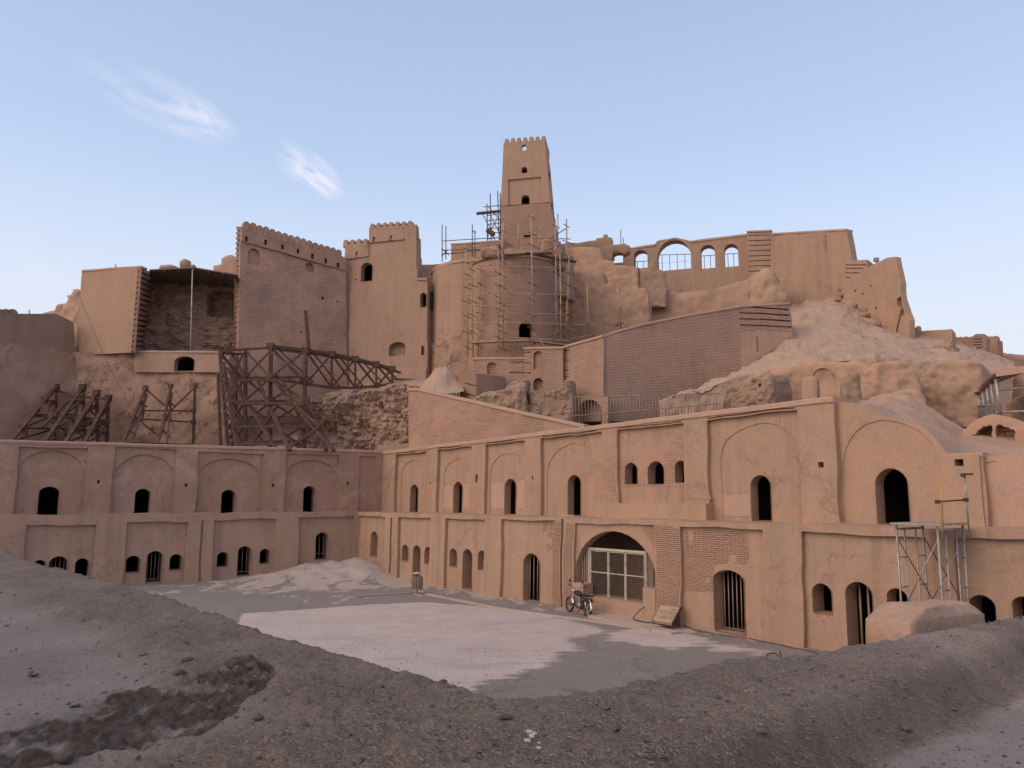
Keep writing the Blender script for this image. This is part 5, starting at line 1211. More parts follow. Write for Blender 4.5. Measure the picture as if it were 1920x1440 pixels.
# ================================================================== STEEL SHORING, SCAFFOLDS, RAILINGS
def members(g, kind, L_, w=.16, mat='rust', tube=False, h=None):
    for a, b in L_:
        A, B = at(*a), at(*b)
        (MB().tube([A, B], w / 2, 7) if tube else MB().bar(A, B, w, h or w)).build(kind, M[mat], g)
def lerp(a, b, f): return tuple(np.asarray(a, float) * (1 - f) + np.asarray(b, float) * f)
def prop(top, foot, base, label, group=None, levels=4, w=.17, plates=True, spread=None):
    """a raking truss: upright post at the wall, inclined rafter, lacing between"""
    g = empty('raking_shore', at(*base), label, 'steel frame', group)
    members(g, 'post', [(top, base)], w * 1.3); members(g, 'rafter', [(top, foot)], w * 1.3, h=w * 1.1)
    for i in range(1, levels):
        f = i / levels; a = lerp(top, base, f); b = lerp(top, foot, f)
        members(g, 'tie', [(a, b)], w * .7)
        c = lerp(top, foot, min(1, (i + 1) / levels)); members(g, 'lacing', [(a, c)], w * .7)
        if plates: MB().box(at(*b), (w * 3, w * .8, w * 3)).build('gusset_plate', M['rust'], g)
    MB().box(at(*top), (w * 2.8, w * 2, w * 3)).build('head_plate', M['rust'], g)
    return g
def shoring_left():
    G = 'raking steel shores at the left'
    L_ = [((105, 726, 57.2), (20, 828, 48), (101, 830, 57.2), 'leftmost raking steel shore of the left group'),
          ((155, 726, 57), (84, 828, 47.5), (158, 832, 57), 'second raking shore from the left, its double rafter crossing the first'),
          ((181, 737, 56.8), (122, 830, 48), (183, 832, 56.8), 'third raking shore of the left group with stout gusset plates'),
          ((203, 746, 56.5), (157, 832, 49), (200, 832, 56.5), 'rightmost and shortest raking shore of the left group')]
    for a, b, c, lab in L_: prop(a, b, c, lab, G, 4, .155)
    g = empty('lattice_tie', at(150, 800, 54), 'crossed steel ties linking the four left raking shores', 'steel ties')
    members(g, 'tie', [((62, 779, 53), (140, 784, 53)), ((105, 740, 56), (203, 748, 56)), ((140, 783, 53), (205, 790, 54)), ((110, 733, 57), (157, 750, 57))], .16)
    members(g, 'brace', [((85, 765, 53), (130, 825, 52)), ((135, 745, 56), (80, 800, 50)), ((150, 755, 55), (115, 825, 50)), ((175, 750, 55), (135, 815, 50)), ((205, 760, 55.5), (160, 800, 52)), ((95, 760, 54.5), (150, 800, 53)), ((165, 765, 55), (198, 800, 55.5)), ((130, 790, 52), (165, 830, 51))], .12)
    for p in ((85, 765, 52), (98, 780, 52), (44, 812, 50), (130, 800, 51), (146, 790, 52), (170, 790, 53)): MB().box(at(*p), (.55, .1, .55)).build('gusset_plate', M['rust'], g)
    G = 'narrow steel shores in the middle left'
    for a, b, c, lab in (((273, 727, 55.8), (229, 832, 49), (267, 790, 55), 'slim ladder-like steel shore leaning at the left of the small pair'),
                         ((320, 724, 55.8), (296, 832, 49), (319, 790, 55), 'slim ladder-like steel shore leaning at the right of the small pair')):
        g = prop(a, b, c, lab, G, 3, .11, False)
        o = (13, 4, 0); members(g, 'rafter', [((a[0] + 2, a[1] + 14, a[2]), (b[0] + 17, b[1], b[2]))], .14)
        for f in (.25, .5, .75): 
            p = lerp(a, b, f); members(g, 'rung', [(p, (p[0] + 14, p[1] + 10, p[2]))], .10)
    g = empty('steel_post_frame', at(362, 830, 56), 'single thin upright steel post tied back to the small pair of shores', 'steel frame')
    members(g, 'post', [((365.5, 719, 56), (362, 832, 56))], .15)
    members(g, 'tie', [((268, 770, 55), (363, 770.5, 56)), ((250, 785, 54), (363, 791.5, 55.5)), ((238, 830, 50), (363, 834, 52))], .10)
    members(g, 'brace', [((274, 730, 55.8), (308, 760, 55)), ((364, 728, 56), (320, 770, 55)), ((266, 793, 54), (298, 818, 52))], .09)
    for p in ((366, 722, 56), (363, 770.5, 56), (363, 791.5, 56)): MB().box(at(*p), (.3, .2, .3)).build('clamp', M['rust'], g)
    o = MB().tube([at(148, 553, 56), at(200, 680, 54), at(249, 772, 52), at(300, 812, 50)], .022, 6).build('guy_cable', M['pole_dark']); tag(o, 'slack dark cable running from the ruined stump down to the small shores', 'cable')
shoring_left()

def shoring_big():
    # horizontal top truss running right along the wall
    t = empty('steel_truss', at(620, 728, 56), 'long horizontal steel truss of crossed braces shrinking to the right under the crenellated wall', 'steel truss')
    n = [(507, 649, 53.5), (573, 657, 54.5), (622, 664, 55.5), (666, 673, 56.5), (705, 683, 57.3), (735, 692, 58)]
    b = [(507, 708, 53.5), (573, 720, 54.5), (622, 727, 55.5), (666, 727, 56.5), (706, 724, 57.3), (736, 719, 58)]
    nb = [(x + 16, y + 7, Y + 3) for x, y, Y in n]; bb = [(x + 14, y - 4, Y + 3) for x, y, Y in b]
    for k in range(5):
        members(t, 'top_chord', [(n[k], n[k + 1])], .22); members(t, 'bottom_chord', [(b[k], b[k + 1])], .18)
        members(t, 'rear_chord', [(nb[k], nb[k + 1])], .14); 
        members(t, 'brace', [(n[k], b[k + 1]), (b[k], n[k + 1])], .13); members(t, 'rear_brace', [(nb[k], bb[k + 1])], .09)
        members(t, 'cross_tie', [(n[k], nb[k + 1])], .10)
    for k in range(6):
        members(t, 'upright', [(n[k], b[k])], .2 if k < 2 else .15); members(t, 'cross_tie', [(n[k], nb[k]), (b[k], bb[k])], .11)
        MB().box(at(*n[k]), (.5, .4, .42)).build('node_plate', M['rust'], t)
    # main raking frame under the corner
    f = empty('steel_tower_frame', at(510, 838, 50), 'tall steel shoring tower of posts, ties and crossed braces left of the rugged earth face', 'steel frame')
    P1, P2, P3 = (460, 660, 54), (507, 650, 53.5), (573, 657, 54.5)
    members(f, 'post', [((460, 660, 54), (460, 845, 54)), ((572.5, 655, 54.4), (570, 845, 53)), ((508, 650, 53.4), (506, 845, 53))], .22)
    members(f, 'rafter', [((480, 706, 53), (543, 845, 46.5)), ((508, 708, 53), (626, 845, 46.5)), ((425, 690, 53), (520, 845, 47.5)), ((571, 760, 52), (612, 845, 47))], .20, h=.16)
    for y, Y in ((708, 53), (752, 52), (795, 51), (828, 50)):
        members(f, 'tie', [((427, y + 2, Y + .5), (508, y, Y)), ((508, y, Y), (572, y - 1, Y + .6)), ((440, y + 5, Y - 2), (545, y + 4, Y - 2))], .15)
    ys = [658, 708, 752, 795, 840]
    for i in range(4):
        for xa, xb in ((460, 507), (507, 572), (432, 460)):
            members(f, 'brace', [((xa, ys[i], 53), (xb, ys[i + 1], 52.5)), ((xb, ys[i], 53), (xa, ys[i + 1], 52.5))], .12)
    members(f, 'brace', [((412, 660, 52), (460, 715, 53)), ((545, 752, 50), (600, 800, 48)), ((508, 795, 50), (560, 838, 48)), ((545, 838, 48), (598, 800, 48)), ((520, 760, 51), (470, 838, 49)), ((572, 752, 52), (620, 838, 47.5)), ((530, 715, 52), (575, 790, 50))], .13)
    for p in ((460, 710, 52.6), (507, 708, 52.6), (507, 752, 52), (507, 795, 51), (572, 752, 52), (570, 795, 51), (545, 752, 50), (560, 752, 49.5), (598, 795, 48.5)): MB().box(at(*p), (.62, .12, .6)).build('gusset_plate', M['rust'], f)
    l = empty('lattice_mast', at(425, 838, 50), 'narrow leaning lattice mast at the left side of the big shoring', 'steel mast')
    members(l, 'leg', [((412, 658, 52), (428, 845, 49.5)), ((419, 680, 51), (446, 845, 48.5)), ((409, 700, 52.5), (414, 845, 50.5))], .20)
    for i in range(9):
        y = 690 + i * 17; f0 = (y - 658) / 187; xa = 412 + 16 * f0; xb = 419 + 27 * ((y - 680) / 165)
        members(l, 'lacing', [((xa, y, 51), (xb, y + 10, 50)), ((xb, y, 50.5), (xa + 1, y + 16, 50))], .10)
    members(l, 'tie', [((412, 662, 52), (460, 664, 53.8)), ((412, 658, 52), (508, 652, 53.4))], .14)
    members(l, 'brace', [((412, 662, 52), (460, 718, 53))], .14)
    o = MB().bar(at(573, 583, 55.5), at(579, 655, 54.4), .24, .2).build('lone_post', M['rust']); tag(o, 'lone slightly leaning steel post standing on top of the shoring against the worn wall', 'steel post')
shoring_big()

def scaffolds():
    rr = random.Random(3)
    def P(cx, yt, yb, Y, lean=0): return ((cx, yt, Y), (cx + lean, yb, Y))
    s = empty('tube_scaffold', at(960, 660, 56.5), 'tan tube scaffold of poles and ledgers wrapped round the brick drum', 'scaffold')
    poles = [(873, 455, 668, 57.6, 4), (884, 493, 670, 58, 3), (901, 494, 668, 58.3, -5), (934, 470, 662, 56.4, 1), (941, 420, 660, 56.6, 3), (996, 395, 648, 56.2, 3), (1041, 412, 648, 57.2, 3), (1050, 476, 636, 57.0, 2), (1062, 411, 640, 58.3, 4), (1067, 474, 642, 57.9, -4), (944, 405, 480, 60, 0), (972, 420, 468, 61, 0), (1012, 425, 470, 60.5, 0)]
    for cx, a, b, Y, ln in poles: members(s, 'pole', [P(cx, a, b, Y, ln)], .11, 'pole', True)
    led = [(873, 499, 1003, 492), (873, 524, 940, 514), (873, 551, 945, 549), (873, 574, 1000, 572), (936, 498, 1064, 503), (935, 550, 1068, 553), (936, 588, 1060, 589), (884, 605, 1062, 606), (936, 632, 1060, 637), (885, 640, 996, 636), (880, 462, 940, 458), (936, 445, 1070, 448), (938, 604, 1070, 610), (940, 632, 1070, 640)]
    for x0, y0, x1, y1 in led: members(s, 'ledger', [((x0, y0, 57.2), (x1, y1, 57.0))], .075, 'pole', True)
    for cx, a, b, Y, ln in poles[:10]:
        y = a + 12
        while y < b - 5:
            members(s, 'putlog', [((cx - 4 - rr.random() * 4, y - 3, Y - .5), (cx + 6 + rr.random() * 7, y + 4, Y + 1.0))], .065, 'pole_dark', True); y += 22 + rr.random() * 9
    members(s, 'brace', [((1001, 625, 56.6), (1020, 648, 56.0)), ((862, 635, 57.6), (878, 585, 57.6)), ((895, 660, 57), (902, 560, 58))], .09, 'pole', True)
    # platform boards around the mid lift
    MB().bar(at(884, 643, 57.2), at(1000, 639, 56.8), .5, .07).build('board', M['wood'], s); MB().bar(at(996, 640, 56.8), at(1068, 648, 57.4), .5, .07).build('board', M['wood'], s)
    s = empty('tube_scaffold', at(1130, 640, 60), 'loose orange and tan uprights of scaffold before the smooth stepped ruin', 'scaffold')
    members(s, 'pole', [P(1101, 531, 630, 60, 1)], .13, 'orange', True); members(s, 'pole', [P(1063, 560, 632, 59, -2)], .11, 'orange', True)
    members(s, 'pole', [P(1158, 530, 612, 60.5, 1), P(1163, 530, 616, 61, 1)], .10, 'pole', True)
    members(s, 'ledger', [((1040, 610, 59), (1163, 608, 60.5)), ((1060, 637, 58.5), (1110, 628, 59))], .08, 'pole', True)
    members(s, 'coupler', [((1154, 611, 60.3), (1169, 605, 60.5)), ((1096, 609, 60), (1106, 606, 60))], .12, 'pole_dark', True)
    # dark scaffold beside the keep
    s = empty('tube_scaffold', at(920, 455, 67), 'small dark scaffold tower with a jutting plank at the left side of the keep', 'scaffold')
    members(s, 'pole', [P(913, 382, 452, 67, 1), P(919, 363, 452, 67, 2), P(933, 358, 455, 67, 3), P(938, 362, 455, 68, 0)], .10, 'pole_dark', True)
    for y in (386, 395, 402, 412, 419, 427, 436, 446): members(s, 'ledger', [((906 if y < 400 else 913, y + 2, 67), (940, y - 1, 67))], .075, 'pole_dark', True)
    members(s, 'brace', [((905, 402, 67), (920, 430, 67)), ((915, 387, 67), (940, 415, 68)), ((914, 430, 67), (930, 452, 67)), ((935, 405, 67), (914, 445, 68)), ((920, 405, 68), (938, 440, 67))], .075, 'pole_dark', True)
    MB().bar(at(893.5, 400.5, 66.8), at(938, 396, 67), .35, .16).build('board', M['plank'], s); MB().bar(at(913, 431, 66.8), at(927, 440, 66.8), .6, .3).build('board', M['plank'], s)
    # poles over the rounded bastion
    s = empty('guard_poles', at(860, 490, 63), 'thin guard poles and rail along the rim above the rounded bastion', 'scaffold')
    members(s, 'pole', [P(829, 421, 491, 63, 0), P(836, 424, 486, 63.5, 0), P(885.5, 421, 480, 64, 0), P(890.5, 432, 482, 64.5, 0)], .085, 'pole_dark', True)
    members(s, 'ledger', [((828, 452, 63.2), (940, 445, 64.5)), ((828, 469, 63.2), (905, 468, 64)), ((829, 476, 63), (860, 474, 64)), ((846, 476, 63.5), (940, 464, 63.5))], .07, 'pole_dark', True)
    members(s, 'brace', [((828, 466, 63), (842, 478, 63.6)), ((829, 480, 63), (840, 468, 64)), ((885, 432, 64), (892, 437, 64.3))], .08, 'pole_dark', True)
    members(s, 'brace', [((1032, 447, 63), (1062, 428, 62))], .08, 'pole_dark', True)
    for x, a, b, Y, lab in ((1046, 401, 450, 66, 'thin grey pole on the skyline at the right corner of the keep'), (1164, 431, 463, 76, 'taller thin pole on the skyline left of the small arch'), (1168.5, 446, 463, 76, 'shorter thin pole on the skyline left of the small arch'), (217, 496, 505, 58, 'tiny thin stick on top of the plain left bastion'), (55, 581, 590, 58, 'tiny thin stick on top of the far left wall')):
        o = MB().tube([at(x, a, Y), at(x, b, Y)], .04, 7).build('thin_pole', M['pole_dark']); tag(o, lab, 'pole')
scaffolds()

def railing():
    g = empty('bar_railing', at(1080, 790, 47), 'long railing of thin upright bars above the right wing coping', 'railing')
    top = [(1072, 744.5, 46.5), (1350, 738, 44), (1396, 737.5, 43.5)]; bot = [(1075, 791, 46.5), (1350, 765, 44), (1396, 762, 43.5)]
    members(g, 'top_rail', [(top[0], top[1])], .05, 'wire', True); members(g, 'bottom_rail', [((1073, 780, 46.5), (1352, 757, 44))], .05, 'wire', True)
    n = 46
    for i in range(n + 1):
        f = i / n; a = lerp(top[0], top[1], f); b = lerp(bot[0], bot[1], f)
        members(g, 'bar', [(a, (b[0], b[1] + 6, b[2]))], .032 if i % 9 else .06, 'wire', True)
    g = empty('bar_railing', at(830, 738, 50.5), 'short pale picket rail behind the sloping ramp coping by the earth heap', 'railing')
    members(g, 'top_rail', [((825, 731, 50), (862, 733, 50))], .05, 'cream', True)
    for i in range(9): members(g, 'bar', [((826 + i * 4.4, 731, 50), (826 + i * 4.4, 745, 50))], .045, 'cream', True)
railing()

# ---------------------------------------------------------------- mobile scaffold by the right wall
def mobile_scaffold():
    fr = LR
    c = ground(1700, 1150); dO = 1.9
    sA = fr.offset(-.35).hit(1742, 1040)[0]
    sA = fr.offset(-1.75).hit(1684, 1040)[0]; sB = fr.offset(-1.75).hit(1761, 1040)[0]
    g = empty('scaffold_tower', fr.pt(sA, 0, -1.0)[0], 'galvanised frame scaffold with a grey deck against the right wing', 'scaffold')
    Zd = 3.72
    def fp(s, z, d): return fr.pt(s, z, d)[0]
    for s in (sA, sB):
        mb = MB(); 
        for d in (-1.75, -.30): mb.tube([fp(s, 0, d), fp(s, Zd + .1, d)], .030, 8)
        for d, sg in ((-1.75, 1), (-.30, -1)):
            dd = d + sg * .42
            mb.tube([fp(s, Zd, dd), fp(s, 1.35, dd)] + [fp(s, 1.35 - .38 * math.sin(t), d + sg * .42 * math.cos(t) ) for t in np.linspace(.2, 1.5, 6)], .022, 8)
            for z in (3.0, 2.25, 1.5): mb.tube([fp(s, z, d), fp(s, z, dd)], .018, 7)
        mb.tube([fp(s, Zd, -1.75), fp(s, Zd, -.30)], .030, 8)
        mb.build('end_frame', M['steel'], g)
    for d in (-1.75, -.30):
        MB().tube([fp(sA, 3.5, d), fp(sB, 1.6, d)], .016, 7).build('cross_brace', M['rust'], g); MB().tube([fp(sB, 3.5, d), fp(sA, 1.6, d)], .016, 7).build('cross_brace', M['steel'], g)
    MB().box(fp((sA + sB) / 2, Zd + .14, -1.02), (sB - sA + .25, 1.6, .05), np.stack([[*fr.u, 0], [*-fr.n, 0], [0, 0, 1]], 1)).build('deck', M['steel'], g)
    # upright poles above the deck
    a, b = at(1764, 893, 19.2), at(1768, 1010, 19.2)
    MB().tube([a, b], .028, 8).build('pole', M['orange'], g)
    c_, d_ = at(1808, 888, 18.9), at(1818, 1010, 18.9); MB().tube([c_, d_], .022, 8).build('pole', M['steel'], g)
    MB().tube([at(1755, 941, 19.0), at(1813, 937, 18.9)], .020, 8).build('coupling_bar', M['rust'], g)
    MB().tube([at(1803, 889, 18.9), at(1824, 889, 18.9)], .024, 8).build('coupling_bar', M['rust'], g)
    for p in ((1758, 941, 19), (1811, 937, 18.9), (1806, 891, 18.9)): MB().box(at(*p), (.09, .09, .09)).build('clamp', M['rust'], g)
mobile_scaffold()

# ================================================================== COURTYARD
def courtyard():
    # paved yard sheet, one large ground reaching far out
    xs = np.linspace(-36, 30, 330); ys = np.linspace(8, 56, 240); gx, gy = np.meshgrid(xs, ys)
    P = np.stack([gx.ravel(), gy.ravel(), np.zeros(gx.size)], 1)
    def bumpat(c, sx, h): 
        d = P[:, :2] - np.asarray(c)[:2]; return h * np.exp(-(d[:, 0] ** 2 + d[:, 1] ** 2) / sx ** 2)
    pile = ground(672, 1075); P[:, 2] = bumpat((-9.8, 47.2), 3.2, .85) + bumpat((-12.6, 44.6), 3.0, .25) + bumpat((-8.2, 44.6), 2.2, .22)
    P[:, 2] += .012 * fbm(P, .6, 3, 5) + .20 * fbm(P, .9, 6, 8, .62) * np.clip(P[:, 2] * 2, 0, 1)
    n = 330; Fc = [[i * n + j, i * n + j + 1, (i + 1) * n + j + 1, (i + 1) * n + j] for i in range(239) for j in range(n - 1)]
    m, nt, b = node_mat('yard_earth'); tc = nt.nodes.new('ShaderNodeTexCoord'); ob = tc.outputs['Object']
    big = nnoise(nt, ob, .22, 5, .6); med = nnoise(nt, ob, 1.3, 6, .7, .6); fine = nnoise(nt, ob, 22, 5, .75); gr = nnoise(nt, nmap(nt, ob, (1, .45, 1)), .8, 6, .62, 1.2)
    grey = nmix(nt, mrange(nt, big, .3, .7), (.165, .143, .134), (.25, .215, .20)); grey = nmix(nt, mrange(nt, fine, .35, .68), grey, (.27, .232, .212))
    sp = nnoise(nt, ob, 5.5, 5, .8, .5); grey = nmix(nt, mth(nt, 'MULTIPLY', mrange(nt, sp, .56, .66), .5), grey, (.13, .108, .10)); grey = nmix(nt, mth(nt, 'MULTIPLY', mrange(nt, sp, .42, .32), .5), grey, (.31, .27, .255))
    grey = nmix(nt, mth(nt, 'MULTIPLY', mrange(nt, gr, .55, .62), .55), grey, (.135, .113, .104))
    pale = nmix(nt, mrange(nt, med, .3, .7), (.41, .335, .295), (.50, .41, .37))
    a1 = nt.nodes.new('ShaderNodeAttribute'); a1.attribute_name = 'silt'; a2 = nt.nodes.new('ShaderNodeAttribute'); a2.attribute_name = 'pave'
    f = mth(nt, 'ADD', mth(nt, 'MULTIPLY', a1.outputs['Fac'], .30), mth(nt, 'SUBTRACT', gr, .50), False)
    c = nmix(nt, mth(nt, 'MULTIPLY', mrange(nt, f, .13, .17), .85), grey, pale)
    # washed paving: a laid rectangle whose right end is ragged
    e1 = nnoise(nt, nmap(nt, ob, (.55, 2.2, 1)), 1.1, 7, .68); n1 = nnoise(nt, ob, .35, 5, .6); n2 = nnoise(nt, nmap(nt, ob, (.8, 3.2, 1)), 1.2, 6, .75)
    pv = nmix(nt, mrange(nt, n1, .3, .7), (.48, .395, .36), (.56, .47, .43)); pv = nmix(nt, mth(nt, 'MULTIPLY', mrange(nt, nnoise(nt, nmap(nt, ob, (.6, 1.6, 1)), .9, 6, .72, .8), .5, .64), .6), pv, (.36, .295, .265)); pv = nmix(nt, mth(nt, 'MULTIPLY', mrange(nt, n2, .60, .70), .6), pv, (.36, .29, .26)); pv = nmix(nt, mth(nt, 'MULTIPLY', mrange(nt, fine, .4, .7), .25), pv, (.42, .345, .315))
    g = mth(nt, 'ADD', a2.outputs['Fac'], mth(nt, 'MULTIPLY', mth(nt, 'SUBTRACT', e1, .5), 2.0))
    c = nmix(nt, mrange(nt, g, -.12, .16), c, pv)
    nt.links.new(c, b.inputs['Base Color']); b.inputs['Roughness'].default_value = .95
    bp = nt.nodes.new('ShaderNodeBump'); bp.inputs['Distance'].default_value = .04; bp.inputs['Strength'].default_value = .8; nt.links.new(mth(nt, 'ADD', med, mth(nt, 'MULTIPLY', fine, .6)), bp.inputs['Height']); nt.links.new(bp.outputs[0], b.inputs['Normal'])
    o = MB().add(P, Fc, uv=P[:, :2], smooth=True).build('courtyard_ground', m); tag(o, kind='structure')
    silt = np.clip(bumpat((-10.5, 44.5), 6.5, 1.0), 0, 1) + .55 * np.exp(-np.abs((P[:, :2] - corner) @ np.array([.7901, .61296])) / 1.0) * (((P[:, :2] - corner) @ uR) > 0)
    at_l = o.data.attributes.new('silt', 'FLOAT', 'POINT'); at_l.data.foreach_set('value', silt.astype(np.float32))
    def sdist(pts):
        L_ = [tuple(ground(*p)[:2]) for p in pts]; e = edist(P[:, :2], L_); return np.where(inside(P[:, :2], L_), e, -e)
    main = sdist([(455, 1150), (560, 1143), (740, 1131), (800, 1129), (900, 1137), (1000, 1150), (1088, 1168), (1140, 1182), (1062, 1198), (1089, 1216), (1042, 1227), (1046, 1240), (985, 1262), (896, 1281), (840, 1330), (600, 1330), (430, 1200)])
    rag = sdist([(1000, 1100), (1300, 1100), (1300, 1400), (960, 1400), (905, 1276), (985, 1240), (1030, 1200)])       # only this end is ragged
    k = np.clip((rag + 1.0) / 1.2, 0, 1); main = np.where(k < 1, main * (1 + 2.5 * (1 - k)), main)
    pv = main
    for pts in ([(1150, 1186), (1200, 1176), (1290, 1191), (1335, 1203), (1260, 1216), (1195, 1207), (1146, 1197)], [(1335, 1208), (1385, 1212), (1390, 1222), (1345, 1219)], [(1400, 1216), (1430, 1222), (1418, 1228)]): pv = np.maximum(pv, sdist(pts) + .12)
    at_l = o.data.attributes.new('pave', 'FLOAT', 'POINT'); at_l.data.foreach_set('value', np.clip(pv, -3, 3).astype(np.float32))
    big_ = MB(); big_.add([(-3000, -3000, -.35), (3000, -3000, -.35), (3000, 3000, -.35), (-3000, 3000, -.35)], [[0, 1, 2, 3]]); o = big_.build('plain', M['dirt']); tag(o, kind='structure')
    # curb along the right wing
    def strip(name, pts, w, h, mat, z=0.0):
        G = [ground(*p)[:2] for p in pts]; mb = MB()
        for a, b_ in zip(G[:-1], G[1:]): mb.bar([a[0], a[1], z + h / 2], [b_[0], b_[1], z + h / 2], w, h)
        return mb.build(name, mat)
    o = strip('kerb', [(800, 1115), (850, 1125), (930, 1141), (1050, 1158), (1120, 1167), (1180, 1176), (1222, 1182)], .20, .06, M['kerb']); tag(o, kind='structure')
    o = strip('kerb', [(1224, 1180), (1268, 1189)], .45, .07, M['kerb']); tag(o, kind='structure')
    o = strip('kerb', [(775, 1112), (700, 1117), (665, 1121)], .12, .05, M['kerb']); tag(o, kind='structure')
    # raised apron before the gate
    A = [ground(*p) for p in ((1090, 1146), (1105, 1160), (1225, 1180), (1290, 1170), (1230, 1152))]
    A = np.array(A); V = np.concatenate([A + [0, 0, -.1], A + [0, 0, .09]]); n_ = len(A)
    o = MB().add(V, [list(range(n_, 2 * n_))[::-1]] + [[i, (i + 1) % n_, n_ + (i + 1) % n_, n_ + i] for i in range(n_)]).build('apron', M['kerb']); tag(o, kind='structure')
    # loose stones and litter
    mb = MB(); rr = random.Random(8)
    for i in range(1400):
        px = rr.uniform(500, 1560); py = rr.uniform(1165, 1320); p = ground(px, py); r = rr.uniform(.006, .03) * (1.0 if py > 1215 else .8)
        q = np.array([[1, 0, 0], [0, 1, 0], [-1, 0, 0], [0, -1, 0], [0, 0, 1], [0, 0, -.5]]) * r * [rr.uniform(.6, 1.6), rr.uniform(.6, 1.5), rr.uniform(.4, .8)]
        mb.add(q + p + [0, 0, .012], [[0, 1, 4], [1, 2, 4], [2, 3, 4], [3, 0, 4], [1, 0, 5], [2, 1, 5], [3, 2, 5], [0, 3, 5]])
    o = mb.build('loose_stones', M['rock']); tag(o, 'small loose stones strewn over the grey yard', 'stones', kind='stuff')
courtyard()

# ---------------------------------------------------------------- litter bin
def litter_bin():
    p = ground(782, 1113); g = empty('litter_bin', p, 'slatted barrel litter bin with a flat round lid by the right wing', 'litter bin')
    MB().tube([p, p + [0, 0, .95]], .03).build('post', M['bin_slat'], g)
    MB().lathe(p, (0, 0, 1), [(.0, .22), (.17, .22), (.19, .3), (.19, .78), (.17, .8), (0, .8)]).build('liner', M['plank'], g)
    for i in range(14):
        t = 2 * math.pi * i / 14; d = np.array([math.cos(t), math.sin(t), 0])
        mb = MB(); zs = [.2, .35, .5, .65, .82]; rs = [.20, .235, .245, .235, .205]
        for k in range(4): mb.bar(p + d * rs[k] + [0, 0, zs[k]], p + d * rs[k + 1] + [0, 0, zs[k + 1]], .07, .015)
        mb.build('slat', M['bin_slat'], g)
    MB().lathe(p, (0, 0, 1), [(0, .93), (.26, .93), (.27, .95), (.10, 1.0), (0, 1.02)]).build('lid', M['cream'], g)
    MB().tube([p, p + [0, 0, .03]], .14).build('foot', M['coping'], g)
litter_bin()

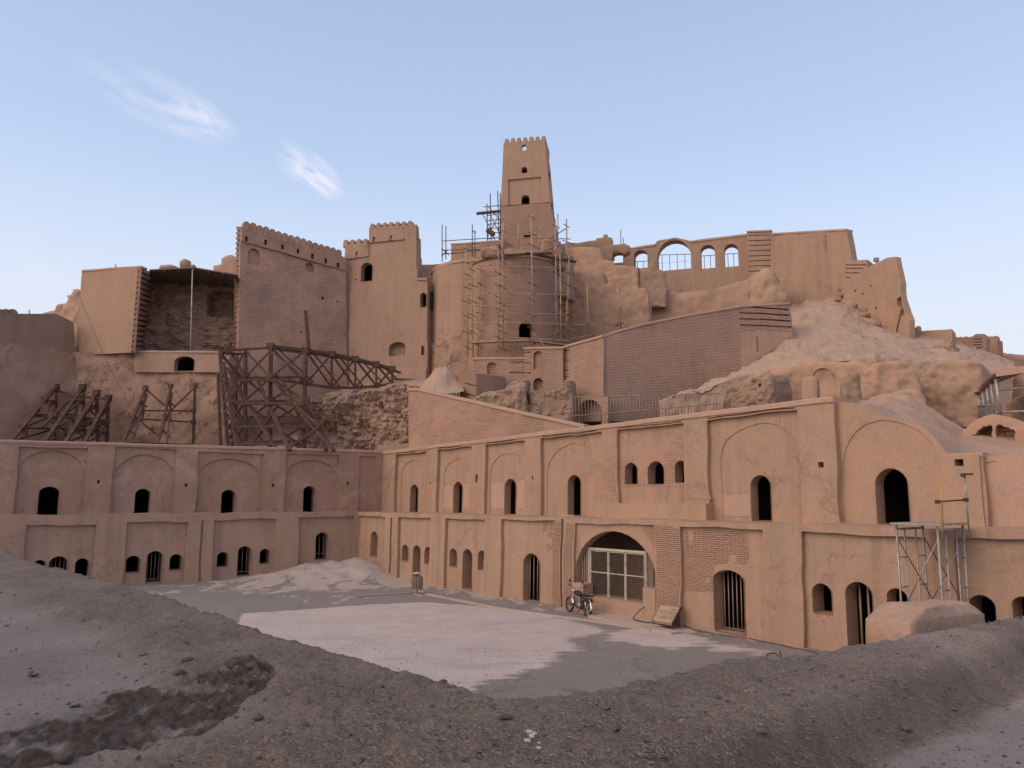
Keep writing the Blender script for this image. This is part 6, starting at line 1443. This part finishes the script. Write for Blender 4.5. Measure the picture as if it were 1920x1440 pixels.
# ---------------------------------------------------------------- motorcycle
def motorcycle():
    F_, B_ = ground(1067, 1147), ground(1100.5, 1156); F_[2] = B_[2] = 0
    B_ = B_; d = F_ - B_; L_ = np.linalg.norm(d); d /= L_; sd = np.array([-d[1], d[0], 0]); up = np.array([0, 0, 1.0])
    lean = R(-9); up = up * math.cos(lean) + sd * math.sin(lean); side = np.cross(d, up)
    g = empty('motorcycle', (F_ + B_) / 2, 'black motorcycle with chrome mudguards leaning on its side stand before the arch', 'motorcycle')
    W = L_
    def p(x, z, y=0): return B_ + d * x + up * z + side * y      # x from rear axle to front
    wr = .30
    def wheel(x, name):
        c = p(x, wr); t = 24; o = MB().lathe(c, side, [(wr - .05, -.035), (wr - .012, -.04), (wr, -.015), (wr, .015), (wr - .012, .04), (wr - .05, .035), (wr - .05, -.035)], 36).build('wheel', M['black'], g)
        MB().lathe(c, side, [(wr - .075, -.022), (wr - .05, -.026), (wr - .05, .026), (wr - .075, .022), (wr - .075, -.022)], 36).build('rim', M['chrome'], o)
        MB().lathe(c, side, [(0, -.06), (.05, -.06), (.06, -.03), (.06, .03), (.05, .06), (0, .06)], 16).build('hub', M['engine'], o)
        sp = MB()
        for i in range(18):
            a = 2 * math.pi * i / 18; q = d * math.cos(a) + up * math.sin(a); sp.tube([c + q * .04, c + q * (wr - .06)], .004, 5)
        sp.build('spokes', M['chrome'], o)
    wheel(0, 'rear'); wheel(W, 'front')
    def arc(cx, r, a0, a1, y=0, n=10): return [p(cx + r * math.cos(a), wr + r * math.sin(a), y) for a in np.linspace(a0, a1, n)]
    def fender(cx, a0, a1, mat):
        mb = MB(); r = wr + .035; n = 12; V = []
        for a in np.linspace(a0, a1, n):
            for y, rr_ in ((-.06, r - .03), (-.04, r), (0, r + .008), (.04, r), (.06, r - .03)): V.append(p(cx + rr_ * math.cos(a), wr + rr_ * math.sin(a), y))
        mb.add(V, [[i * 5 + j, i * 5 + j + 1, (i + 1) * 5 + j + 1, (i + 1) * 5 + j] for i in range(n - 1) for j in range(4)], smooth=True); return mb.build('mudguard', M[mat], g)
    fender(W, R(20), R(165), 'chrome'); fender(0, R(25), R(190), 'chrome')
    for y in (-.075, .075): MB().tube([p(W, wr, y), p(W - .20, .82, y), p(W - .24, .93, y)], [.022, .018, .018]).build('fork_leg', M['chrome'], g)
    MB().tube([p(W - .24, .86), p(W - .55, .72), p(.25, .62), p(-.15, .68)], .02).build('frame', M['black'], g)
    fr_ = MB(); fr_.tube([p(W - .23, .84), p(W - .42, .30), p(.45, .22), p(0, wr)], .018); fr_.tube([p(.35, .62), p(.42, .24)], .018); fr_.build('frame', M['black'], g)
    # tank
    th = np.linspace(0, 2 * math.pi, 16, endpoint=False); V = []; xs_ = [(.52, .05, .06, .74), (.58, .105, .085, .76), (.72, .13, .105, .78), (.86, .125, .11, .79), (.96, .09, .08, .79), (1.0, .04, .04, .79)]
    for x, w, h, z in xs_:
        for t in th: V.append(p(x * W / 1.25, z + h * math.sin(t), w * math.cos(t)))
    MB().add(V, [[i * 16 + j, i * 16 + (j + 1) % 16, (i + 1) * 16 + (j + 1) % 16, (i + 1) * 16 + j] for i in range(5) for j in range(16)] + [list(range(16)), list(range(80, 96))[::-1]], smooth=True).build('tank', M['tank'], g)
    V = []
    for x, w, h, z in ((-.22, .07, .02, .80), (-.18, .11, .04, .80), (.0, .12, .045, .78), (.25, .12, .045, .76), (.48, .09, .035, .78), (.55, .05, .02, .79)):
        for t in th: V.append(p(x * W / 1.25, z + h * math.sin(t), w * math.cos(t)))
    MB().add(V, [[i * 16 + j, i * 16 + (j + 1) % 16, (i + 1) * 16 + (j + 1) % 16, (i + 1) * 16 + j] for i in range(5) for j in range(16)] + [list(range(16)), list(range(80, 96))[::-1]], smooth=True).build('seat', M['seat'], g)
    e = MB(); e.lathe(p(.55, .34, -.13), side, [(0, 0), (.11, 0), (.12, .03), (.12, .22), (.11, .25), (0, .25)], 18); 
    for k in range(6): e.lathe(p(.66, .44 + k * .035), up, [(0, -.008), (.085 - k * .002, -.008), (.085 - k * .002, .008), (0, .008)], 14)
    e.tube([p(.65, .42), p(.68, .66)], .06, 12); e.build('engine', M['engine'], g)
    ex = MB(); ex.tube([p(.74, .55, .05), p(.84, .40, .10), p(.72, .22, .13), p(.4, .2, .14)], .018); ex.tube([p(.4, .2, .14), p(-.25, .27, .16)], [.03, .042], 12); ex.build('exhaust', M['chrome'], g)
    for y in (-.10, .10): MB().tube([p(.0, wr, y), p(.12, .62, y)], .022).build('shock_absorber', M['chrome'], g)
    h = MB(); h.tube([p(W - .40, 1.06, -.36), p(W - .30, 1.04, -.26), p(W - .25, .96, -.1), p(W - .25, .96, .1), p(W - .30, 1.04, .26), p(W - .40, 1.06, .36)], .013); hb = h.build('handlebar', M['chrome'], g)
    for s_ in (-1, 1): MB().tube([p(W - .36, 1.05, s_ * .31), p(W - .43, 1.065, s_ * .42)], .018).build('grip', M['black'], hb)
    for s_ in (-1, 1):
        m = MB().tube([p(W - .28, 1.03, s_ * .22), p(W - .27, 1.2, s_ * .28)], .006); m.lathe(p(W - .27, 1.22, s_ * .29), d, [(0, -.012), (.05, -.01), (.05, .008), (0, .01)], 14); m.build('mirror', M['black'], g)
    hl = MB().lathe(p(W - .17, .84), d, [(0, -.09), (.05, -.08), (.085, -.01), (.09, .02)], 20).build('headlight', M['chrome'], g); MB().lathe(p(W - .17, .84), d, [(.088, .018), (.05, .035), (0, .04)], 20).build('lens', M['lamp'], hl)
    MB().box(p(-.30, .62), (.06, .1, .05)).build('tail_light', M['red'], g)
    for s_ in (-1, 1): MB().lathe(p(-.28, .62, s_ * .14), d, [(0, -.03), (.03, -.02), (.03, .02), (0, .03)], 10).build('indicator', M['orange'], g); 
    pl = MB(); rot = np.stack([side, up, d], 1); pl.box(p(-.34, .48), (.17, .11, .008), rot); pl.build('number_plate', M['cream'], g)
    MB().bar(p(-.1, .60, -.10), p(.35, .50, -.11), .03, .14).build('side_panel', M['tank'], g); MB().bar(p(-.1, .60, .10), p(.35, .50, .11), .03, .14).build('side_panel', M['tank'], g)
    q = p(.42, .25, .08); e_ = q - up * .27 + side * .16; sgn = 1
    st = p(.42, .25, -.08); foot = st - side * .17; foot[2] = .01; MB().tube([st, foot], .014).build('side_stand', M['black'], g)
    for s_ in (-1, 1): MB().tube([p(.5, .28, s_ * .1), p(.5, .28, s_ * .24)], .016).build('foot_peg', M['black'], g)
    MB().tube([p(-.2, .83, -.1), p(-.34, .84, -.1), p(-.34, .84, .1), p(-.2, .83, .1)], .01).build('grab_rail', M['chrome'], g)
motorcycle()

# ---------------------------------------------------------------- tilted sign board, hoses
def sign():
    lo_, hi_ = LR.offset(-.62), LR.offset(-.14)
    pq = lambda f_, X, Y_: f_.pt(*f_.hit(X, Y_), 0)[0]
    A, B, D_, C_ = pq(lo_, 1222, 1165), pq(lo_, 1261, 1171), pq(hi_, 1276, 1140), pq(hi_, 1236, 1134)
    x = (B - A); w = np.linalg.norm(x); x /= w; y = (C_ - A) - x * ((C_ - A) @ x); h = np.linalg.norm(y); y /= h; z = np.cross(x, y); rot = np.stack([x, y, z], 1); cen = A + x * w / 2 + y * h / 2
    g = empty('information_sign', (A + B) / 2 - [0, 0, .05], 'tilted wooden information board with dark lines of lettering beside the arch', 'sign')
    bd = MB().box(cen, (w, h, .05), rot).build('board', M['wood'], g)
    def q(u, v, o=.03): return A + x * u * w + y * v * h + z * o
    for u0, v0, u1, v1 in ((0, 0, 1, 0), (0, 1, 1, 1), (0, 0, 0, 1), (1, 0, 1, 1)): MB().bar(q(u0, v0, .01), q(u1, v1, .01), .06, .08).build('frame', M['rust'] if u0 == 1 else M['bin_slat'], g)
    # rows of script: joined strokes with dots, right aligned
    rr = random.Random(4)
    ink = MB()
    def word(u, v, wd, ht, th):
        n = max(3, int(wd / .022)); pts = []
        for i in range(n + 1):
            f = i / n; pts.append((u - wd * f, v + ht * (.35 * math.sin(f * n * 1.9 + u * 40) + rr.uniform(-.25, .25))))
        for p0, p1 in zip(pts[:-1], pts[1:]): ink.bar(q(p0[0], p0[1]), q(p1[0], p1[1]), th, .004)
        if rr.random() < .7: ink.bar(q(u - wd * .1, v - ht * .2), q(u - wd * .1, v + ht * 1.0), th, .004)
        for k in range(rr.randint(0, 2)): uu = u - wd * rr.random(); ink.bar(q(uu, v + ht * .9), q(uu - .012, v + ht * .9), th * 1.3, .004)
    word(.88, .80, .10, .05, .022); word(.76, .80, .07, .05, .022); word(.67, .80, .07, .05, .022)
    for k, (v, u0) in enumerate(((.70, .12), (.63, .08), (.57, .10), (.50, .06), (.42, .30), (.35, .08), (.28, .12), (.21, .10))):
        u = .92
        while u > u0 + .05: wd = rr.uniform(.04, .10); word(u, v, min(wd, u - u0), .022, .009); u -= wd + .02
    ink.build('lettering', M['ink'], bd)
    for u in (.1, .9): MB().bar(q(u, .0, -.02), q(u, 0, -.02) + [0, 0, -.08], .06).build('leg', M['plank'], g); MB().bar(q(u, .85, -.03), [*(q(u, .85)[:2] + (q(u, .85)[:2] - q(u, 0)[:2]) * .25), .0], .04).build('stay', M['plank'], g)
sign()
def hose():
    def g3(px, py, z=.03): return ground(px, py, z)
    w = []
    for X, Y_, o_ in ((1208, 1138, .10), (1198, 1146, .28), (1189, 1156, .42), (1188, 1163, .56), (1199, 1168, .66), (1213, 1168, .70), (1225, 1166, .70)):
        f_ = LR.offset(-o_); q_ = f_.pt(*f_.hit(X, Y_), 0)[0]; q_[2] = max(q_[2], .125); w.append(q_)
    P = []; 
    for i in range(len(w) - 1):
        p0, p1, p2, p3 = w[max(i - 1, 0)], w[i], w[i + 1], w[min(i + 2, len(w) - 1)]
        for t in np.linspace(0, 1, 6, endpoint=False): P.append(.5 * ((2 * p1) + (-p0 + p2) * t + (2 * p0 - 5 * p1 + 4 * p2 - p3) * t * t + (-p0 + 3 * p1 - 3 * p2 + p3) * t ** 3))
    P.append(w[-1]); o = MB().tube(P, .018, 8).build('hose', M['black']); tag(o, 'black hose looping from the narrow block down to the tilted sign', 'hose')
    pts = [g3(1272, 1172), g3(1290, 1176), g3(1310, 1183), g3(1350, 1190), g3(1400, 1196), g3(1450, 1206), g3(1500, 1217), g3(1535, 1224), g3(1560, 1232)]
    o = MB().tube(pts, .017, 7).build('cable', M['pole_dark']); tag(o, 'dark cable lying on the ground along the foot of the right wing', 'cable')
    pts = [g3(1438, 1231), g3(1440, 1226, .12), g3(1447, 1224, .16), g3(1455, 1226, .12), g3(1463, 1232, .05), g3(1466, 1234, .04), g3(1462, 1222, .32)]
    o = MB().tube(pts, .016, 7).build('cable_end', M['black']); tag(o, 'short stiff black cable end curling up from the yard', 'cable')
hose()

# ================================================================== THE ROOF WE STAND ON
aL = np.array([-.66, .7513]); bR = np.array([.84, .5425]); c0 = np.array([.07, 5.15])
nLi = np.array([-.7513, -.66]); nRi = np.array([.5425, -.84])
def roof_z(XY, detail=True):
    d = XY - c0; l = d @ nLi; r = d @ nRi; n = len(XY)
    q3 = np.column_stack([XY, np.zeros(n)])
    wl = .10 * fbm(q3, .5, 3, 41); l = l + wl; r = r + wl * .5
    smax = np.logaddexp(l * 5, r * 5) / 5                 # rounded outer corner
    def sm(x, a, b): t = np.clip((x - a) / (b - a), 0, 1); return t * t * (3 - 2 * t)
    # left branch: broad crest, then gently hollow roof
    zl = 3.30 - .03 * sm(l, 0, .8) - .12 * sm(l, .9, 2.2) - .05 * sm(l, 2.4, 4)
    # right branch: narrow ridge, steep inner face, floor
    qa = d @ bR; rf = np.clip(1.64 - (qa - 1) * .148, .75, 2.1) + .04 * fbm(q3, 1.1, 3, 43)
    zr = 3.34 - .04 * sm(r, 0, .5) - .25 * sm(r, rf - .42, rf)
    w = sm(r - l * .55, -.4, .9)
    z = zl * (1 - w) + zr * w
    # the mass in the corner stays high
    z = z + .0
    # outer face
    z = z - 3.6 * sm(-smax, -.02, .9) ** .8 - .25 * sm(-smax, -.30, .0)
    return z, l, r, smax
def poly_world(pts, z): return [tuple(ground(x, y, z)[:2]) for x, y in pts]
DITCH = poly_world([(-120, 1372), (0, 1366), (120, 1342), (215, 1312), (330, 1306), (420, 1286), (470, 1274), (508, 1298), (490, 1330), (430, 1362), (370, 1400), (250, 1412), (120, 1425), (0, 1446), (-120, 1470)], 3.12)
RUBB = poly_world([(395, 1292), (440, 1276), (480, 1275), (506, 1298), (480, 1310), (420, 1308)], 3.12)
def foreground():
    # rings about the standing point, finer near it
    na, nr = 620, 470
    A = np.linspace(R(-58), R(62), na); Rr = np.exp(np.linspace(math.log(1.2), math.log(24), nr))
    ga, gr = np.meshgrid(A, Rr); XY = np.stack([np.sin(ga).ravel() * gr.ravel(), np.cos(ga).ravel() * gr.ravel()], 1)
    z, l, r, sm_ = roof_z(XY); n = len(XY); q3 = np.column_stack([XY, np.zeros(n)])
    e = edist(XY, DITCH); ins = inside(XY, DITCH); sd = np.where(ins, e, -e) + .06 * fbm(q3, 4, 4, 55)
    dm = np.clip(sd / .05 + .5, 0, 1); ei = edist(XY, RUBB); insr = inside(XY, RUBB); rb = np.clip(np.where(insr, ei, -ei) / .1 + .5, 0, 1)
    gravel = np.clip(1.15 - (l - 1.1) / .5, 0, 1) ; gravel = np.maximum(gravel, np.clip((r + .2) / .6, 0, 1) * np.clip((1.55 - r) / .15, 0, 1) )
    rf = np.clip(1.64 - ((XY - c0) @ bR - 1) * .148, .75, 2.1)
    cg = np.clip((r + .9) / .8, 0, 1); gravel = np.maximum(gravel, cg)
    gravel = np.clip(gravel + .35 * fbm(q3, .9, 4, 61), 0, 1)
    gravel = gravel * np.clip((rf + .06 - r + .08 * fbm(q3, 2.5, 3, 62)) / .1, 0, 1)
    inner = np.clip((r - rf + .45) / .2, 0, 1) * np.clip((rf + .03 - r) / .1, 0, 1) * np.clip((r - l * .4) / .4 + .6, 0, 1)  # mask darkening the ridge's inner face, its shade put into the colour
    coarse = fbm(q3, 7, 4, 63, .6); fine = fbm(q3, 24, 3, 67, .6)
    z = z - .045 * dm + dm * (.022 * np.abs(fbm(q3, 9, 4, 71, .7)) + .012 * fbm(q3, 30, 3, 72)) + rb * .06 * np.abs(fbm(q3, 14, 3, 73))
    z = z + .025 * fbm(q3, .8, 3, 75) + (.019 * coarse + .010 * fine) * (.2 + .8 * gravel) + .010 * fine * dm
    P = np.column_stack([XY, z])
    Fc = np.array([[i * na + j, i * na + j + 1, (i + 1) * na + j + 1, (i + 1) * na + j] for i in range(nr - 1) for j in range(na - 1)])
    zc = z[Fc].max(1); Fc = Fc[zc > .25]
    m, nt, b = node_mat('roof_mud'); tc = nt.nodes.new('ShaderNodeTexCoord'); ob = tc.outputs['Object']
    def attr(nm): a = nt.nodes.new('ShaderNodeAttribute'); a.attribute_name = nm; return a.outputs['Fac']
    n1 = nnoise(nt, ob, .9, 5, .6); n2 = nnoise(nt, ob, 9, 6, .75); n3 = nnoise(nt, ob, 60, 4, .8); n4 = nnoise(nt, nmap(nt, ob, (1, 1.8, 1)), 26, 4, .8, 1.5)
    smooth = nmix(nt, mrange(nt, n1, .3, .7), (.21, .178, .168), (.285, .243, .230)); smooth = nmix(nt, mth(nt, 'MULTIPLY', mrange(nt, n2, .56, .68), .5), smooth, (.15, .118, .106))
    grav = nmix(nt, mrange(nt, n1, .3, .7), (.172, .138, .121), (.234, .190, .168)); grav = nmix(nt, mrange(nt, n3, .38, .66), nmix(nt, 1, grav, (.62, .60, .58), 'MULTIPLY'), nmix(nt, 1, grav, (1.35, 1.33, 1.3), 'MULTIPLY'))
    grav = nmix(nt, mth(nt, 'MULTIPLY', mrange(nt, n4, .60, .68), .8), grav, (.075, .058, .052)); grav = nmix(nt, mth(nt, 'MULTIPLY', mrange(nt, n4, .36, .28), .55), grav, (.38, .33, .28))
    n5 = nnoise(nt, nmap(nt, ob, (1, 1.4, 1)), 9, 5, .8, .8); grav = nmix(nt, mth(nt, 'MULTIPLY', mrange(nt, n5, .585, .66), .75), grav, (.07, .055, .05)); grav = nmix(nt, mth(nt, 'MULTIPLY', mrange(nt, n5, .40, .31), .45), grav, (.30, .26, .235)); smooth = nmix(nt, mth(nt, 'MULTIPLY', mrange(nt, n5, .63, .68), .6), smooth, (.085, .068, .062))
    soil = nmix(nt, mrange(nt, n2, .35, .65), (.052, .039, .034), (.125, .098, .086))
    c = nmix(nt, attr('gravel'), smooth, grav); c = nmix(nt, mth(nt, 'MULTIPLY', attr('lit_side'), .62), c, nmix(nt, 1, c, (1.75, 1.70, 1.66), 'MULTIPLY')); c = nmix(nt, mth(nt, 'MULTIPLY', attr('inner'), .40), c, (.10, .074, .060)); c = nmix(nt, mrange(nt, mth(nt, 'ADD', attr('damp'), mth(nt, 'MULTIPLY', mth(nt, 'SUBTRACT', n2, .5), 1.2)), .35, .65), c, soil)
    nt.links.new(c, b.inputs['Base Color']); b.inputs['Roughness'].default_value = .96
    if 'Specular IOR Level' in b.inputs: b.inputs['Specular IOR Level'].default_value = .1
    bp = nt.nodes.new('ShaderNodeBump'); bp.inputs['Distance'].default_value = .018; bp.inputs['Strength'].default_value = 1
    hh = mth(nt, 'ADD', mth(nt, 'MULTIPLY', n2, .5), mth(nt, 'MULTIPLY', mth(nt, 'ADD', n3, n4), .7)); nt.links.new(hh, bp.inputs['Height']); nt.links.new(bp.outputs[0], b.inputs['Normal'])
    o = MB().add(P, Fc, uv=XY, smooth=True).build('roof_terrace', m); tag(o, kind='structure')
    lit_side = np.clip((r + .6) / .8, 0, 1) * np.clip((XY[:, 0] - .6) / 3.2, 0, 1) * np.clip(.75 + .5 * fbm(q3, 1.3, 4, 81), 0, 1)  # mask lightening the right ridge and floor, stronger light put into the colour
    for nm, v in (('gravel', gravel), ('inner', inner), ('lit_side', lit_side), ('damp', np.clip(dm + rb, 0, 1) * np.clip(.75 + .5 * fbm(q3, 5, 4, 77), 0, 1))):
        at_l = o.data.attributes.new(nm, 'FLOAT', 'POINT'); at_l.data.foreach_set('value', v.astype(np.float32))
    return
foreground()
def scatter():
    rng = np.random.default_rng(5)
    def pts(n, rmin, rmax, mask):
        a = rng.uniform(R(-40), R(40), n * 3); r = np.exp(rng.uniform(math.log(rmin), math.log(rmax), n * 3)); XY = np.stack([np.sin(a) * r, np.cos(a) * r], 1)
        z, l, rr_, sm_ = roof_z(XY); k = mask(XY, l, rr_, sm_) & (z > 2.6); return XY[k][:n], z[k][:n]
    base = lambda XY, z: z + .025 * fbm(np.column_stack([XY, np.zeros(len(XY))]), .8, 3, 75)
    # straw fibres on the mud render
    n = 8000; XY, z = pts(n, 2.0, 16, lambda XY, l, r, s: (s > -.25) & ((l < 1.6) | ((r < 1.5) & (r > -.4))) & ~((r > 1.5))); z = base(XY, z); n = len(XY)
    th = rng.uniform(0, 2 * math.pi, n); ln = rng.uniform(.008, .028, n); tilt = rng.uniform(-.15, .7, n); wd = rng.uniform(.0006, .0014, n)
    dirs = np.stack([np.cos(th) * np.cos(tilt), np.sin(th) * np.cos(tilt), np.sin(tilt)], 1); sd = np.stack([-np.sin(th), np.cos(th), np.zeros(n)], 1)
    c = np.column_stack([XY, z + .012]); a = c - dirs * ln[:, None] / 2; b = c + dirs * ln[:, None] / 2; u = np.array([0, 0, 1.0])
    V = np.concatenate([a - sd * wd[:, None], a + sd * wd[:, None], a + u * wd[:, None] * 1.6, b - sd * wd[:, None], b + sd * wd[:, None], b + u * wd[:, None] * 1.6])
    i = np.arange(n); Fc = np.concatenate([np.stack([i, i + n, i + 4 * n, i + 3 * n], 1), np.stack([i + n, i + 2 * n, i + 5 * n, i + 4 * n], 1), np.stack([i + 2 * n, i, i + 3 * n, i + 5 * n], 1)])
    half = rng.random(n) < .5
    m = simple('straw', (.24, .19, .155), .8, 0, .6, 25); 
    o = MB().add(V, Fc).build('straw_bits', m); tag(o, 'chopped straw fibres sticking out of the mud render in the foreground', 'straw', kind='stuff')
    # longer straw lying thick on the right ridge
    n = 7000; XY, z = pts(n, 2.2, 12, lambda XY, l, r, s: (r > -.2) & (r < 1.6) & (l < 1.6 + .5 * np.sin(XY[:, 0] * 7) * np.cos(XY[:, 1] * 5))); z = base(XY, z); n = len(XY)
    th = rng.normal(2.2, .55, n); ln = rng.uniform(.012, .045, n); tilt = rng.uniform(-.1, .6, n); wd = rng.uniform(.0008, .0019, n)
    dirs = np.stack([np.cos(th) * np.cos(tilt), np.sin(th) * np.cos(tilt), np.sin(tilt)], 1); sd = np.stack([-np.sin(th), np.cos(th), np.zeros(n)], 1)
    c = np.column_stack([XY, z + .008]); a = c - dirs * ln[:, None] / 2; b = c + dirs * ln[:, None] / 2
    V = np.concatenate([a - sd * wd[:, None], a + sd * wd[:, None], a + u * wd[:, None] * 1.6, b - sd * wd[:, None], b + sd * wd[:, None], b + u * wd[:, None] * 1.6]); i = np.arange(n)
    Fc = np.concatenate([np.stack([i, i + n, i + 4 * n, i + 3 * n], 1), np.stack([i + n, i + 2 * n, i + 5 * n, i + 4 * n], 1), np.stack([i + 2 * n, i, i + 3 * n, i + 5 * n], 1)])
    o = MB().add(V, Fc).build('ridge_straw', simple('ridge_straw', (.19, .158, .138), .85, 0, .8, 30)); tag(o, 'coarse straw pressed into the ridge of the right parapet', 'straw', kind='stuff')
    # clods and grit
    n = 16000; XY, z = pts(n, 1.9, 16, lambda XY, l, r, s: (s > -.15)); z = base(XY, z); n = len(XY)
    d = XY - c0; l = d @ nLi; r = d @ nRi
    sz = rng.lognormal(-5.5, .55, n); sz = np.clip(sz, .002, .022); sz = np.where(rng.random(n) < .006, sz + rng.uniform(.008, .028, n), sz); keep = (sz > .0) & ((rng.random(n) < .75) | (l < 1.5)); XY, z, sz = XY[keep], z[keep], sz[keep]; n = len(XY)
    ins = inside(XY, DITCH); sz = np.where(ins, sz * 1.6, sz); z = z - np.where(ins, .06, 0)
    ico = []
    t = (1 + 5 ** .5) / 2
    I = np.array([(-1, t, 0), (1, t, 0), (-1, -t, 0), (1, -t, 0), (0, -1, t), (0, 1, t), (0, -1, -t), (0, 1, -t), (t, 0, -1), (t, 0, 1), (-t, 0, -1), (-t, 0, 1)]) / 1.9
    IF = np.array([(0, 11, 5), (0, 5, 1), (0, 1, 7), (0, 7, 10), (0, 10, 11), (1, 5, 9), (5, 11, 4), (11, 10, 2), (10, 7, 6), (7, 1, 8), (3, 9, 4), (3, 4, 2), (3, 2, 6), (3, 6, 8), (3, 8, 9), (4, 9, 5), (2, 4, 11), (6, 2, 10), (8, 6, 7), (9, 8, 1)])
    V = (I[None] * (1 + rng.uniform(-.25, .25, (n, 12, 1)))) * sz[:, None, None] * rng.uniform([.7, .7, .4], [1.5, 1.3, .8], (n, 1, 3)) + np.column_stack([XY, z + sz * .25])[:, None]
    Fc = (IF[None] + (np.arange(n) * 12)[:, None, None]).reshape(-1, 3)
    o = MB().add(V.reshape(-1, 3), Fc).build('grit', simple('clod_earth', (.105, .082, .073), .95, 0, .5, 9)); tag(o, 'crumbs of earth and grit strewn over the foreground roof', 'grit', kind='stuff')
    # countable larger clods by the ditch
    for k, (x, y, s_, lab) in enumerate(((335, 1291, .055, 'dark round clod on the pale mud left of the crumbled edge'), (352, 1268, .06, 'flat dark clod lying above the round one'), (62, 1270, .06, 'broad dark flake of earth at the left of the pale mud'), (140, 1328, .05, 'small dark clod on the rim of the hollow'),
                                         (430, 1281, .07, 'leftmost dark clod of the crumbled corner'), (452, 1274, .085, 'largest dark clod of the crumbled corner'), (474, 1284, .07, 'rightmost dark clod of the crumbled corner'), (950, 1400, .05, 'dark flat clod near the bottom middle'), (120, 1425, .08, 'pale brown clod inside the dark hollow'))):
        p = ground(x, y, 3.14); zz = roof_z(np.array([p[:2]]))[0][0]; o = lump('earth_clod', (p[0], p[1], zz + s_ * .12), (s_ * 1.5, s_ * 1.3, s_ * .7), M['soil_clod'], amp=s_ * .35, scale=12 / 1, seed=200 + k, n=20); tag(o, lab, 'clod', 'larger earth clods on the roof')
    mb = MB()
    for k in range(9):
        p = ground(1002 + random.uniform(-14, 12), 1402 + random.uniform(-18, 16), 3.27); zz = roof_z(np.array([p[:2]]))[0][0]; s_ = random.uniform(.008, .02)
        mb.box((p[0], p[1], zz + .012), (s_ * 1.5, s_, s_ * .5))
    o = mb.build('lime_crumbs', simple('white_lime', (.50, .46, .43), .9, 0, .1, 20)); tag(o, 'whitish crumbs of lime near the bottom middle', 'crumbs', kind='stuff')
M['soil_clod'] = earth('soil_clod', (.085, .066, .058), var=.25, streak=0, bump=1, bumpd=.01, grain=.3)
scatter()

# mud pier standing just beyond the right parapet
def pier():
    A = [at(1620, 1190, 10.2), at(1722, 1186, 9.4), at(1845, 1155, 11.6), at(1760, 1145, 12.8)]
    top = [at(1655, 1136, 10.6), at(1735, 1140, 9.9), at(1822, 1136, 11.6), at(1765, 1124, 12.2)]
    rows = []
    def ringp(P, z=None):
        P = np.array(P); o = []
        for i in range(4):
            a, b = P[i], P[(i + 1) % 4]
            for k in range(14): o.append(a + (b - a) * k / 14)
        o = np.array(o); o = .75 * o + .25 * (np.roll(o, 2, 0) + np.roll(o, -2, 0)) / 2
        if z is not None: o[:, 2] = z
        return o
    A_ = np.array([at(1617, 1167, 10.2), at(1703, 1168, 9.2), at(1850, 1150, 11.6), at(1765, 1150, 13)])
    T_ = np.array([at(1652, 1133, 10.6), at(1738, 1137, 9.9), at(1815, 1132, 11.8), at(1762, 1122, 12.6)])
    r0 = ringp(A_, 0); r1 = ringp(A_); r2 = ringp(T_); cen = T_.mean(0)
    R_ = [r0] + [r0 * (1 - f) + r1 * f for f in (.3, .6, .8, .93)] + [r1 * .97 + r2 * .03] + [r1 * (1 - f) + r2 * f for f in (.2, .4, .6, .8, .93)] + [r2 * (1 - f) + cen * f for f in (.03, .12, .3, .5, .7, .9, 1.0)]
    V = np.concatenate(R_); n = len(r0); q = fbm(V, 1.6, 4, 301); V = V + np.column_stack([q * .03, fbm(V, 1.6, 4, 302) * .03, fbm(V, 3.0, 4, 303) * .035])
    Fc = [[i * n + j, i * n + (j + 1) % n, (i + 1) * n + (j + 1) % n, (i + 1) * n + j] for i in range(len(R_) - 1) for j in range(n)]
    o = MB().add(V, Fc, smooth=True).build('mud_pier', M['eroded']); tag(o, 'squat mud block with sloping top just beyond the right parapet, below the frame scaffold', 'block')
pier()
